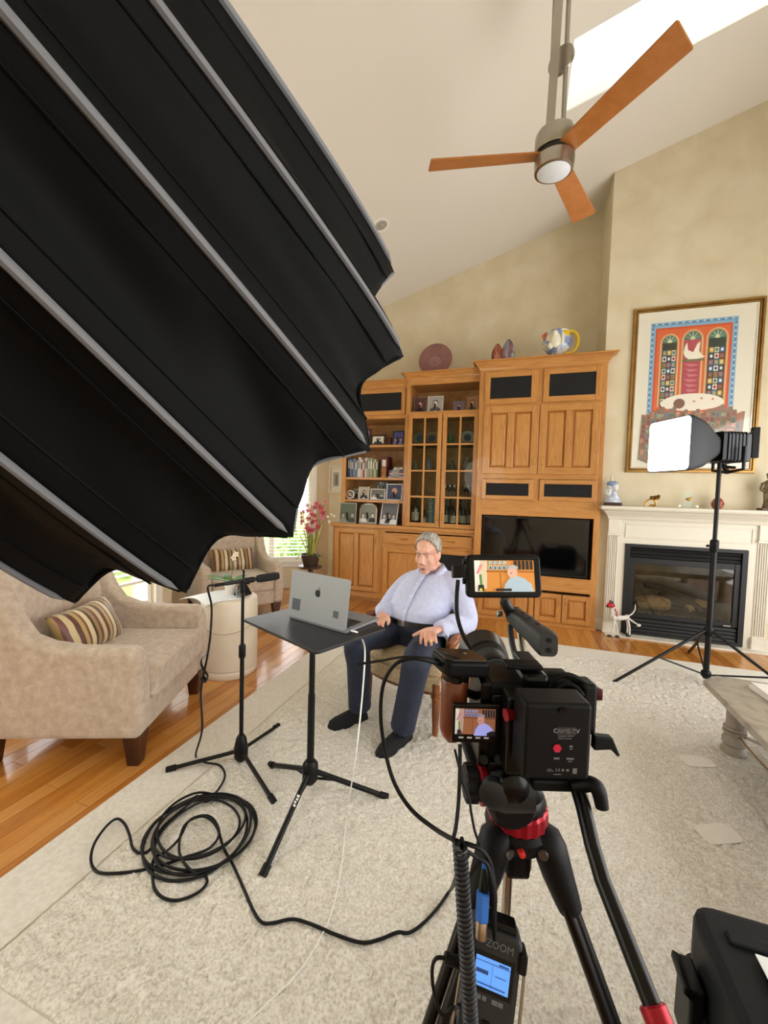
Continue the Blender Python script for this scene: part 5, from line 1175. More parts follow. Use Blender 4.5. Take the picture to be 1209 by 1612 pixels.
g = G(); g.box(-.022, .022, -.025, .025, zl-.115, zl-.055); g.cyl((.0, .0, zl-.06), (0, 0, zl-.11), .03); obj('bowl_clamp', g, DKP, tri, bevel=.006)
g = G(); g.cyl((-.005, .02, zl-.11), (-.005, .035, .30), .009, n=12); obj('spreader_strut', g, STEEL, tri, smooth=True)
# fluid head
hc = L(800, 1240, .76)
g = G(); rings = []
for y, rx, rz_ in ((-.055, .034, .030), (-.045, .042, .040), (.0, .046, .046), (.045, .042, .040), (.055, .034, .030)): rings.append([Vector((hc.x-.005+rx*math.cos(2*PI*k/20), hc.y+y, hc.z-.004+rz_*math.sin(2*PI*k/20))) for k in range(20)])
g.loft(rings); g.cyl((hc.x, hc.y, zl+.04), (hc.x, hc.y, hc.z-.02), .042, .036, 20); obj('fluid_head', g, DKP, tri, smooth=True)
kx = L(738, 1232, .72)
g = G(); g.lathe([(.030, -.002), (.034, .004), (.034, .012), (.026, .016)], 28, kx+Vector((.030, 0, 0)), (-1, 0, 0)); obj('drag_ring', g, RED, tri, smooth=True)
g = G(); rr_ = []
for x, r in ((.016, .026), (.018, .032), (.036, .032), (.039, .026)): rr_.append([kx+Vector((.030-x, (r*(1 if k % 2 else .93))*math.cos(2*PI*k/28), (r*(1 if k % 2 else .93))*math.sin(2*PI*k/28))) for k in range(28)])
g.loft(rr_); obj('drag_knob', g, DKP, tri)
g = G(); g.lathe([(.042, -.075), (.044, -.03), (.038, -.002)], 24, kx+Vector((.030, 0, 0)), (-1, 0, 0)); obj('drag_housing', g, GREYM, tri, smooth=True)
k2 = L(777, 1242, .695); g = G(); g.lathe([(.024, 0), (.024, .016), (.016, .020)], 20, k2, (-.3, -1, 0)); obj('lock_knob', g, GREYM, tri, smooth=True)
k3 = L(806, 1236, .69); g = G(); g.lathe([(.026, 0), (.026, .012), (.018, .018)], 20, k3, (0, -1, 0)); obj('lock_knob', g, GLB, tri, smooth=True)
g = rbx(745, 905, 1222, 1240, .70, .84); obj('quick_release_plate', g, DKP, tri, bevel=.004)
g = rbx(838, 925, 1228, 1250, .68, .72); g.T = None; obj('arm_mount', g, DKP, tri, bevel=.005)
c0 = L(925, 1240, .66); g = G(); g.tube([L(905, 1238, .675), L(930, 1234, .66), L(942, 1245, .655), L(948, 1272, .65)], [.011, .012, .012, .010], 10, sm=4); obj('rosette_lever', g, DKP, tri, smooth=True)
g = G(); g.tube([L(908, 1236, .68), L(918, 1270, .655), L(932, 1330, .62), L(948, 1385, .59), L(1032, 1596, .50)], [.0125, .012, .0115, .0115, .0115], 12, sm=0); pa = obj('pan_arm', g, GLB, tri, smooth=True)
dA = (L(1032, 1596, .50)-L(948, 1385, .59)).normalized()
g = G(); g.lathe([(.0145, -.008), (.0165, -.006), (.0165, .016), (.0145, .018)], 16, L(1032, 1596, .50), dA); obj('arm_collar', g, RED, pa, smooth=True)
g = G(); g.lathe([(.013, .018), (.0165, .03), (.017, .11), (.012, .12)], 16, L(1032, 1596, .50), dA); obj('arm_grip', g, BP, pa, smooth=True)

# camera with cage
vc = thing('video_camera', 'black caged video camera with top handle, wooden side grip and battery', 'camera', atD(812, 1222, .76), RZ)
VI = ROOTM[vc].inverted(); RIG2 = VI @ RM
def vo(name, g, m, parent=None, **k):
    g.v = [tuple(RIG2 @ Vector(p)) for p in g.v]; return obj(name, g, m, parent or vc, **k)
vo('body', rbx(768, 858, 1074, 1222, .71, .80), DKP, bevel=.008)
vo('grip_bump', rbx(855, 925, 1085, 1190, .72, .80), DKP, bevel=.012)
vo('base_plate', rbx(770, 900, 1200, 1224, .70, .82), GLB, bevel=.003)
vo('viewfinder', rbx(824, 866, 1064, 1100, .70, .76), GLB, bevel=.008)
vo('hot_shoe', rbx(826, 852, 1056, 1066, .72, .76), GREYM, bevel=.002)
g = rbx(798, 856, 1048, 1057, .715, .748); tp = vo('cage_top_plate', g, DKP, bevel=.003)
for k in range(4): p = L(804+k*14, 1048, .722); g = G(); g.lathe([(.0045, 0), (.0045, .0012), (.0025, .0012), (.0025, .0002), (0, .0002)], 12, p, (0, 0, 1)); vo('screw_hole', g, GREYM, tp)
vo('cage_side', rbx(757, 770, 1075, 1210, .71, .80), GLB, bevel=.003)
for px in (762, 785): g = G(); g.tube([L(px, 1196, .70), L(px-6, 1190, .95)], .0075, 10); vo('support_rod', g, GLB, smooth=True)
# lens
lc = L(790, 1064, .82); dl = Vector((0, 1, 0))
lc = Vector((lc.x, lc.y, lc.z-.02))
g = G(); g.lathe([(.032, -.02), (.034, .0), (.034, .03), (.038, .034), (.038, .075), (.041, .08), (.041, .11)], 28, lc, dl); ln_ = vo('lens_barrel', g, GREYM, smooth=True)
g = G(); g.lathe([(.041, .10), (.048, .115), (.056, .165), (.059, .166), (.051, .115), (.040, .11), (.0, .108)], 32, lc, dl); vo('lens_hood', g, GLB, ln_, smooth=True)
g = G(); g.lathe([(.0395, .045), (.0405, .047), (.0405, .065), (.0395, .067)], 40, lc, dl); vo('focus_ring', g, BP, ln_, smooth=True)
# top handle
ha, hb = L(806, 966, .90), L(864, 1016, .66)
d = (hb-ha).normalized(); s = d.cross(UP).normalized(); u = s.cross(d)
g = G(); rg = []
for t, w_, h_ in ((0, .014, .015), (.06, .016, .018), (.25, .0165, .017), (.45, .0165, .0195), (.62, .0165, .0175), (.8, .017, .020), (.96, .017, .021), (1, .0145, .018)):
    c = ha.lerp(hb, t); rg.append([c+s*x*w_*2+u*y*h_*2 for x, y in rrect(1, 1, .28, 3)])
g.loft(rg); hd = vo('top_handle', g, mat('handle_rubber', rough=.6, cols=['202326', '282c30'], scale=70), smooth=True)
for t in (.15, .35, .55, .75): p = ha.lerp(hb, t)+u*.0205; g = G(); g.lathe([(.005, 0), (.005, .001), (0, .001)], 12, p, u); vo('screw_hole', g, BP, hd)
for dy in (-.008, .008): g = G(); g.lathe([(.004, 0), (.004, .001), (0, .001)], 10, hb+u*dy+d*.0005, d); vo('screw_hole', g, BP, hd)
for px in (803, 818): g = G(); g.tube([L(px, 985, .86), L(px+3, 1012, .83), L(px+9, 1034, .79), L(px+14, 1046, .77)], .0062, 8, sm=4); vo('handle_strut', g, STEEL if px > 810 else GREYM, hd, smooth=True)
g = G(); q0 = L(828, 1040, .765); g.box(q0.x-.016, q0.x+.016, q0.y-.03, q0.y+.03, q0.z-.010, q0.z+.008); vo('handle_foot', g, GREYM, hd, bevel=.004)
# battery and its plate
bt = vo('battery_plate', rbx(800, 922, 1098, 1226, .66, .70), GLB, bevel=.004)
g = rbx(826, 930, 1106, 1232, .605, .66); bat = vo('battery', g, mat('battery_shell', rough=.5, cols=['090a0b', '0d0e10'], scale=80, spec=.2), bevel=.006)
BF = L(878, 1169, .605); bw = (L(930, 1169, .605)-L(826, 1169, .605)).x
TB = RIG2 @ basis(Vector((L(826, 1169, .605).x+bw/2, BF.y-.0005, BF.z)), Vector((1, 0, 0)), Vector((0, 0, 1)), Vector((0, -1, 0)))
INK = mat('grey_print', 'a9abad', .5)
def label_txt(s, size, x, y, m=INK, par=None): return obj('lettering', text_geo(s, size, TB @ Matrix.Translation((x, y, 0)), .0002), m, par or bat)
label_txt('CAME-TV', .0095, .012, .018)
def marks(lst):
    for x0, x1, y0, y1 in lst: g = G(); g.prism(rc(x0, x1, y0, y1), .0002, TB); obj('print_mark', g, mat('dim_print', '6c6e70', .5), bat)
marks([(.000, .012, .0095, .0108), (.0135, .0225, .0100, .0112), (.000, .0085, .0062, .0074), (.0095, .020, .0062, .0074), (.0175, .0225, -.0065, -.0035), (.0178, .0222, -.0100, -.0082), (-.005, .0035, -.0255, -.0225), (.0140, .0250, -.0255, -.0225), (.0165, .0225, -.0290, -.0275), (-.0145, -.0075, -.0415, -.0405), (-.0145, -.0045, -.0440, -.0430), (-.001, .0005, -.0440, -.0395), (.003, .0045, -.0440, -.0395), (.0075, .0110, -.0435, -.0400), (.0145, .0185, -.0435, -.0400), (.0240, .0305, -.0470, -.0385), (-.004, .0075, -.0492, -.0480)])
g = G(); g.prism([(x+.0, y-.008) for x, y in ell(0, 0, .0066, .0066, 6)], .0015, TB @ Matrix.Translation((-.001, 0, 0))); obj('power_button', g, mat('button_red', 'b81e3a', .4, emit=.06), bat)
g = G(); g.prism(rrect(.030, .0125, .003), .0003, TB @ Matrix.Translation((.012, .018, -.0001))); obj('logo_plate', g, mat('logo_plate', '2c2e31', .4), bat)
g = G(); g.prism(ell(.006, .050, .007, .005, 16), .002, TB); obj('release_catch', g, GLB, bat)
g = G(); g.box(*[0]*6) if 0 else None
rb_ = L(812, 1124, .655); g = G(); g.tube([rb_, rb_+Vector((-.018, -.004, 0))], [.006, .010], 10); vo('record_knob', g, RED, smooth=True)
# flip-out display
g = rbx(713, 788, 1108, 1172, .695, .705); lcd = vo('flip_display', g, GLB, bevel=.003)
a = L(717, 1114, .695); b = L(779, 1157, .695)
ylcd = (L(713, 1108, .695).y+L(788, 1172, .695).y)/2
TL = RIG2 @ basis(Vector((a.x, ylcd-.0006, b.z)), Vector((1, 0, 0)), Vector((0, 0, 1)), Vector((0, -1, 0))); w_ = b.x-a.x; h_ = a.z-b.z
def feed(T, w, h, e, parent, tint=0):
    c = lambda s: flatc(s, e)
    P = lambda *pts: [(x*w, y*h) for x, y in pts]
    if tint: col = dict(wall='a98d86', wood='8a5a3c', wood2='6e4530', shirt='9aa0e8', skin='b98a80', hair='8a8490', dark='1c2030', fr='7c86b4', win='c8c4b8', pink='a06a7a')
    else: col = dict(wall='d8c6a8', wood='d08a3c', wood2='a86526', shirt='a9bdca', skin='dcb09a', hair='aeb0ae', dark='241c18', fr='9fb8bc', win='f6f2e6', pink='d87a86')
    L_ = [(c(col['wood']), P((0, 0), (1, 0), (1, 1), (0, 1))), (c(col['win']), P((0, 0), (.13, 0), (.10, 1), (0, 1))), (c(col['wall']), P((.10, .1), (.2, .1), (.22, 1), (.09, 1))), (c(col['wood2']), P((.2, .62), (1, .60), (1, .66), (.2, .68))), (c(col['wood2']), P((.42, .05), (.44, .05), (.44, .6), (.42, .6)))]
    for i in range(5): x = .24+i*.075; L_.append((c(col['fr']), P((x, .70), (x+.06, .70), (x+.06, .84), (x, .84)))); L_.append((c(col['dark']), P((x+.02, .72), (x+.045, .72), (x+.04, .80), (x+.022, .80))))
    for i in range(4): x = .24+i*.08; L_.append((c(col['fr']), P((x, .88), (x+.06, .88), (x+.06, .98), (x, .98))))
    for i in range(5): x = .66+i*.066; L_.append((c(col['dark']), P((x, .70), (x+.05, .70), (x+.05, .99), (x, .99))))
    for i in range(5): L_.append((c(col['pink']), [(w*(.07+.03*math.cos(i*2)), h*(.55+.07*i))+() if 0 else (w*(.05+.014*i)+.03*w*math.cos(t), h*(.60+.06*i)+.03*h*math.sin(t)) for t in np.linspace(0, 2*PI, 8, endpoint=False)]))
    L_ += [(c('4c7a3a'), P((.08, .2), (.12, .2), (.11, .55), (.07, .55))), (c(col['dark']), P((.04, .02), (.15, .02), (.14, .22), (.05, .22))), (c(col['shirt']), P((.46, 0), (.97, 0), (.93, .25), (.82, .42), (.68, .52), (.58, .44), (.50, .25))), (c(col['skin']), [(x*w, y*h) for x, y in ell(.625, .62, .085, .19, 18)]), (c(col['hair']), [(x*w, y*h) for x, y in ell(.64, .72, .088, .13, 14, .1, PI-.1)]), (c(col['dark']), P((.585, .58), (.62, .58), (.62, .60), (.585, .60)))]
    if not tint: L_ += [(c('15120f'), P((.34, .02), (.60, .02), (.60, .10), (.34, .10))), (c('e8d040'), [(x*w, y*h) for x, y in ell(.09, .07, .025, .04, 12)])]
    else: L_ += [(c('10131c'), P((.78, 0), (.98, 0), (.98, .18), (.90, .2), (.78, .12)))]
    g, ms_ = flats(L_, T, .00012); return obj('screen', g, ms_, parent, rec=False)
feed(TL, w_, h_, .30, lcd, 1)
for k in range(4): g = G(); g.prism(rc(w_*(.10+.21*k), w_*(.22+.21*k), -.0075, -.0045), .0002, TL); obj('readout', g, mat('readout_white', 'b9bdc2', .4, emit=.12), lcd)
vo('display_hinge', rbx(775, 800, 1095, 1120, .70, .72), GLB, bevel=.003)
# wooden side grip
ga, gb = L(716, 1068, .74), L(712, 1158, .74)
g = G(); rg = []
for t, k in ((0, .92), (.04, 1.), (.5, 1.0), (.85, 1.0), (.96, .85), (1.08, .45)):
    c = ga.lerp(gb, t); rg.append([c+Vector((x*k, y*k, 0)) for x, y in rrect(.048, .036, .016, 4)])
g.loft(rg); gr = vo('wooden_grip', g, mat('walnut_grip', rough=.35, cols=['6a3320', '8a4a30'], scale=9, stretch=(6, 6, .6), coat=.2), smooth=True)
g = G(); c = ga.lerp(gb, -.07); g.tube([c, ga.lerp(gb, .03)], .019, 14); vo('grip_collar', g, GLB, gr, smooth=True)
g = G(); g.tube([L(735, 1090, .74), L(760, 1100, .745)], .008, 10); vo('grip_arm', g, GLB, gr)
# cable clamp and leads on the right
g = G(); g.tube([L(862, 1062, .72), L(890, 1064, .71), L(915, 1075, .70), L(930, 1090, .69)], .006, 8, sm=4); vo('clamp_arm', g, GLB, smooth=True)
g = G(); g.tube([L(866, 1090, .70), L(872, 1070, .70), L(895, 1062, .695), L(925, 1078, .69), L(938, 1100, .685)], .0042, 8, sm=5); vo('short_lead', g, CABLE, smooth=True)
g = G(); g.tube([L(872, 1095, .69), L(885, 1078, .69), L(905, 1080, .685), L(918, 1095, .68)], .0035, 8, sm=5); vo('short_lead', g, CABLE, smooth=True)
g = G(); c = L(940, 1092, .69); g.lathe([(.009, -.006), (.011, 0), (.009, .008)], 16, c, (1, -.5, 0)); vo('clamp_knob', g, mat('knob_maroon', '5a1826', .4), smooth=True)
vo('cable_clamp', rbx(918, 940, 1078, 1160, .68, .72), DKP, bevel=.006)
g = G(); g.prism([(0, 0), (.030, -.002), (.044, -.032), (.040, -.034), (.028, -.022), (.0, -.024)], .014, basis(L(930, 1152, .68), Vector((1, 0, 0)), UP, Vector((0, -1, 0)))); vo('hook', g, DKP, bevel=.003)
vo('side_block', rbx(862, 905, 1068, 1100, .70, .75), DKP, bevel=.006)
# ------------------------------------------------------------------ on-camera monitor
mo = thing('field_monitor', 'small black monitor above the camera showing the seated man', 'monitor', atD(795, 945, .87), RZ)
c_ = atD(795, 908, .84); tl_, tr_, bl_, br_ = atD(731, 873, .84), atD(846, 873, .84), atD(738, 941, .825), atD(858, 941, .825)
ex = (tr_-tl_); ex.normalize(); ey = ((tl_+tr_)/2-(bl_+br_)/2).normalized(); ez = ex.cross(ey).normalized(); ey = ez.cross(ex)
W_ = ((tr_-tl_).length+(br_-bl_).length)/2; H_ = ((tl_+tr_)/2-(bl_+br_)/2).length
MM = basis((tl_+tr_+bl_+br_)/4, ex, ey, ez)
g = G(); g.prism(rrect(W_, H_, .010), .022, MM @ Matrix.Translation((0, 0, -.022))); hs = obj('housing', g, DKP, mo, world=True, bevel=.004, seg=3)
g = G(); g.prism(rrect(W_*.93, H_*.88, .004), .0006, MM); obj('bezel', g, GLB, mo, world=True)
sw, sh_ = W_*.80, H_*.72
gg_T = ROOTM[mo].inverted() @ MM @ Matrix.Translation((-sw/2+.001, -sh_/2, .0007)); feed(gg_T, sw, sh_, .22, hs)
g = G(); q = atD(722, 900, .845); g.prism(rrect(.020, .026, .003), .022, basis(q-ez*.02+ex*-.002, ex, ey, ez)); obj('side_plug', g, BP, mo, world=True, bevel=.003)
for py in (884, 915): q = atD(733, py, .845); g = G(); g.cyl(q, q-ex*.006, .006, n=10); obj('port_cover', g, BP, hs, world=True)
p0, p1 = atD(795, 948, .85), atD(806, 968, .885)
g = G(); g.tube([atD(795, 942, .85), p0, p1], [.009, .011, .013], 12); obj('tilt_mount', g, GREYM, mo, world=True, smooth=True)
for px in (790, 808): q = atD(px, 966, .875); g = G(); g.lathe([(.007, 0), (.008, .002), (.008, .010), (.006, .012)], 12, q, ex if px > 795 else -ex); obj('thumb_screw', g, STEEL, mo, world=True, smooth=True)
cable('monitor_cable', 'black video cable looping from the monitor side plug to the camera', [atD(721, 913, .84), atD(719, 940, .83), atD(720, 970, .82), atD(729, 1000, .81), atD(742, 1022, .80), atD(760, 1045, .79), atD(772, 1075, .785)], .0042)
# ------------------------------------------------------------------ wireless receiver
wr = thing('wireless_receiver', 'black wireless receiver box above the wooden grip with thin aerial', 'receiver', atD(722, 1062, .73), RZ)
WM = ROOTM[wr]
q = [atD(684, 1022, .76), atD(752, 1020, .78), atD(768, 1044, .73), atD(694, 1042, .70)]
cc_ = sum(q, Vector())/4; nup = (q[1]-q[0]).cross(q[3]-q[0]).normalized(); nup = nup if nup.z > 0 else -nup
ex2 = (q[2]-q[3]).normalized(); ey2 = nup.cross(ex2)
MW = basis(cc_, ex2, ey2, nup)
g = G(); g.prism([(x, y) for x, y in rrect(.092, .070, .014)], .028, MW @ Matrix.Translation((0, 0, -.028))); bx_ = obj('housing', g, DKP, wr, world=True, bevel=.006, seg=3)
g = G(); g.prism(rrect(.085, .060, .012), .002, MW); obj('top_shell', g, mat('receiver_top', '101113', .3), wr, world=True, bevel=.0015)
for k in range(3): g = G(); g.tube([MW @ Vector((-.038+.006*k, .02-.006*k, .0022)), MW @ Vector((-.034+.004*k, -.005, .0022)), MW @ Vector((-.022+.004*k, -.024, .0022))], .0008, 6, sm=4); obj('groove', g, GREYM, bx_, world=True)
g = G(); g.prism(rrect(.006, .004, .001), .001, MW @ Matrix.Translation((.012, .005, .0018))); obj('indicator', g, INK, bx_, world=True)
g = G(); g.tube([MW @ Vector((-.046, .0, -.010)), atD(640, 1034, .71), atD(600, 1040, .70), atD(562, 1046, .69)], [.004, .0022, .002, .0026], 8, sm=5); obj('aerial', g, BP, wr, world=True, smooth=True)
g = G(); g.tube([MW @ Vector((.0, -.005, -.028)), MW @ Vector((0, -.003, -.05))], .016, 12); obj('shoe_mount', g, BP, wr, world=True, smooth=True)
cable('audio_cable', 'black audio cable curving from the receiver past the man down to the tripod', [MW @ Vector((-.044, -.012, -.014)), atD(668, 1039, .70), atD(645, 1037, .70), atD(622, 1046, .705), atD(606, 1070, .72), atD(600, 1100, .73), atD(600, 1140, .74), atD(608, 1190, .74), atD(622, 1235, .73), atD(648, 1275, .71), atD(685, 1305, .68), atD(715, 1322, .65), atD(740, 1330, .64), atD(758, 1338, .64), atD(772, 1360, .64), atD(778, 1395, .635), atD(779, 1425, .63)], .0036)
# ------------------------------------------------------------------ recorder hanging on the tripod
rc_ = thing('audio_recorder', 'dark grey field recorder with blue lit screen hanging on the tripod', 'recorder', atD(772, 1640, .60), RZ)
nr = (-ray(770, 1560)).normalized(); nr = (-FW+Vector((0, 0, .38))-RT*.18).normalized(); exr = UP.cross(nr).normalized(); eyr = nr.cross(exr)
exr, eyr = (exr*math.cos(.15)-eyr*math.sin(.15)), (eyr*math.cos(.15)+exr*math.sin(.15))
RC = basis(atD(770, 1572, .60), exr, eyr, nr)
g = G(); g.prism(rrect(.078, .165, .010), .045, RC @ Matrix.Translation((0, -.002, -.045))); hs = obj('housing', g, mat('recorder_grey', rough=.55, cols=['1e2124', '26292d'], scale=90), rc_, world=True, bevel=.006, seg=3)
g = G(); g.prism(rrect(.060, .012, .003), .030, RC @ Matrix.Translation((0, .084, -.038))); obj('connector_block', g, GLB, rc_, world=True, bevel=.002)
for s_ in (-1, 1): g = G(); g.tube([RC @ Vector((s_*.044, .05, .0)), RC @ Vector((s_*.046, -.06, .0))], .0022, 8); obj('guard_rail', g, STEEL, rc_, world=True, smooth=True)
for s_ in (-1, 1):
    for y in (.055, -.065): g = G(); g.prism(rrect(.012, .026, .004), .034, RC @ Matrix.Translation((s_*.041, y, -.030))); obj('bumper', g, BP, rc_, world=True, bevel=.003)
LR = ROOTM[rc_].inverted() @ RC
bl2 = mat('screen_blue', '5c98ea', .3, emit=.35); dk2 = mat('screen_ink', '2a4a86', .3, emit=.12)
g, ms_ = flats([(GLB, rc(-.030, .030, .004, .052)), (bl2, rc(-.026, .025, .010, .046)), (dk2, rc(-.0265, .025, .0402, .0412)), (dk2, rc(-.024, -.006, .026, .031)), (dk2, rc(.008, .022, .042, .044)), (dk2, rc(-.001, -.0005, .012, .040)), (dk2, rc(.004, .02, .028, .029)), (dk2, rc(-.02, .02, .014, .0155))], LR, .00025); obj('screen', g, ms_, hs, rec=False)
obj('lettering', text_geo('ZOOM', .0135, LR @ Matrix.Translation((.006, .064, .0004)), .0003), mat('dark_print', '6e7276', .4), hs)
for x0, x1 in ((-.020, -.012), (-.010, -.004), (.004, .012), (.013, .020)): g = G(); g.prism(rc(x0, x1, -.005, .0005), .0003, LR @ Matrix.Translation((0, 0, .0001))); obj('print_mark', g, mat('dark_print'), hs)
for k, (x, y) in enumerate(((-.02, -.03), (.0, -.03), (.02, -.03))): g = G(); g.prism(rrect(.012, .008, .002), .002, RC @ Matrix.Translation((x, y, 0))); obj('button', g, DKP, hs, world=True)
g = G(); g.add([RC @ Vector(p) for p in ((-.03, -.052, .0), (.03, -.052, .0), (.022, -.075, .0), (-.022, -.075, 0), (-.03, -.052, .006), (.03, -.052, .006), (.022, -.075, .010), (-.022, -.075, .010))], [(0,3,2,1),(4,5,6,7),(0,1,5,4),(1,2,6,5),(2,3,7,6),(3,0,4,7)]); obj('chin_guard', g, DKP, hs, world=True, bevel=.002)
# blue sleeved plug
bp_ = thing('blue_plug', 'short black plug with blue sleeve pushed into the recorder', 'plug', atD(757, 1478, .61), RZ)
d0, d1 = atD(757, 1478, .61), atD(762, 1376, .635); dd_ = (d1-d0).normalized(); LL = (d1-d0).length
g = G(); g.lathe([(.0075, 0), (.0085, .002), (.0085, .022), (.0075, .023)], 14, d0, dd_); obj('shell', g, mat('plug_steel', 'c9b79a', .3, .9), bp_, world=True, smooth=True)
g = G(); g.lathe([(.010, .022), (.011, .024), (.011, .056), (.009, .058)], 6, d0, dd_); obj('blue_sleeve', g, mat('blue_sleeve', '1668c8', .4), bp_, world=True)
g = G(); g.lathe([(.006, .058), (.007, .06), (.0048, .085), (.004, .088)], 12, d0, dd_); obj('strain_relief', g, BP, bp_, world=True, smooth=True)
g = G(); g.lathe([(.0035, .086), (.004, .088), (.0035, .098)], 10, d0, dd_); obj('blue_tip', g, mat('blue_sleeve'), bp_, world=True, smooth=True)
cable('thin_audio_lead', 'thin black lead running from the flip display down to the blue plug', [d1, atD(766, 1360, .64), atD(758, 1335, .65), atD(748, 1310, .66), atD(742, 1280, .67), atD(738, 1255, .675), atD(728, 1230, .68), atD(722, 1205, .69), atD(716, 1180, .695)], .0022)
cable('display_lead', 'black lead hanging from the flip display beside the wooden grip', [atD(724, 1172, .69), atD(724, 1210, .68), atD(722, 1260, .67), atD(718, 1300, .655), atD(714, 1322, .645), atD(720, 1332, .63), atD(728, 1328, .62), atD(727, 1320, .615)], .0032)
# second plug and thumb cable on the left of recorder
pl_ = thing('side_plug_lead', 'black angled plug with looping thin cable on the recorder side', 'cable', atD(705, 1515, .60), RZ)
g = G(); g.tube([atD(740, 1520, .60), atD(700, 1508, .60)], .0075, 8); obj('plug_body', g, BP, pl_, world=True)
g = G(); g.tube([atD(702, 1509, .60), atD(688, 1508, .60), atD(681, 1520, .60), atD(681, 1548, .60), atD(688, 1580, .60), atD(697, 1598, .60), atD(712, 1588, .60), atD(728, 1580, .61)], .0026, 8, sm=5); obj('lead', g, CABLE, pl_, world=True, smooth=True)
# coiled cable
p0, p1 = atD(724, 1330, .615), atD(744, 1680, .565)
pts = []; N = 44
d = (p1-p0); u_, v_ = ortho(d)
for i in range(N*10+1): t = i/(N*10); a = 2*PI*t*N; pts.append(p0+d*t+FW*(-.006*math.sin(PI*t))+(u_*math.cos(a)+v_*math.sin(a))*.0092)
g = G(); g.tube(pts, .0027, 6); tag(obj('coiled_cable', g, mat('coil_rubber', '202127', .45), smooth=True), 'black coiled spiral cable hanging down the front of the tripod', 'cable')
cable('thick_audio_lead', 'black lead with slim plug entering the right of the recorder top', [atD(728, 1335, .625), atD(748, 1348, .63), atD(766, 1360, .63), atD(774, 1385, .625), atD(777, 1410, .622), atD(777, 1440, .618), atD(779, 1480, .612)], [.003, .003, .003, .0045, .006, .005, .003])
# ------------------------------------------------------------------ things on the shelves
def z4(x, y, Y): return atY(530+x*.19025, 580+y*.19025, Y)
def face_polys(w, h, bg, shirt, skin, hair, tie=None, n=1):
    o = [(flatc(bg), rc(-w/2, w/2, 0, h))]
    for k in range(n):
        cx = 0 if n == 1 else (-w*.3+w*.6*k/(n-1)); s = 1. if n == 1 else .62; yy = 0 if n == 1 else h*.02*(k % 2)
        o += [(flatc(shirt if k % 2 == 0 else hair), [(cx-w*.40*s, 0), (cx+w*.40*s, 0), (cx+w*.33*s, h*.26*s+yy), (cx+w*.1*s, h*.36*s+yy), (cx-w*.1*s, h*.36*s+yy), (cx-w*.33*s, h*.26*s+yy)]),
              (flatc(hair), ell(cx, h*.60*s+yy, w*.20*s, h*.21*s, 14)), (flatc(skin), ell(cx, h*.56*s+yy, w*.155*s, h*.18*s, 14))]
        if tie: o += [(flatc('f2f0ec'), [(cx-w*.09*s, 0), (cx+w*.09*s, 0), (cx+w*.08*s, h*.34*s), (cx-w*.08*s, h*.34*s)]), (flatc(tie), [(cx-w*.03*s, 0), (cx+w*.03*s, 0), (cx+w*.02*s, h*.30*s), (cx-w*.02*s, h*.30*s)])]
    return o
def photo_frame(label, x, y, z, w, h, fc, bw, pic, lean=.14, rz=0., group='framed photos on the wall unit', mount=None, arch=False):
    t = thing('photo_frame', label, 'photo frame', (x, y, z), rz, group)
    T = Matrix.Rotation(-lean, 4, 'X') @ Matrix(((1, 0, 0, 0), (0, 0, -1, 0), (0, 1, 0, 0), (0, 0, 0, 1)))
    fm = mat('frame_'+fc, fc, .4)
    iw, ih = w-2*bw, h-2*bw
    if not arch:
        g = G(); g.T = T
        g.box(-w/2, -w/2+bw, 0, h, 0, .014); g.box(w/2-bw, w/2, 0, h, 0, .014); g.box(-w/2+bw, w/2-bw, h-bw, h, 0, .014); g.box(-w/2+bw, w/2-bw, 0, bw, 0, .014)
        obj('frame', g, fm, t, bevel=.002)
    else:
        oo = [(-w/2, 0), (w/2, 0)]+[(w/2*math.cos(a), h-w/2*.8+w/2*.8*math.sin(a)) for a in np.linspace(0, PI, 14)]
        g = G(); g.prism(oo, .012, T); obj('frame', g, fm, t, bevel=.002)
    g = G(); g.T = T; g.box(-w/2+.002, w/2-.002, .002, h*(.85 if arch else 1)-.002, -.004, .001); obj('backing', g, mat('frame_back', '2a221c', .8), t)
    zo = .0145 if arch else .004
    TT = T @ Matrix.Translation((0, bw, zo))
    ps = [(c, [(max(-iw/2, min(iw/2, px)), max(0, min(ih*(.94 if arch else 1), py))) for px, py in pts]) for c, pts in pic(iw, ih)]
    g, ms_ = flats(ps, TT); obj('photograph', g, ms_, t, rec=False)
    g = G(); g.T = Matrix.Rotation(.35, 4, 'X'); g.box(-.012, .012, h*.17*math.sin(lean)+.006, h*.17*math.sin(lean)+.010, .0, h*.55); obj('easel_strut', g, mat('frame_back'), t)
    return t
def fr(label, x0, x1, yt, yb_, Y, z, fc, bw, pic, lean=.14, rz=0., **k):
    a = z4(x0, yb_, Y); b = z4(x1, yt, Y); return photo_frame(label, (a.x+b.x)/2, Y, z+.001, abs(b.x-a.x), max(.06, b.z-a.z), fc, bw, pic, lean, rz, **k)
P_ = face_polys
z1 = SH[0]
fr('reddish framed purple photo at the left end of the top shelf', 205, 285, 452, 600, 5.22, z1, '5a2a1c', .022, lambda w, h: P_(w, h, '8a86b8', '5c5a90', 'd6b49c', '3a2e3c', n=2))
fr('black framed white photo standing in the middle of the top shelf', 283, 405, 520, 612, 5.14, z1, '241a14', .022, lambda w, h: P_(w, h, 'd8d4c8', '3a3a3c', '9a9288', '2a2624'))
fr('black framed purple group photo leaning at the right of the top shelf', 458, 560, 488, 612, 5.16, z1, '181414', .014, lambda w, h: P_(w, h, '4a4a90', '7a78c0', 'd0a890', '2a2240', n=3), rz=-.15)
g = G(); g.box(-.03, .03, 0, .06, 0, .12); b = obj('wooden_box', g, mat('frame_5a2a1c'), bevel=.003); b.location = (z4(430, 560, 5.2).x, 5.2, z1+.0005); tag(b, 'small dark wooden box between two frames on the top shelf', 'box')
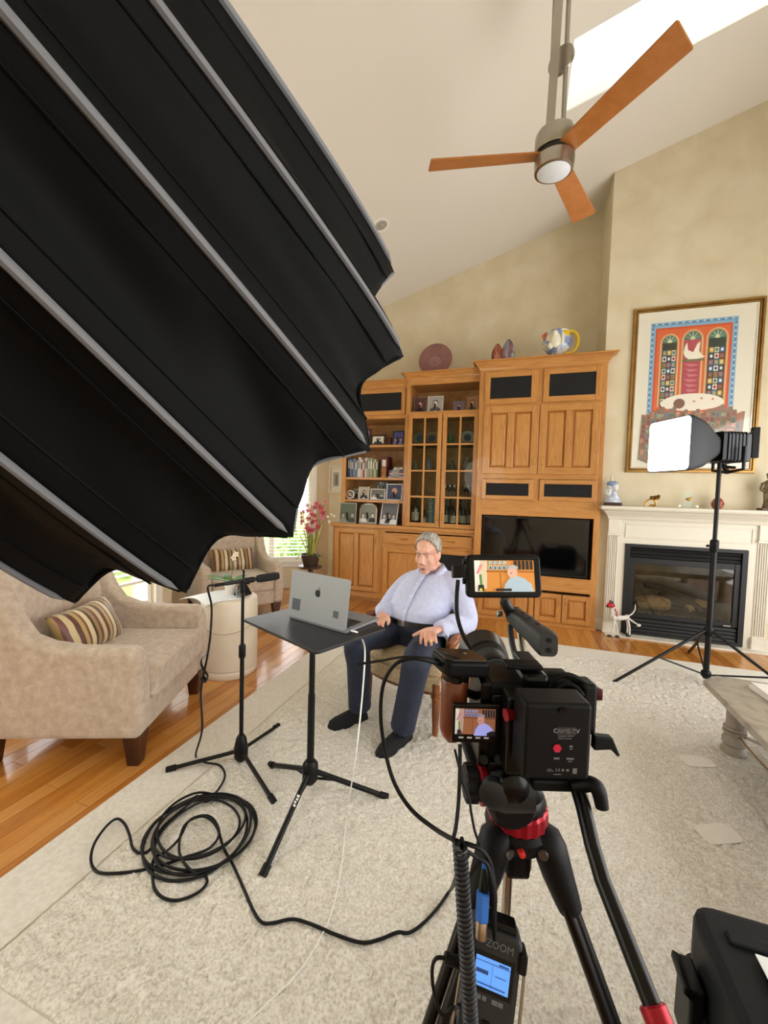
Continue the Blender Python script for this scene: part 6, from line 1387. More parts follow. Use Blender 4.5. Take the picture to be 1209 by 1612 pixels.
# books
z2 = SH[1]; x = z4(84, 900, 5.1).x; xe = z4(334, 900, 5.1).x
bc = ['3e5a86', '2f4a78', '8a8f9a', '4a5a7a', '9aa4b8', '6a7488', 'b6bac0', 'e0dcd4', 'c8c4bc', 'a04a4a', 'd8d4cc', 'a8a89e', '8e907e', '9aa080', '7c7f74', 'c4c27a', '6a6a5a']
names = ['blue', 'navy', 'pale grey', 'slate blue', 'light steel blue', 'grey blue', 'silver grey', 'white', 'off-white', 'dull red', 'cream', 'stone grey', 'olive grey', 'sage', 'dark sage', 'yellow-green', 'dark olive']
nb = len(bc); tot = xe-x; ths = [.6+.8*random.random() for _ in bc]; sc_ = tot/sum(ths)
def book(label, loc, th, h, d, c, rot=None, flat_=False, group='upright books on the shelf'):
    t = thing('book', label, 'book', loc, 0, group); cm = flatc(c, rough=.5)
    g = G()
    if not flat_:
        g.box(0, .002, 0, d, 0, h); g.box(th-.002, th, 0, d, 0, h); g.box(0, th, 0, .003, 0, h); obj('cover', g, cm, t, bevel=.0008)
        g = G(); g.box(.002, th-.002, .003, d-.004, .004, h-.004); obj('pages', g, mat('pages'), t)
        g = G(); g.box(th*.25, th*.75, -.0006, .0, h*.45, h*.85); obj('spine_title', g, mat('spine_ink', 'd9d4c8', .6) if sum(lin(c)[:3]) < .9 else mat('spine_dark', '4a4640', .6), t)
    else:
        g.box(-h/2, h/2, 0, d, 0, .002); g.box(-h/2, h/2, 0, d, th-.002, th); g.box(-h/2, h/2, 0, .003, 0, th); obj('cover', g, cm, t, bevel=.0008)
        g = G(); g.box(-h/2+.004, h/2-.004, .003, d-.004, .002, th-.002); obj('pages', g, mat('pages'), t)
        g = G(); g.box(-h*.3, h*.2, -.0006, 0, th*.3, th*.7); obj('spine_title', g, mat('spine_ink', 'd9d4c8', .6) if sum(lin(c)[:3]) < .9 else mat('spine_dark', '4a4640', .6), t)
for k in range(nb):
    th = ths[k]*sc_-.001
    pos = 'at the left end' if k == 0 else ('beside the tall maroon book' if k == nb-1 else 'between the %s and %s ones' % (names[k-1], names[k+1]))
    book('upright %s book %s of the row' % (names[k], pos) if k in (0, nb-1) else 'upright %s book %s' % (names[k], pos), (x, 5.12+.01*random.random(), z2+.0005), th, .225+.05*random.random(), .17, bc[k]); x += th+.001
xa = z4(345, 900, 5.1).x; xb = z4(408, 900, 5.1).x
book('tall thick maroon book standing behind the carved totem', (xa, 5.16, z2+.0005), xb-xa, .285, .2, '5c1c20')
tt = thing('carved_totem', 'small carved wooden totem of stacked blocks before the maroon book', 'figurine', (z4(386, 900, 5.09).x, 5.10, z2+.0005))
WD = mat('carved_wood', rough=.6, cols=['8a5a30', 'b07c48'], scale=20)
for k, (r, z0_, z1_) in enumerate(((.042, 0, .035), (.034, .035, .075), (.038, .075, .11), (.030, .11, .15))): g = G(); g.lathe([(r*.8, z0_+.0005), (r, (z0_+z1_)/2), (r*.8, z1_)], 10); obj('block', g, WD, tt)
zz_ = z2+.0005; cx_ = z4(490, 890, 5.1).x
for k, (th, w_, c, nm) in enumerate(((.022, .215, 'b8b2c0', 'pale lilac'), (.018, .21, '3a3f5c', 'dark blue'), (.016, .20, 'd8d4d0', 'white'), (.020, .205, '8a4a5a', 'rose red'), (.016, .20, '5c6a8a', 'blue grey'), (.016, .195, '30343f', 'near black'), (.018, .12, 'e6e2da', 'small cream'), (.014, .115, 'b0a890', 'small tan'))):
    order = ('lowest', 'second from the bottom', 'third from the bottom', 'fourth from the bottom', 'fifth from the bottom', 'sixth from the bottom', 'second from the top', 'topmost')[k]
    book('%s book lying %s in the flat stack' % (nm, order), (cx_+(.03 if k > 5 else .004*(k % 3)), 5.10, zz_), th, w_, .17, c, flat_=True, group='books stacked flat on the shelf'); zz_ += th+.0006
# third shelf
z3 = SH[2]
rp_ = thing('round_photo_clock', 'small round white framed photo at the left of the third shelf', 'photo frame', (z4(108, 1075, 5.1).x, 5.12, z3+.001))
g = G(); g.lathe([(.0, 0), (.062, 0), (.062, .012), (.05, .014), (.0, .012)], 24, (0, 0, .062), (0, -1, .15)); obj('rim', g, flatc('e2dccc'), rp_, smooth=True)
g, ms_ = flats([(flatc('6a5a4c'), ell(0, 0, .048, .048, 20)), (flatc('c8a890'), ell(-.01, .005, .018, .022)), (flatc('c8a890'), ell(.018, -.01, .012, .016))], basis((0, -.0145, .064), (1, 0, 0), (0, .15, .99), (0, -.99, .15))); obj('photograph', g, ms_, rp_, rec=False)
fr('clear acrylic framed grey photo beside the round one', 140, 190, 985, 1070, 5.20, z3, 'b9bcb8', .006, lambda w, h: P_(w, h, '8a8a88', '5c5c5c', 'b8b0a8', '3a3a3a'))
fr('small photo of a man in a dark suit on the third shelf', 178, 272, 975, 1078, 5.13, z3, 'c4c0b6', .012, lambda w, h: P_(w, h, 'b8aea0', '20222a', 'c8a48c', '4a4440', tie='803030'))
fr('grey photo of two people in a pale wide frame on the third shelf', 278, 402, 992, 1082, 5.11, z3, 'd0ccc4', .012, lambda w, h: P_(w, h, '6a6862', 'd8d6d2', 'b8b0a8', '2c2a28', n=2))
fr('large blue portrait photo at the right of the third shelf', 408, 545, 955, 1090, 5.12, z3, 'e4e2dc', .012, lambda w, h: P_(w, h, '3e4668', '2c3450', 'd09a80', 'a88a78'))
for k in range(4):
    xk = z4(335+k*22, 1000, 5.3).x; book(('teal book leaning leftmost behind the third shelf photos', 'white book second behind the third shelf photos', 'pale blue book third behind the third shelf photos', 'grey book rightmost behind the third shelf photos')[k], (xk, 5.30, z3+.0005), .028, .235+.012*(k % 2), .17, ('4a7a82', 'e0e4e4', '8ab0b8', '9a9c98')[k])
# worktop photos
zc = 1.0335
fr('large dim photo in a thin silver frame at the left of the worktop', 22, 160, 1120, 1282, 5.01, zc, 'a9a698', .010, lambda w, h: P_(w, h, '5c6252', '8a8c7a', 'a8a090', '3c3c30', n=2), rz=.10)
fr('arched silver framed wedding photo on the worktop', 185, 333, 1125, 1288, 5.14, zc, 'd6d0bc', .014, lambda w, h: P_(w, h, '8e9284', 'f2f2ee', 'd8d0c4', '2a2a2a', n=2), arch=True)
fr('tilted white framed photo of a group on the worktop', 350, 508, 1125, 1300, 5.13, zc, 'e6e8ea', .012, lambda w, h: P_(w, h, '6e7276', 'e4e4e6', 'c0b8b0', '26282c', n=3), lean=.22, rz=-.2)
fr('small dark frame half hidden at the right end of the worktop shelf', 490, 532, 1215, 1300, 5.24, zc, '2a1c14', .012, lambda w, h: P_(w, h, '6a5a50', '3a2a2a', '9a8478', '1c1414'))
# open shelf of the hutch
zo_ = 2.483
fr('dark portrait photo at the left of the open hutch shelf', 636, 745, 195, 345, 5.17, zo_, '8c8684', .006, lambda w, h: P_(w, h, '5c3c3e', '2a2226', 'd0a090', '3c2420'))
fr('bright silver framed black and white portrait on the open hutch shelf', 750, 885, 192, 345, 5.14, zo_, 'c9ccce', .010, lambda w, h: P_(w, h, 'a8a49c', '4a4a4c', 'e0d8cc', '3c3836', tie='b8b8b8'))
fr('bluish portrait photo third along the open hutch shelf', 962, 1062, 232, 342, 5.2, zo_, '8e8078', .006, lambda w, h: P_(w, h, '7a6a82', '3a3c50', 'd0a48e', '2c1c1a'))
fr('warm brown portrait photo at the right of the open hutch shelf', 1066, 1175, 195, 340, 5.17, zo_, 'a88a78', .006, lambda w, h: P_(w, h, 'a87860', '5a4038', 'e0b098', '5c3a2a', tie='8a3030'), rz=-.2)
# ------------------------------------------------------------------ behind the glass doors
zb_ = 1.0555
def bottle(label, x, y, z, h, r, c, lab=None, clear=False):
    t = thing('bottle', label, 'bottle', (x, y, z), 0, 'bottles in the glazed hutch'); m = pane_mat('bottle_'+c, c, .18) if clear else mat('bottleglass_'+c, c, .12)
    g = G(); g.lathe([(0, 0), (r, 0), (r, h*.55), (r*.9, h*.63), (r*.36, h*.74), (r*.33, h*.93), (r*.42, h*.935), (r*.42, h)], 18); obj('glass_body', g, m, t, smooth=True)
    g = G(); g.lathe([(r*1.02, h*.14), (r*1.02, h*.44)], 18); obj('label', g, flatc(lab or 'c9c4b4'), t)
    g = G(); g.lathe([(r*.44, h*.9), (r*.45, h*1.01), (0, h*1.01)], 12); obj('cap', g, flatc('2a2622'), t)
X4 = lambda x, Y: z4(x, 1200, Y).x
bottle('clear decanter bottle with pale label behind the left glazed door', X4(650, 5.2), 5.2, zb_, .36, .05, 'b8c0b8', 'd8d4c4', True)
bottle('short dark bottle beside the teal cases behind the left glazed door', X4(725, 5.18), 5.18, zb_, .2, .038, '1a1a18', 'c8c8bc')
for k, (xx, h, c, lb, y) in enumerate(((905, .32, '16180f', None, 5.2), (940, .35, '12140e', '8a8a78', 5.25), (965, .30, '1c1a12', 'd0ccc0', 5.15), (1020, .34, '101210', None, 5.22), (1050, .31, '181a14', 'b0b0a0', 5.16), (1085, .33, '14160f', 'c0b8a0', 5.24))):
    bottle(('leftmost dark wine bottle behind the right glazed door', 'second dark wine bottle from the left behind the right glazed door', 'dark bottle with white label third behind the right glazed door', 'unlabelled dark bottle fourth behind the right glazed door', 'dark bottle with grey label fifth behind the right glazed door', 'rightmost dark bottle with tan label behind the right glazed door')[k], X4(xx, y), y, zb_, h, .037, c, lb)
zz_ = zb_; xt = X4(790, 5.2)
tl = ['44848a', '3a747c', '528e92', '3f7a86']
for k in range(13):
    book('slim teal case %s in the tall stack behind the left glazed door' % (['lowest', 'second', 'third', 'fourth', 'fifth', 'sixth', 'seventh', 'eighth', 'ninth', 'tenth', 'eleventh', 'twelfth', 'topmost'][k]), (xt+.004*math.sin(k*2.), 5.12, zz_), .026, .085, .15, tl[k % 4], flat_=True, group='slim teal cases stacked in the glazed hutch'); zz_ += .0266
zg = 1.4105
def goblet(label, x, y, z, h):
    t = thing('drinking_glass', label, 'glass', (x, y, z), 0, 'glasses in the glazed hutch')
    g = G(); g.lathe([(0, 0), (.03, 0), (.03, .004), (.006, .008), (.005, h*.45), (.022, h*.55), (.034, h*.75), (.031, h), (.029, h), (.030, h*.75), (.018, h*.58), (0, h*.5)], 16); obj('bowl_and_stem', g, pane_mat('goblet', 'e6ece8', .15), t, smooth=True)
for k, xx in enumerate((900, 935, 975, 1060, 1090)): goblet(('stemmed glass leftmost on the lower glass shelf', 'stemmed glass second on the lower glass shelf', 'stemmed glass in the middle of the lower glass shelf', 'stemmed glass fourth on the lower glass shelf', 'stemmed glass rightmost on the lower glass shelf')[k], z4(xx, 950, 5.2).x, 5.2+.03*(k % 2), zg, .17)
for k, (xx, c, lb) in enumerate(((650, '7a8478', 'small grey green vase on the upper glass shelf, left door'), (760, '8a8a90', 'small grey jar on the upper glass shelf, left door'), (960, '6a7a78', 'dark green vase on the upper glass shelf, right door'), (1080, 'a8a8a0', 'pale jar on the upper glass shelf, right door'))):
    g = G(); s = .8+.3*(k % 2); g.lathe([(0, 0), (.03*s, 0), (.045*s, .05*s), (.035*s, .1*s), (.015*s, .13*s), (.022*s, .15*s), (0, .15*s)], 16); o = obj('vase', g, flatc(c, rough=.3), smooth=True); o.location = (z4(xx, 760, 5.25).x, 5.25, 1.7705); tag(o, lb, 'vase')
for k, (xx, c, lb) in enumerate(((690, '8a8a70', 'dim standing plate on the top glass shelf, left of the left door'), (790, '9a7a60', 'brown standing plate on the top glass shelf, right of the left door'), (1085, 'b8c4cc', 'blue white standing plate on the top glass shelf behind the right door'))):
    t = thing('display_plate', lb, 'plate', (z4(xx, 520, 5.3).x, 5.3, 2.1005), 0, 'plates on the top glass shelf'); g = G(); g.lathe([(0, 0), (.06, .0), (.085, .01), (.09, .012), (.088, .016), (.06, .006), (0, .006)], 24, (0, 0, .09), (0, -1, .15)); obj('dish', g, flatc(c, rough=.25), t, smooth=True)
    g = G(); g.lathe([(.035, .0065), (.045, .008), (.045, .0085), (.035, .007)], 20, (0, -.001, .09), (0, -1, .15)); obj('glaze_ring', g, flatc('3c5a7a'), t)
g = G(); g.lathe([(0, 0), (.03, 0), (.034, .06), (.02, .09), (.026, .13), (0, .14)], 14); o = obj('jade_figurine', g, flatc('4c8a5c', rough=.3), smooth=True); o.location = (z4(945, 560, 5.25).x, 5.25, 2.1005); tag(o, 'small jade green figurine on the top glass shelf behind the right door', 'figurine')

# ------------------------------------------------------------------ on top of the wall unit
pl = thing('art_glass_plate', 'large mauve brown glass disc standing on top of the display hutch', 'plate', (-1.115, 5.22, 2.966))
PG = mat('mauve_glass', rough=.12, cols=['7a4c48', '8f6560'], scale=3)
ax_ = Vector((0, -1, .16)).normalized()
g = G(); g.lathe([(.0, -.004), (.10, -.002), (.205, .012), (.217, .016), (.216, .022), (.10, .006), (0, .004)], 48, (0, 0, .212), ax_); obj('disc', g, PG, pl, smooth=True)
u_, v_ = ortho(ax_)
for r_ in (.03, .055, .075): g = G(); g.tube([Vector((0, 0, .212))+ax_*.008+(u_*math.cos(a)+v_*math.sin(a))*r_+Vector((-.01, 0, -.03)) for a in np.linspace(0, 2*PI, 28, endpoint=False)], .003, 6, closed=True); obj('etched_ring', g, mat('pale_etch', 'b9a09a', .4), pl)
g = G(); g.tube([(-.06, -.05, 0), (-.06, .06, .0), (-.06, .08, .12)], .004, 6); obj('easel', g, BRASS, pl)
g = G(); g.tube([(.06, -.05, 0), (.06, .06, .0), (.06, .08, .12)], .004, 6); obj('easel', g, BRASS, pl)
shl = thing('glass_shell_pair', 'pair of upright red and blue glass shell forms on the tower', 'sculpture', (-.272, 5.0, 3.006))
SHM = [mat('shell_red', rough=.1, cols=['5c1c16', '9a4a34', 'b8907a'], scale=6, stretch=(6, 1, 1), dist=1.5), mat('shell_blue', rough=.1, cols=['6a7c8c', '8a3c30', '9fb0b8'], scale=6, stretch=(5, 1, 1), dist=1.5)]
for k, (xo, w_, h_) in enumerate(((-.062, .062, .235), (.062, .068, .275))):
    rings = []
    for t in np.linspace(0, 1, 12):
        hw = w_*math.sin(PI*(.18+.80*t))**.7; dp = .03*math.sin(PI*(.2+.78*t)); c = Vector((xo, .0+.03*t, h_*t)); rings.append([c+Vector((hw*math.cos(a), dp*math.sin(a)-.025*math.cos(a)**2, 0)) for a in np.linspace(0, 2*PI, 20, endpoint=False)])
    g = G(); g.loft(rings); sh_o = obj('shell', g, SHM[k], shl, smooth='all')
    g = G(); g.tube([Vector((xo+w_*math.sin(PI*(.18+.80*t))**.7*s, -.012+.03*t, h_*t)) for s, ts in ((-1, np.linspace(.0, 1, 10)), (1, np.linspace(1, 0, 10))) for t in ts], .005, 6); obj('rim', g, mat('shell_rim', '56646e', .15), sh_o)
pt = thing('painted_pitcher', 'colourful ceramic pitcher with figure and yellow handle on the tower', 'pitcher', (.31, 4.98, 3.006))
g = G(); g.lathe([(0, 0), (.07, 0), (.072, .02), (.055, .03), (.10, .07), (.145, .13), (.15, .19), (.13, .25), (.115, .28), (.12, .30), (.105, .298), (.10, .27), (0, .26)], 28); g.v = [(x*1.0, y*.75, z) for x, y, z in g.v]; bd = obj('body', g, mat('pitcher_blue', rough=.25, cols=['3c4a8a', '8a9ac0', 'e8e4d8', 'c8b040'], scale=9, pos=(.3, .7)), pt, smooth=True)
g = G(); g.lathe([(.072, 0), (.078, .005), (.074, .03), (.056, .034)], 24); obj('foot', g, flatc('2e3470', rough=.25), pt, smooth=True)
for c, r in (((-.02, -.105, .17), (.055, .03, .08)), ((-.03, -.12, .245), (.03, .026, .034)), ((.05, -.10, .19), (.02, .02, .07)), ((-.07, -.10, .12), (.03, .02, .04))): g = G(); g.ball(c, r, 14); obj('figure_relief', g, flatc('e6e2cc', rough=.3), pt, smooth=True)
for k in range(4): g = G(); g.tube([(-.10-.012*k, -.04, .21), (-.125-.012*k, -.03, .29-.01*k)], .008, 6); obj('feather_relief', g, flatc('d06038', rough=.3), pt)
g = G(); g.ball((.06, -.03, .25), (.07, .06, .055), 14); obj('spout', g, flatc('d8b428', rough=.25), pt, smooth=True)
g = G(); g.tube([(.07, 0, .28), (.14, 0, .295), (.20, 0, .25), (.215, 0, .17), (.19, 0, .09), (.13, 0, .05), (.085, 0, .06)], .018, 10, sm=5); obj('handle', g, flatc('d8b428', rough=.25), pt, smooth=True)

# ------------------------------------------------------------------ mantel ornaments
MZ = 1.3845
bu = thing('porcelain_bust', 'blue and white porcelain bust in a hat on dark plinth, mantel left end', 'figurine', (.925, 4.86, MZ))
PC = flatc('d8d8da', rough=.25); PBL = flatc('7d93b8', rough=.25)
g = G(); g.box(-.078, .078, -.05, .05, 0, .035); obj('plinth', g, flatc('3c1c18', rough=.3), bu, bevel=.004)
g = G(); g.loft([ringe((0, 0, .035), Vector((1, 0, 0)), Vector((0, 1, 0)), .075, .045), ringe((0, 0, .075), Vector((1, 0, 0)), Vector((0, 1, 0)), .065, .042), ringe((.005, 0, .115), Vector((1, 0, 0)), Vector((0, 1, 0)), .035, .032), ringe((.008, 0, .15), Vector((1, 0, 0)), Vector((0, 1, 0)), .024, .024)]); obj('shoulders', g, mat('porcelain_blue', rough=.25, cols=['9fb0cc', 'd8dce4'], scale=25), bu, smooth=True)
g = G(); g.ball((.012, -.006, .20), (.036, .04, .048), 16); g.ball((.032, -.03, .195), (.009, .012, .012), 8); obj('head', g, PC, bu, smooth=True)
g = G(); g.ball((-.025, .01, .19), (.036, .036, .06), 14); g.ball((-.04, .0, .14), (.025, .025, .05), 12); obj('hair', g, PC, bu, smooth=True)
g = G(); g.ball((-.012, .005, .232), (.056, .05, .030), 16); obj('hat', g, PBL, bu, smooth=True)
for k in range(7): a = 2*PI*k/7; g = G(); g.ball((-.055+.018*math.cos(a), -.02, .145+.022*math.sin(a)), .010, 8); obj('ruffle', g, PC, bu, smooth=True)
g = G(); g.tube([(-.02, .0, .25), (-.025, 0, .29), (-.02, 0, .33)], [.02, .012, .004], 10, sm=3); obj('plume', g, flatc('c9c4b8', rough=.4), bu, smooth=True)
br = thing('brass_frog_pair', 'small curling brass ornament on the mantel beside the bust', 'ornament', (1.29, 4.86, MZ))
for pts, r in (([(-.07, 0, .005), (-.06, 0, .05), (-.02, 0, .08), (.02, 0, .075)], .008), ([(.0, 0, .004), (.03, 0, .03), (.02, 0, .07), (.06, 0, .09)], .009), ([(-.03, 0, .004), (-.01, 0, .02), (.03, 0, .012)], .007)): g = G(); g.tube(pts, r, 8, sm=5); obj('curl', g, BRASS, br, smooth=True)
for c in ((.02, 0, .1), (.05, 0, .11), (-.01, 0, .095)): g = G(); g.ball(c, .018, 10); obj('head', g, mat('dark_brass', '6a4420', .3, .9), br, smooth=True)
ca = thing('glass_candle_holder', 'clear glass candle holder with brass butterfly on the mantel', 'candle holder', (1.60, 4.86, MZ))
g = G(); g.box(-.10, .10, -.025, .025, 0, .006); obj('base', g, pane_mat('holder_glass', 'eef2ee', .03), ca)
g = G(); g.box(-.035, .035, -.002, .002, .006, .17); obj('glass_panel', g, pane_mat('holder_glass'), ca)
for x_ in (-.08, .07): g = G(); g.lathe([(0, .006), (.018, .006), (.02, .03), (.018, .03), (0, .025)], 14, (x_, 0, 0)); obj('tealight', g, flatc('f0ead8'), ca, smooth=True)
g = G(); g.ball((.0, -.008, .09), (.03, .006, .014), 10); g.tube([(0, -.01, .07), (.02, -.01, .11)], .005, 6); obj('butterfly', g, BRASS, ca, smooth=True)
va = thing('bud_vase', 'small terracotta red bud vase on the mantel behind the light stand', 'vase', (1.85, 4.87, MZ))
g = G(); g.lathe([(0, 0), (.03, 0), (.05, .03), (.052, .06), (.035, .095), (.012, .115), (.011, .165), (.02, .178), (.016, .178), (.008, .165), (0, .11)], 20); obj('body', g, mat('red_glaze', rough=.25, cols=['8a3a2a', 'a8583c'], scale=12), va, smooth=True)
g = G(); g.lathe([(.0512, .044), (.0525, .046), (.0525, .052), (.051, .054)], 20); obj('band', g, flatc('5c241a', rough=.3), va)
sx2 = thing('carved_statuette', 'tall brown carved statuette on a dark base at the mantel right end', 'statuette', (2.255, 4.87, MZ))
g = G(); g.box(-.07, .07, -.05, .05, 0, .022); obj('plinth', g, flatc('4a2018', rough=.3), sx2, bevel=.003)
BZ = mat('aged_bronze', rough=.4, metal=.4, cols=['4a3826', '8a7a60'], scale=14)
g = G(); g.loft([ringe((0, 0, z), Vector((1, 0, 0)), Vector((0, 1, 0)), a, b) for z, a, b in ((.022, .05, .04), (.08, .04, .035), (.16, .045, .036), (.22, .05, .036), (.27, .052, .03), (.295, .02, .018))]); obj('robe', g, BZ, sx2, smooth=True)
g = G(); g.ball((0, 0, .325), (.026, .028, .034), 14); g.ball((0, .005, .345), (.03, .03, .022), 12); obj('head', g, BZ, sx2, smooth=True)
for s in (-1, 1): g = G(); g.tube([(s*.05, 0, .26), (s*.068, -.01, .20), (s*.03, -.045, .18)], [.018, .015, .011], 8, sm=4); obj('arm', g, BZ, sx2, smooth=True)

# ------------------------------------------------------------------ large framed print
PX0, PX1, PZ0, PZ1 = 1.048, 2.172, 1.745, 3.458; pw, ph = PX1-PX0, PZ1-PZ0
pic = thing('framed_print', 'large gold framed print of three arched windows over a walled city', 'picture', ((PX0+PX1)/2, YB-.002, PZ0))
GOLD = mat('gilt_frame', rough=.35, metal=.6, cols=['96703a', 'b08646'], scale=6)
TPI = Matrix(((1, 0, 0, 0), (0, 0, -1, 0), (0, 1, 0, 0), (0, 0, 0, 1)))
def mitre(name, w, h, off, bw, d0, d1, m):
    for k in range(4):
        a, b = ((w/2, h/2) if k % 2 == 0 else (h/2, w/2)); g = G()
        R_ = Matrix.Translation((0, h/2+off, 0)) @ Matrix.Rotation(k*PI/2, 4, 'Z'); vs = []
        for z, i0, i1 in ((d0, 0, bw), (d1, .006, bw-.004)): vs += [(-a+i0, -b+i0, z), (a-i0, -b+i0, z), (a-i1, -b+i1, z), (-a+i1, -b+i1, z)]
        g.add([TPI @ (R_ @ Vector(v)) for v in vs], [(0, 3, 2, 1), (4, 5, 6, 7), (0, 1, 5, 4), (1, 2, 6, 5), (2, 3, 7, 6), (3, 0, 4, 7)]); obj(name, g, m, pic)
mitre('frame_moulding', pw, ph, 0, .030, 0, .030, GOLD); mitre('frame_inner_moulding', pw-.056, ph-.056, .028, .018, 0, .022, GOLD); mitre('mat_fillet', pw-.09, ph-.09, .045, .020, .0, .012, flatc('e6e0d0'))
g = G(); g.T = TPI; g.box(-pw/2+.02, pw/2-.02, .02, ph-.02, 0, .004); obj('mat_board', g, mat('mat_board', 'e4dfce', .8), pic)
A_ = []
def q_(u, v): return ((u-.5)*pw, (1-v)*ph)
def poly(c, *p): A_.append((flatc(c), [q_(*x) for x in p]))
def rect(c, u0, u1, v0, v1): poly(c, (u0, v1), (u1, v1), (u1, v0), (u0, v0))
rect('86aecb', .150, .815, .095, .640); rect('5d8fb8', .162, .803, .104, .636); rect('86aecb', .172, .793, .112, .634)
rect('cf5530', .190, .775, .128, .640); rect('dc6a3e', .205, .760, .140, .640)
for k in range(24):
    for vv in (.1005,): rect('cfe0ea' if k % 2 else '4a7aa8', .16+.0265*k, .172+.0265*k, vv, vv+.008)
for k in range(30):
    vv = .125+.0165*k
    for uu in (.156, .788): rect('cfe0ea' if k % 2 else '3f6f9f', uu+.004, uu+.016, vv, vv+.008)
def archwin(uc, w, vt, vb, base):
    asp = pw/ph
    for c, i in (('d9b98a', 0), ('c98a5a', .010), (base, .018)):
        ww = w/2-i; pts = [(uc-ww, vb), (uc+ww, vb)]+[(uc+ww*math.cos(a), vt+i*asp+ww*asp*(1-math.sin(a))*1.15) for a in np.linspace(0, PI, 16)]; poly(c, *pts)
    ww = w/2-.018; t0 = vt+.018*asp
    poly('4d7c74', *([(uc-ww, t0+ww*asp*1.15), (uc+ww, t0+ww*asp*1.15)]+[(uc+ww*math.cos(a), t0+ww*asp*1.15*(1-math.sin(a))) for a in np.linspace(0, PI, 14)]))
    for a in np.linspace(.45, PI-.45, 5): poly('d6d8a8', (uc-.003, t0+ww*asp*1.1), (uc+.003, t0+ww*asp*1.1), (uc+.003+ww*.9*math.cos(a), t0+ww*asp*1.15*(1-.9*math.sin(a))), (uc-.003+ww*.9*math.cos(a), t0+ww*asp*1.15*(1-.9*math.sin(a))))
    poly('d6d8a8', *[(uc+.018*math.cos(a), t0+ww*asp*1.15-.02*math.sin(a)) for a in np.linspace(0, PI, 10)])
archwin(.305, .150, .165, .600, '3c3a34'); archwin(.482, .165, .150, .56, 'b5525a'); archwin(.668, .165, .150, .600, '33423a')
cols_ = ['b8543c', 'e6ded0', '2f6fa0', '4f8fb8', 'a83040', 'e8e4da', 'c8a23c', '5c8a6a', '284a70', 'd8cfa0']
for uc, w in ((.305, .108), (.668, .118)):
    for i in range(9):
        v0 = .262+.036*i
        for j in range(3):
            u0 = uc-w/2+j*w/3; k = (i*2+j*3+int(uc*10)) % 10; rect(cols_[k], u0+.003, u0+w/3-.003, v0+.002, v0+.032)
            poly(cols_[(k+3) % 10], *[(u0+w/6+.011*math.cos(a), v0+.017+.010*math.sin(a)) for a in np.linspace(0, 2*PI, 9)[:-1]])
rect('b04a58', .418, .548, .335, .545)
for k in range(6): poly('c77a80', (.425+.01*(k % 3), .35+.03*k), (.51, .355+.03*k), (.54, .362+.03*k), (.47, .37+.03*k))
poly('efe9d8', (.425, .245), (.44, .225), (.45, .27), (.49, .285), (.52, .235), (.54, .225), (.535, .28), (.56, .305), (.585, .315), (.53, .325), (.47, .33), (.43, .31), (.415, .285))
rect('6a7a50', .41, .575, .325, .337)
poly('eae2d2', *[(.50+.245*math.cos(a), .585-.058*math.sin(a)) for a in np.linspace(0, PI, 20)], *[(.50-.245*math.cos(a), .585+.045*math.sin(a)) for a in np.linspace(0, PI, 20)])
poly('7c5a48', *[(.405+.045*math.cos(a), .585+.030*math.sin(a)) for a in np.linspace(0, 2*PI, 20)[:-1]])
for uu, vv in ((.52, .575), (.575, .558), (.66, .565)): poly('b8705a', *[(uu+(.014 if k % 2 else .006)*math.cos(k*PI/5), vv+(.010 if k % 2 else .004)*math.sin(k*PI/5)) for k in range(10)])
rnd = random.Random(12); cc2 = ['9a5a48', 'b86a4e', '7a6a58', 'a8826a', '5f6f62', 'c08a70', '8a4a44', '6a7a88', '92a08c']
sil = []
for k in range(26):
    u = .115+.76*k/25; v = .625-.012*(k % 3)+(.03 if k < 3 or k > 22 else 0)+(.02 if 8 < k < 18 else 0); sil += [(u, v), (u+.76/25*.9, v)]
poly('8a7464', *sil, (.88, .93), (.80, .95), (.60, .945), (.40, .95), (.2, .95), (.10, .92))
for i in range(9):
    for j in range(20):
        u0 = .115+.0385*j+rnd.uniform(-.006, .006); v0 = .645+.031*i+rnd.uniform(-.005, .005)
        if (i > 7 and (j < 2 or j > 17)): continue
        hh_ = rnd.uniform(.014, .030); ww_ = rnd.uniform(.02, .036); rect(rnd.choice(cc2), u0, u0+ww_, v0, v0+hh_)
        if rnd.random() < .3: poly(rnd.choice(cc2), (u0, v0), (u0+ww_, v0), (u0+ww_/2, v0-.016))
        if rnd.random() < .3: rect('3c342e', u0+ww_*.4, u0+ww_*.6, v0+hh_*.4, v0+hh_)
g, ms_ = flats(A_, TPI @ Matrix.Translation((0, 0, .0042)), .00002); obj('print', g, ms_, pic, rec=False)
g = G(); g.T = TPI; g.box(-pw/2+.05, pw/2-.05, .05, ph-.05, .0155, .0165); obj('glazing', g, pane_mat('print_glass', 'ffffff', .03), pic)
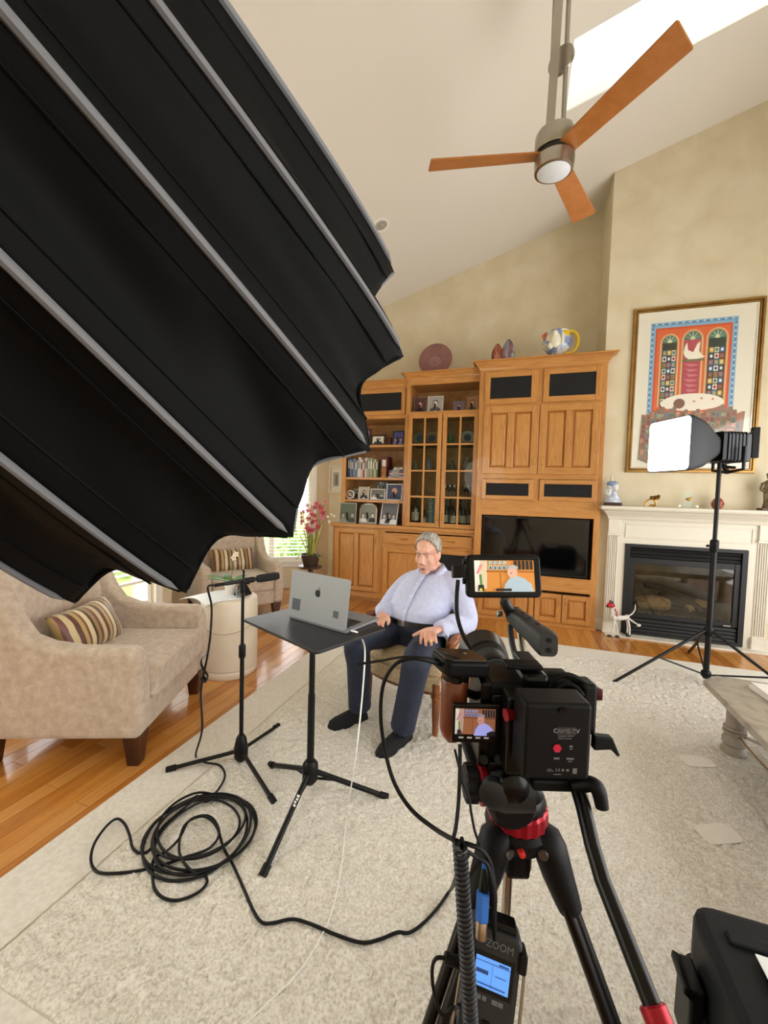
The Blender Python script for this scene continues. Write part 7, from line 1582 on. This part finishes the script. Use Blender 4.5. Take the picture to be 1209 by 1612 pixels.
# small print on the back wall
a, b = atY(518, 776, YW), atY(541, 733, YW)
sp_ = thing('small_wall_print', 'small white framed print on the wall left of the open shelves', 'picture', ((a.x+b.x)/2, YW-.001, a.z)); w_, h_ = b.x-a.x, b.z-a.z
g = G(); g.T = TPI; frame_w = .028; g.box(-w_/2, -w_/2+frame_w, 0, h_, 0, .02); g.box(w_/2-frame_w, w_/2, 0, h_, 0, .02); g.box(-w_/2+frame_w, w_/2-frame_w, 0, frame_w, 0, .02); g.box(-w_/2+frame_w, w_/2-frame_w, h_-frame_w, h_, 0, .02); obj('frame', g, flatc('d9d2c4'), sp_, bevel=.003)
g, ms_ = flats([(flatc('ddd8ca'), rc(-w_/2+.02, w_/2-.02, .02, h_-.02)), (flatc('a09a8e'), rc(-w_*.2, w_*.2, h_*.25, h_*.75)), (flatc('6e6a62'), rc(-w_*.05, w_*.1, h_*.3, h_*.65))], TPI @ Matrix.Translation((0, 0, .004))); obj('print', g, ms_, sp_, rec=False)

# ------------------------------------------------------------------ wire dog on the hearth
dg = thing('wire_dog', 'white beaded wire dog with red head and black paws by the fireplace', 'figurine', (1.045, 4.805, .0145), .35)
WB = mat('white_bead', rough=.4, cols=['b9b6b0', 'f0eee8'], scale=120); RDM = flatc('b8202c', rough=.4); BKM = flatc('15120f', rough=.4)
for (x, y), (tx, ty) in (((-.075, -.025), (-.125, -.045)), ((-.07, .025), (-.055, -.07)), ((.065, -.02), (.085, -.03)), ((.07, .02), (.105, .04))):
    g = G(); g.tube([(x, y*.6, .19), ((x+tx)/2+.012, (y+ty)/2, .10), (tx, ty, .012)], [.013, .009, .008], 8, sm=4); lg = obj('leg', g, WB, dg, smooth=True)
    g = G(); g.ball((tx-.012, ty, .013), (.028, .014, .013), 10); obj('paw', g, BKM, lg, smooth=True)
g = G(); g.tube([(-.09, 0, .205), (-.04, 0, .195), (.03, 0, .19), (.08, 0, .205)], [.034, .03, .024, .026], 10, sm=4); obj('torso', g, WB, dg, smooth=True)
g = G(); g.tube([(-.085, 0, .21), (-.095, 0, .26), (-.105, 0, .30)], [.026, .02, .02], 10, sm=4); obj('neck', g, WB, dg, smooth=True)
g = G(); g.tube([(-.085, 0, .315), (-.115, -.005, .33), (-.15, -.01, .315)], [.024, .03, .018], 10, sm=4); obj('head', g, RDM, dg, smooth=True)
g = G(); g.ball((-.156, -.01, .313), .011, 8); obj('nose', g, BKM, dg)
for s in (-1, 1): g = G(); g.ball((-.105, s*.022, .355), (.014, .009, .018), 8); obj('ear', g, BKM, dg, smooth=True)
g = G(); g.tube([(-.075, -.012, .29), (-.06, -.028, .25), (-.05, -.03, .215)], [.014, .012, .010], 8, sm=3, flat=.5); obj('scarf', g, RDM, dg, smooth=True)
g = G(); g.tube([(.08, 0, .21), (.12, 0, .235), (.15, 0, .28), (.15, 0, .335)], [.008, .007, .006, .004], 8, sm=5); obj('tail', g, WB, dg, smooth=True)
g = G(); g.tube([(.06, -.02, .2), (.12, -.035, .16), (.16, -.045, .135)], [.010, .008, .006], 8, sm=4); sl_ = obj('lead_wire', g, WB, dg, smooth=True)
g = G(); g.ball((.17, -.047, .13), (.024, .012, .016), 8); obj('lead_bow', g, WB, sl_, smooth=True)

# ------------------------------------------------------------------ tall pink orchid by the bay
PLP = atY(489, 875, 4.72)
ps = thing('plant_stand', 'round dark wooden plant stand carrying the pink orchid', 'plant stand', (PLP.x, 4.72, 0)); zt = PLP.z-.13
g = G(); g.lathe([(0, zt-.025), (.15, zt-.025), (.16, zt-.012), (.155, zt), (0, zt)], 28); obj('top', g, LEGW, ps, smooth=True)
g = G(); g.lathe([(.03, .10), (.035, .2), (.022, .3), (.035, zt*.8), (.03, zt-.025)], 16); obj('post', g, LEGW, ps, smooth=True)
for k in range(3): a = 2*PI*k/3; g = G(); g.tube([(0, 0, .14), (.1*math.cos(a), .1*math.sin(a), .10), (.17*math.cos(a), .17*math.sin(a), .012)], [.02, .018, .012], 8, sm=4); obj('foot', g, LEGW, ps, smooth=True)
og = thing('tall_pink_orchid', 'tall orchid with pink blossoms and strap leaves in dark pot by bay window', 'plant', (PLP.x, 4.72, zt+.0005))
g = G(); g.lathe([(0, 0), (.09, 0), (.125, .13), (.13, .15), (.118, .15), (.11, .13), (0, .12)], 24); obj('pot', g, flatc('3c3028', rough=.4), og, smooth=True)
LF = [mat('strap_green', rough=.45, cols=['6c8a3a', '9aa850'], scale=10), mat('strap_yellow', rough=.45, cols=['a8a048', 'c8b860'], scale=10)]
ro = random.Random(4)
for k in range(16):
    a = k*2.4; up_ = .30+.18*ro.random(); strap_leaf((.03*math.cos(a), .03*math.sin(a), .12), a, .06+.10*ro.random(), .013, up_, .02, LF[k % 2], og)
for a, ln_, up_, dr in ((2.9, .28, .20, .30), (-.4, .26, .18, .26), (.2, .34, .14, .26), (3.4, .22, .25, .25)): strap_leaf((0, 0, .12), a, ln_, .012, up_, dr, LF[0], og)
PK = [flatc('c84a5e', rough=.5), flatc('d8808c', rough=.5), flatc('b03048', rough=.5)]; FC = flatc('8a1c34')
for k in range(5):
    a = -.6+k*.85; bx_ = .05*math.cos(a); tx = (-.10, -.02, .06, .13, .22)[k]; tyy = (-.05, .03, -.06, .02, -.04)[k]; hh = (.72, .80, .76, .82, .84)[k]
    g = G(); g.tube([(bx_*.4, .01, .12), (tx*.4, tyy*.4, .38), (tx*.8, tyy, hh-.12), (tx, tyy, hh)], .0035, 6, sm=5); obj('flower_spike', g, mat('stem_green'), og, smooth=True)
    for j in range(7):
        t = j/6; hgt = .46+(hh-.46)*t; cx = tx*(.45+.55*t)+ro.uniform(-.045, .045); blossom(og, (cx, tyy-.02+ro.uniform(-.03, .02), hgt+ro.uniform(-.02, .02)), .034+.012*ro.random(), PK[(j+k) % 3], FC, tilt=(ro.uniform(-.5, .7), -1, ro.uniform(-.3, .3)))
g = G(); g.tube([(.02, 0, .12), (.10, -.02, .45), (.26, -.05, .66), (.36, -.06, .68)], .003, 6, sm=6); obj('flower_spike', g, mat('stem_green'), og)
for c in ((.27, -.06, .66), (.32, -.06, .69), (.36, -.065, .675), (.29, -.06, .60)): blossom(og, c, .022, WPET, mat('flower_yellow'))
# ------------------------------------------------------------------ true size: the measured frame is 11 % too large
S_TRUE = 0.895
for o in bpy.data.objects:
    if o.parent is None:
        o.location = o.location*S_TRUE
        if o.type not in ('CAMERA', 'LIGHT'): o.scale = o.scale*S_TRUE
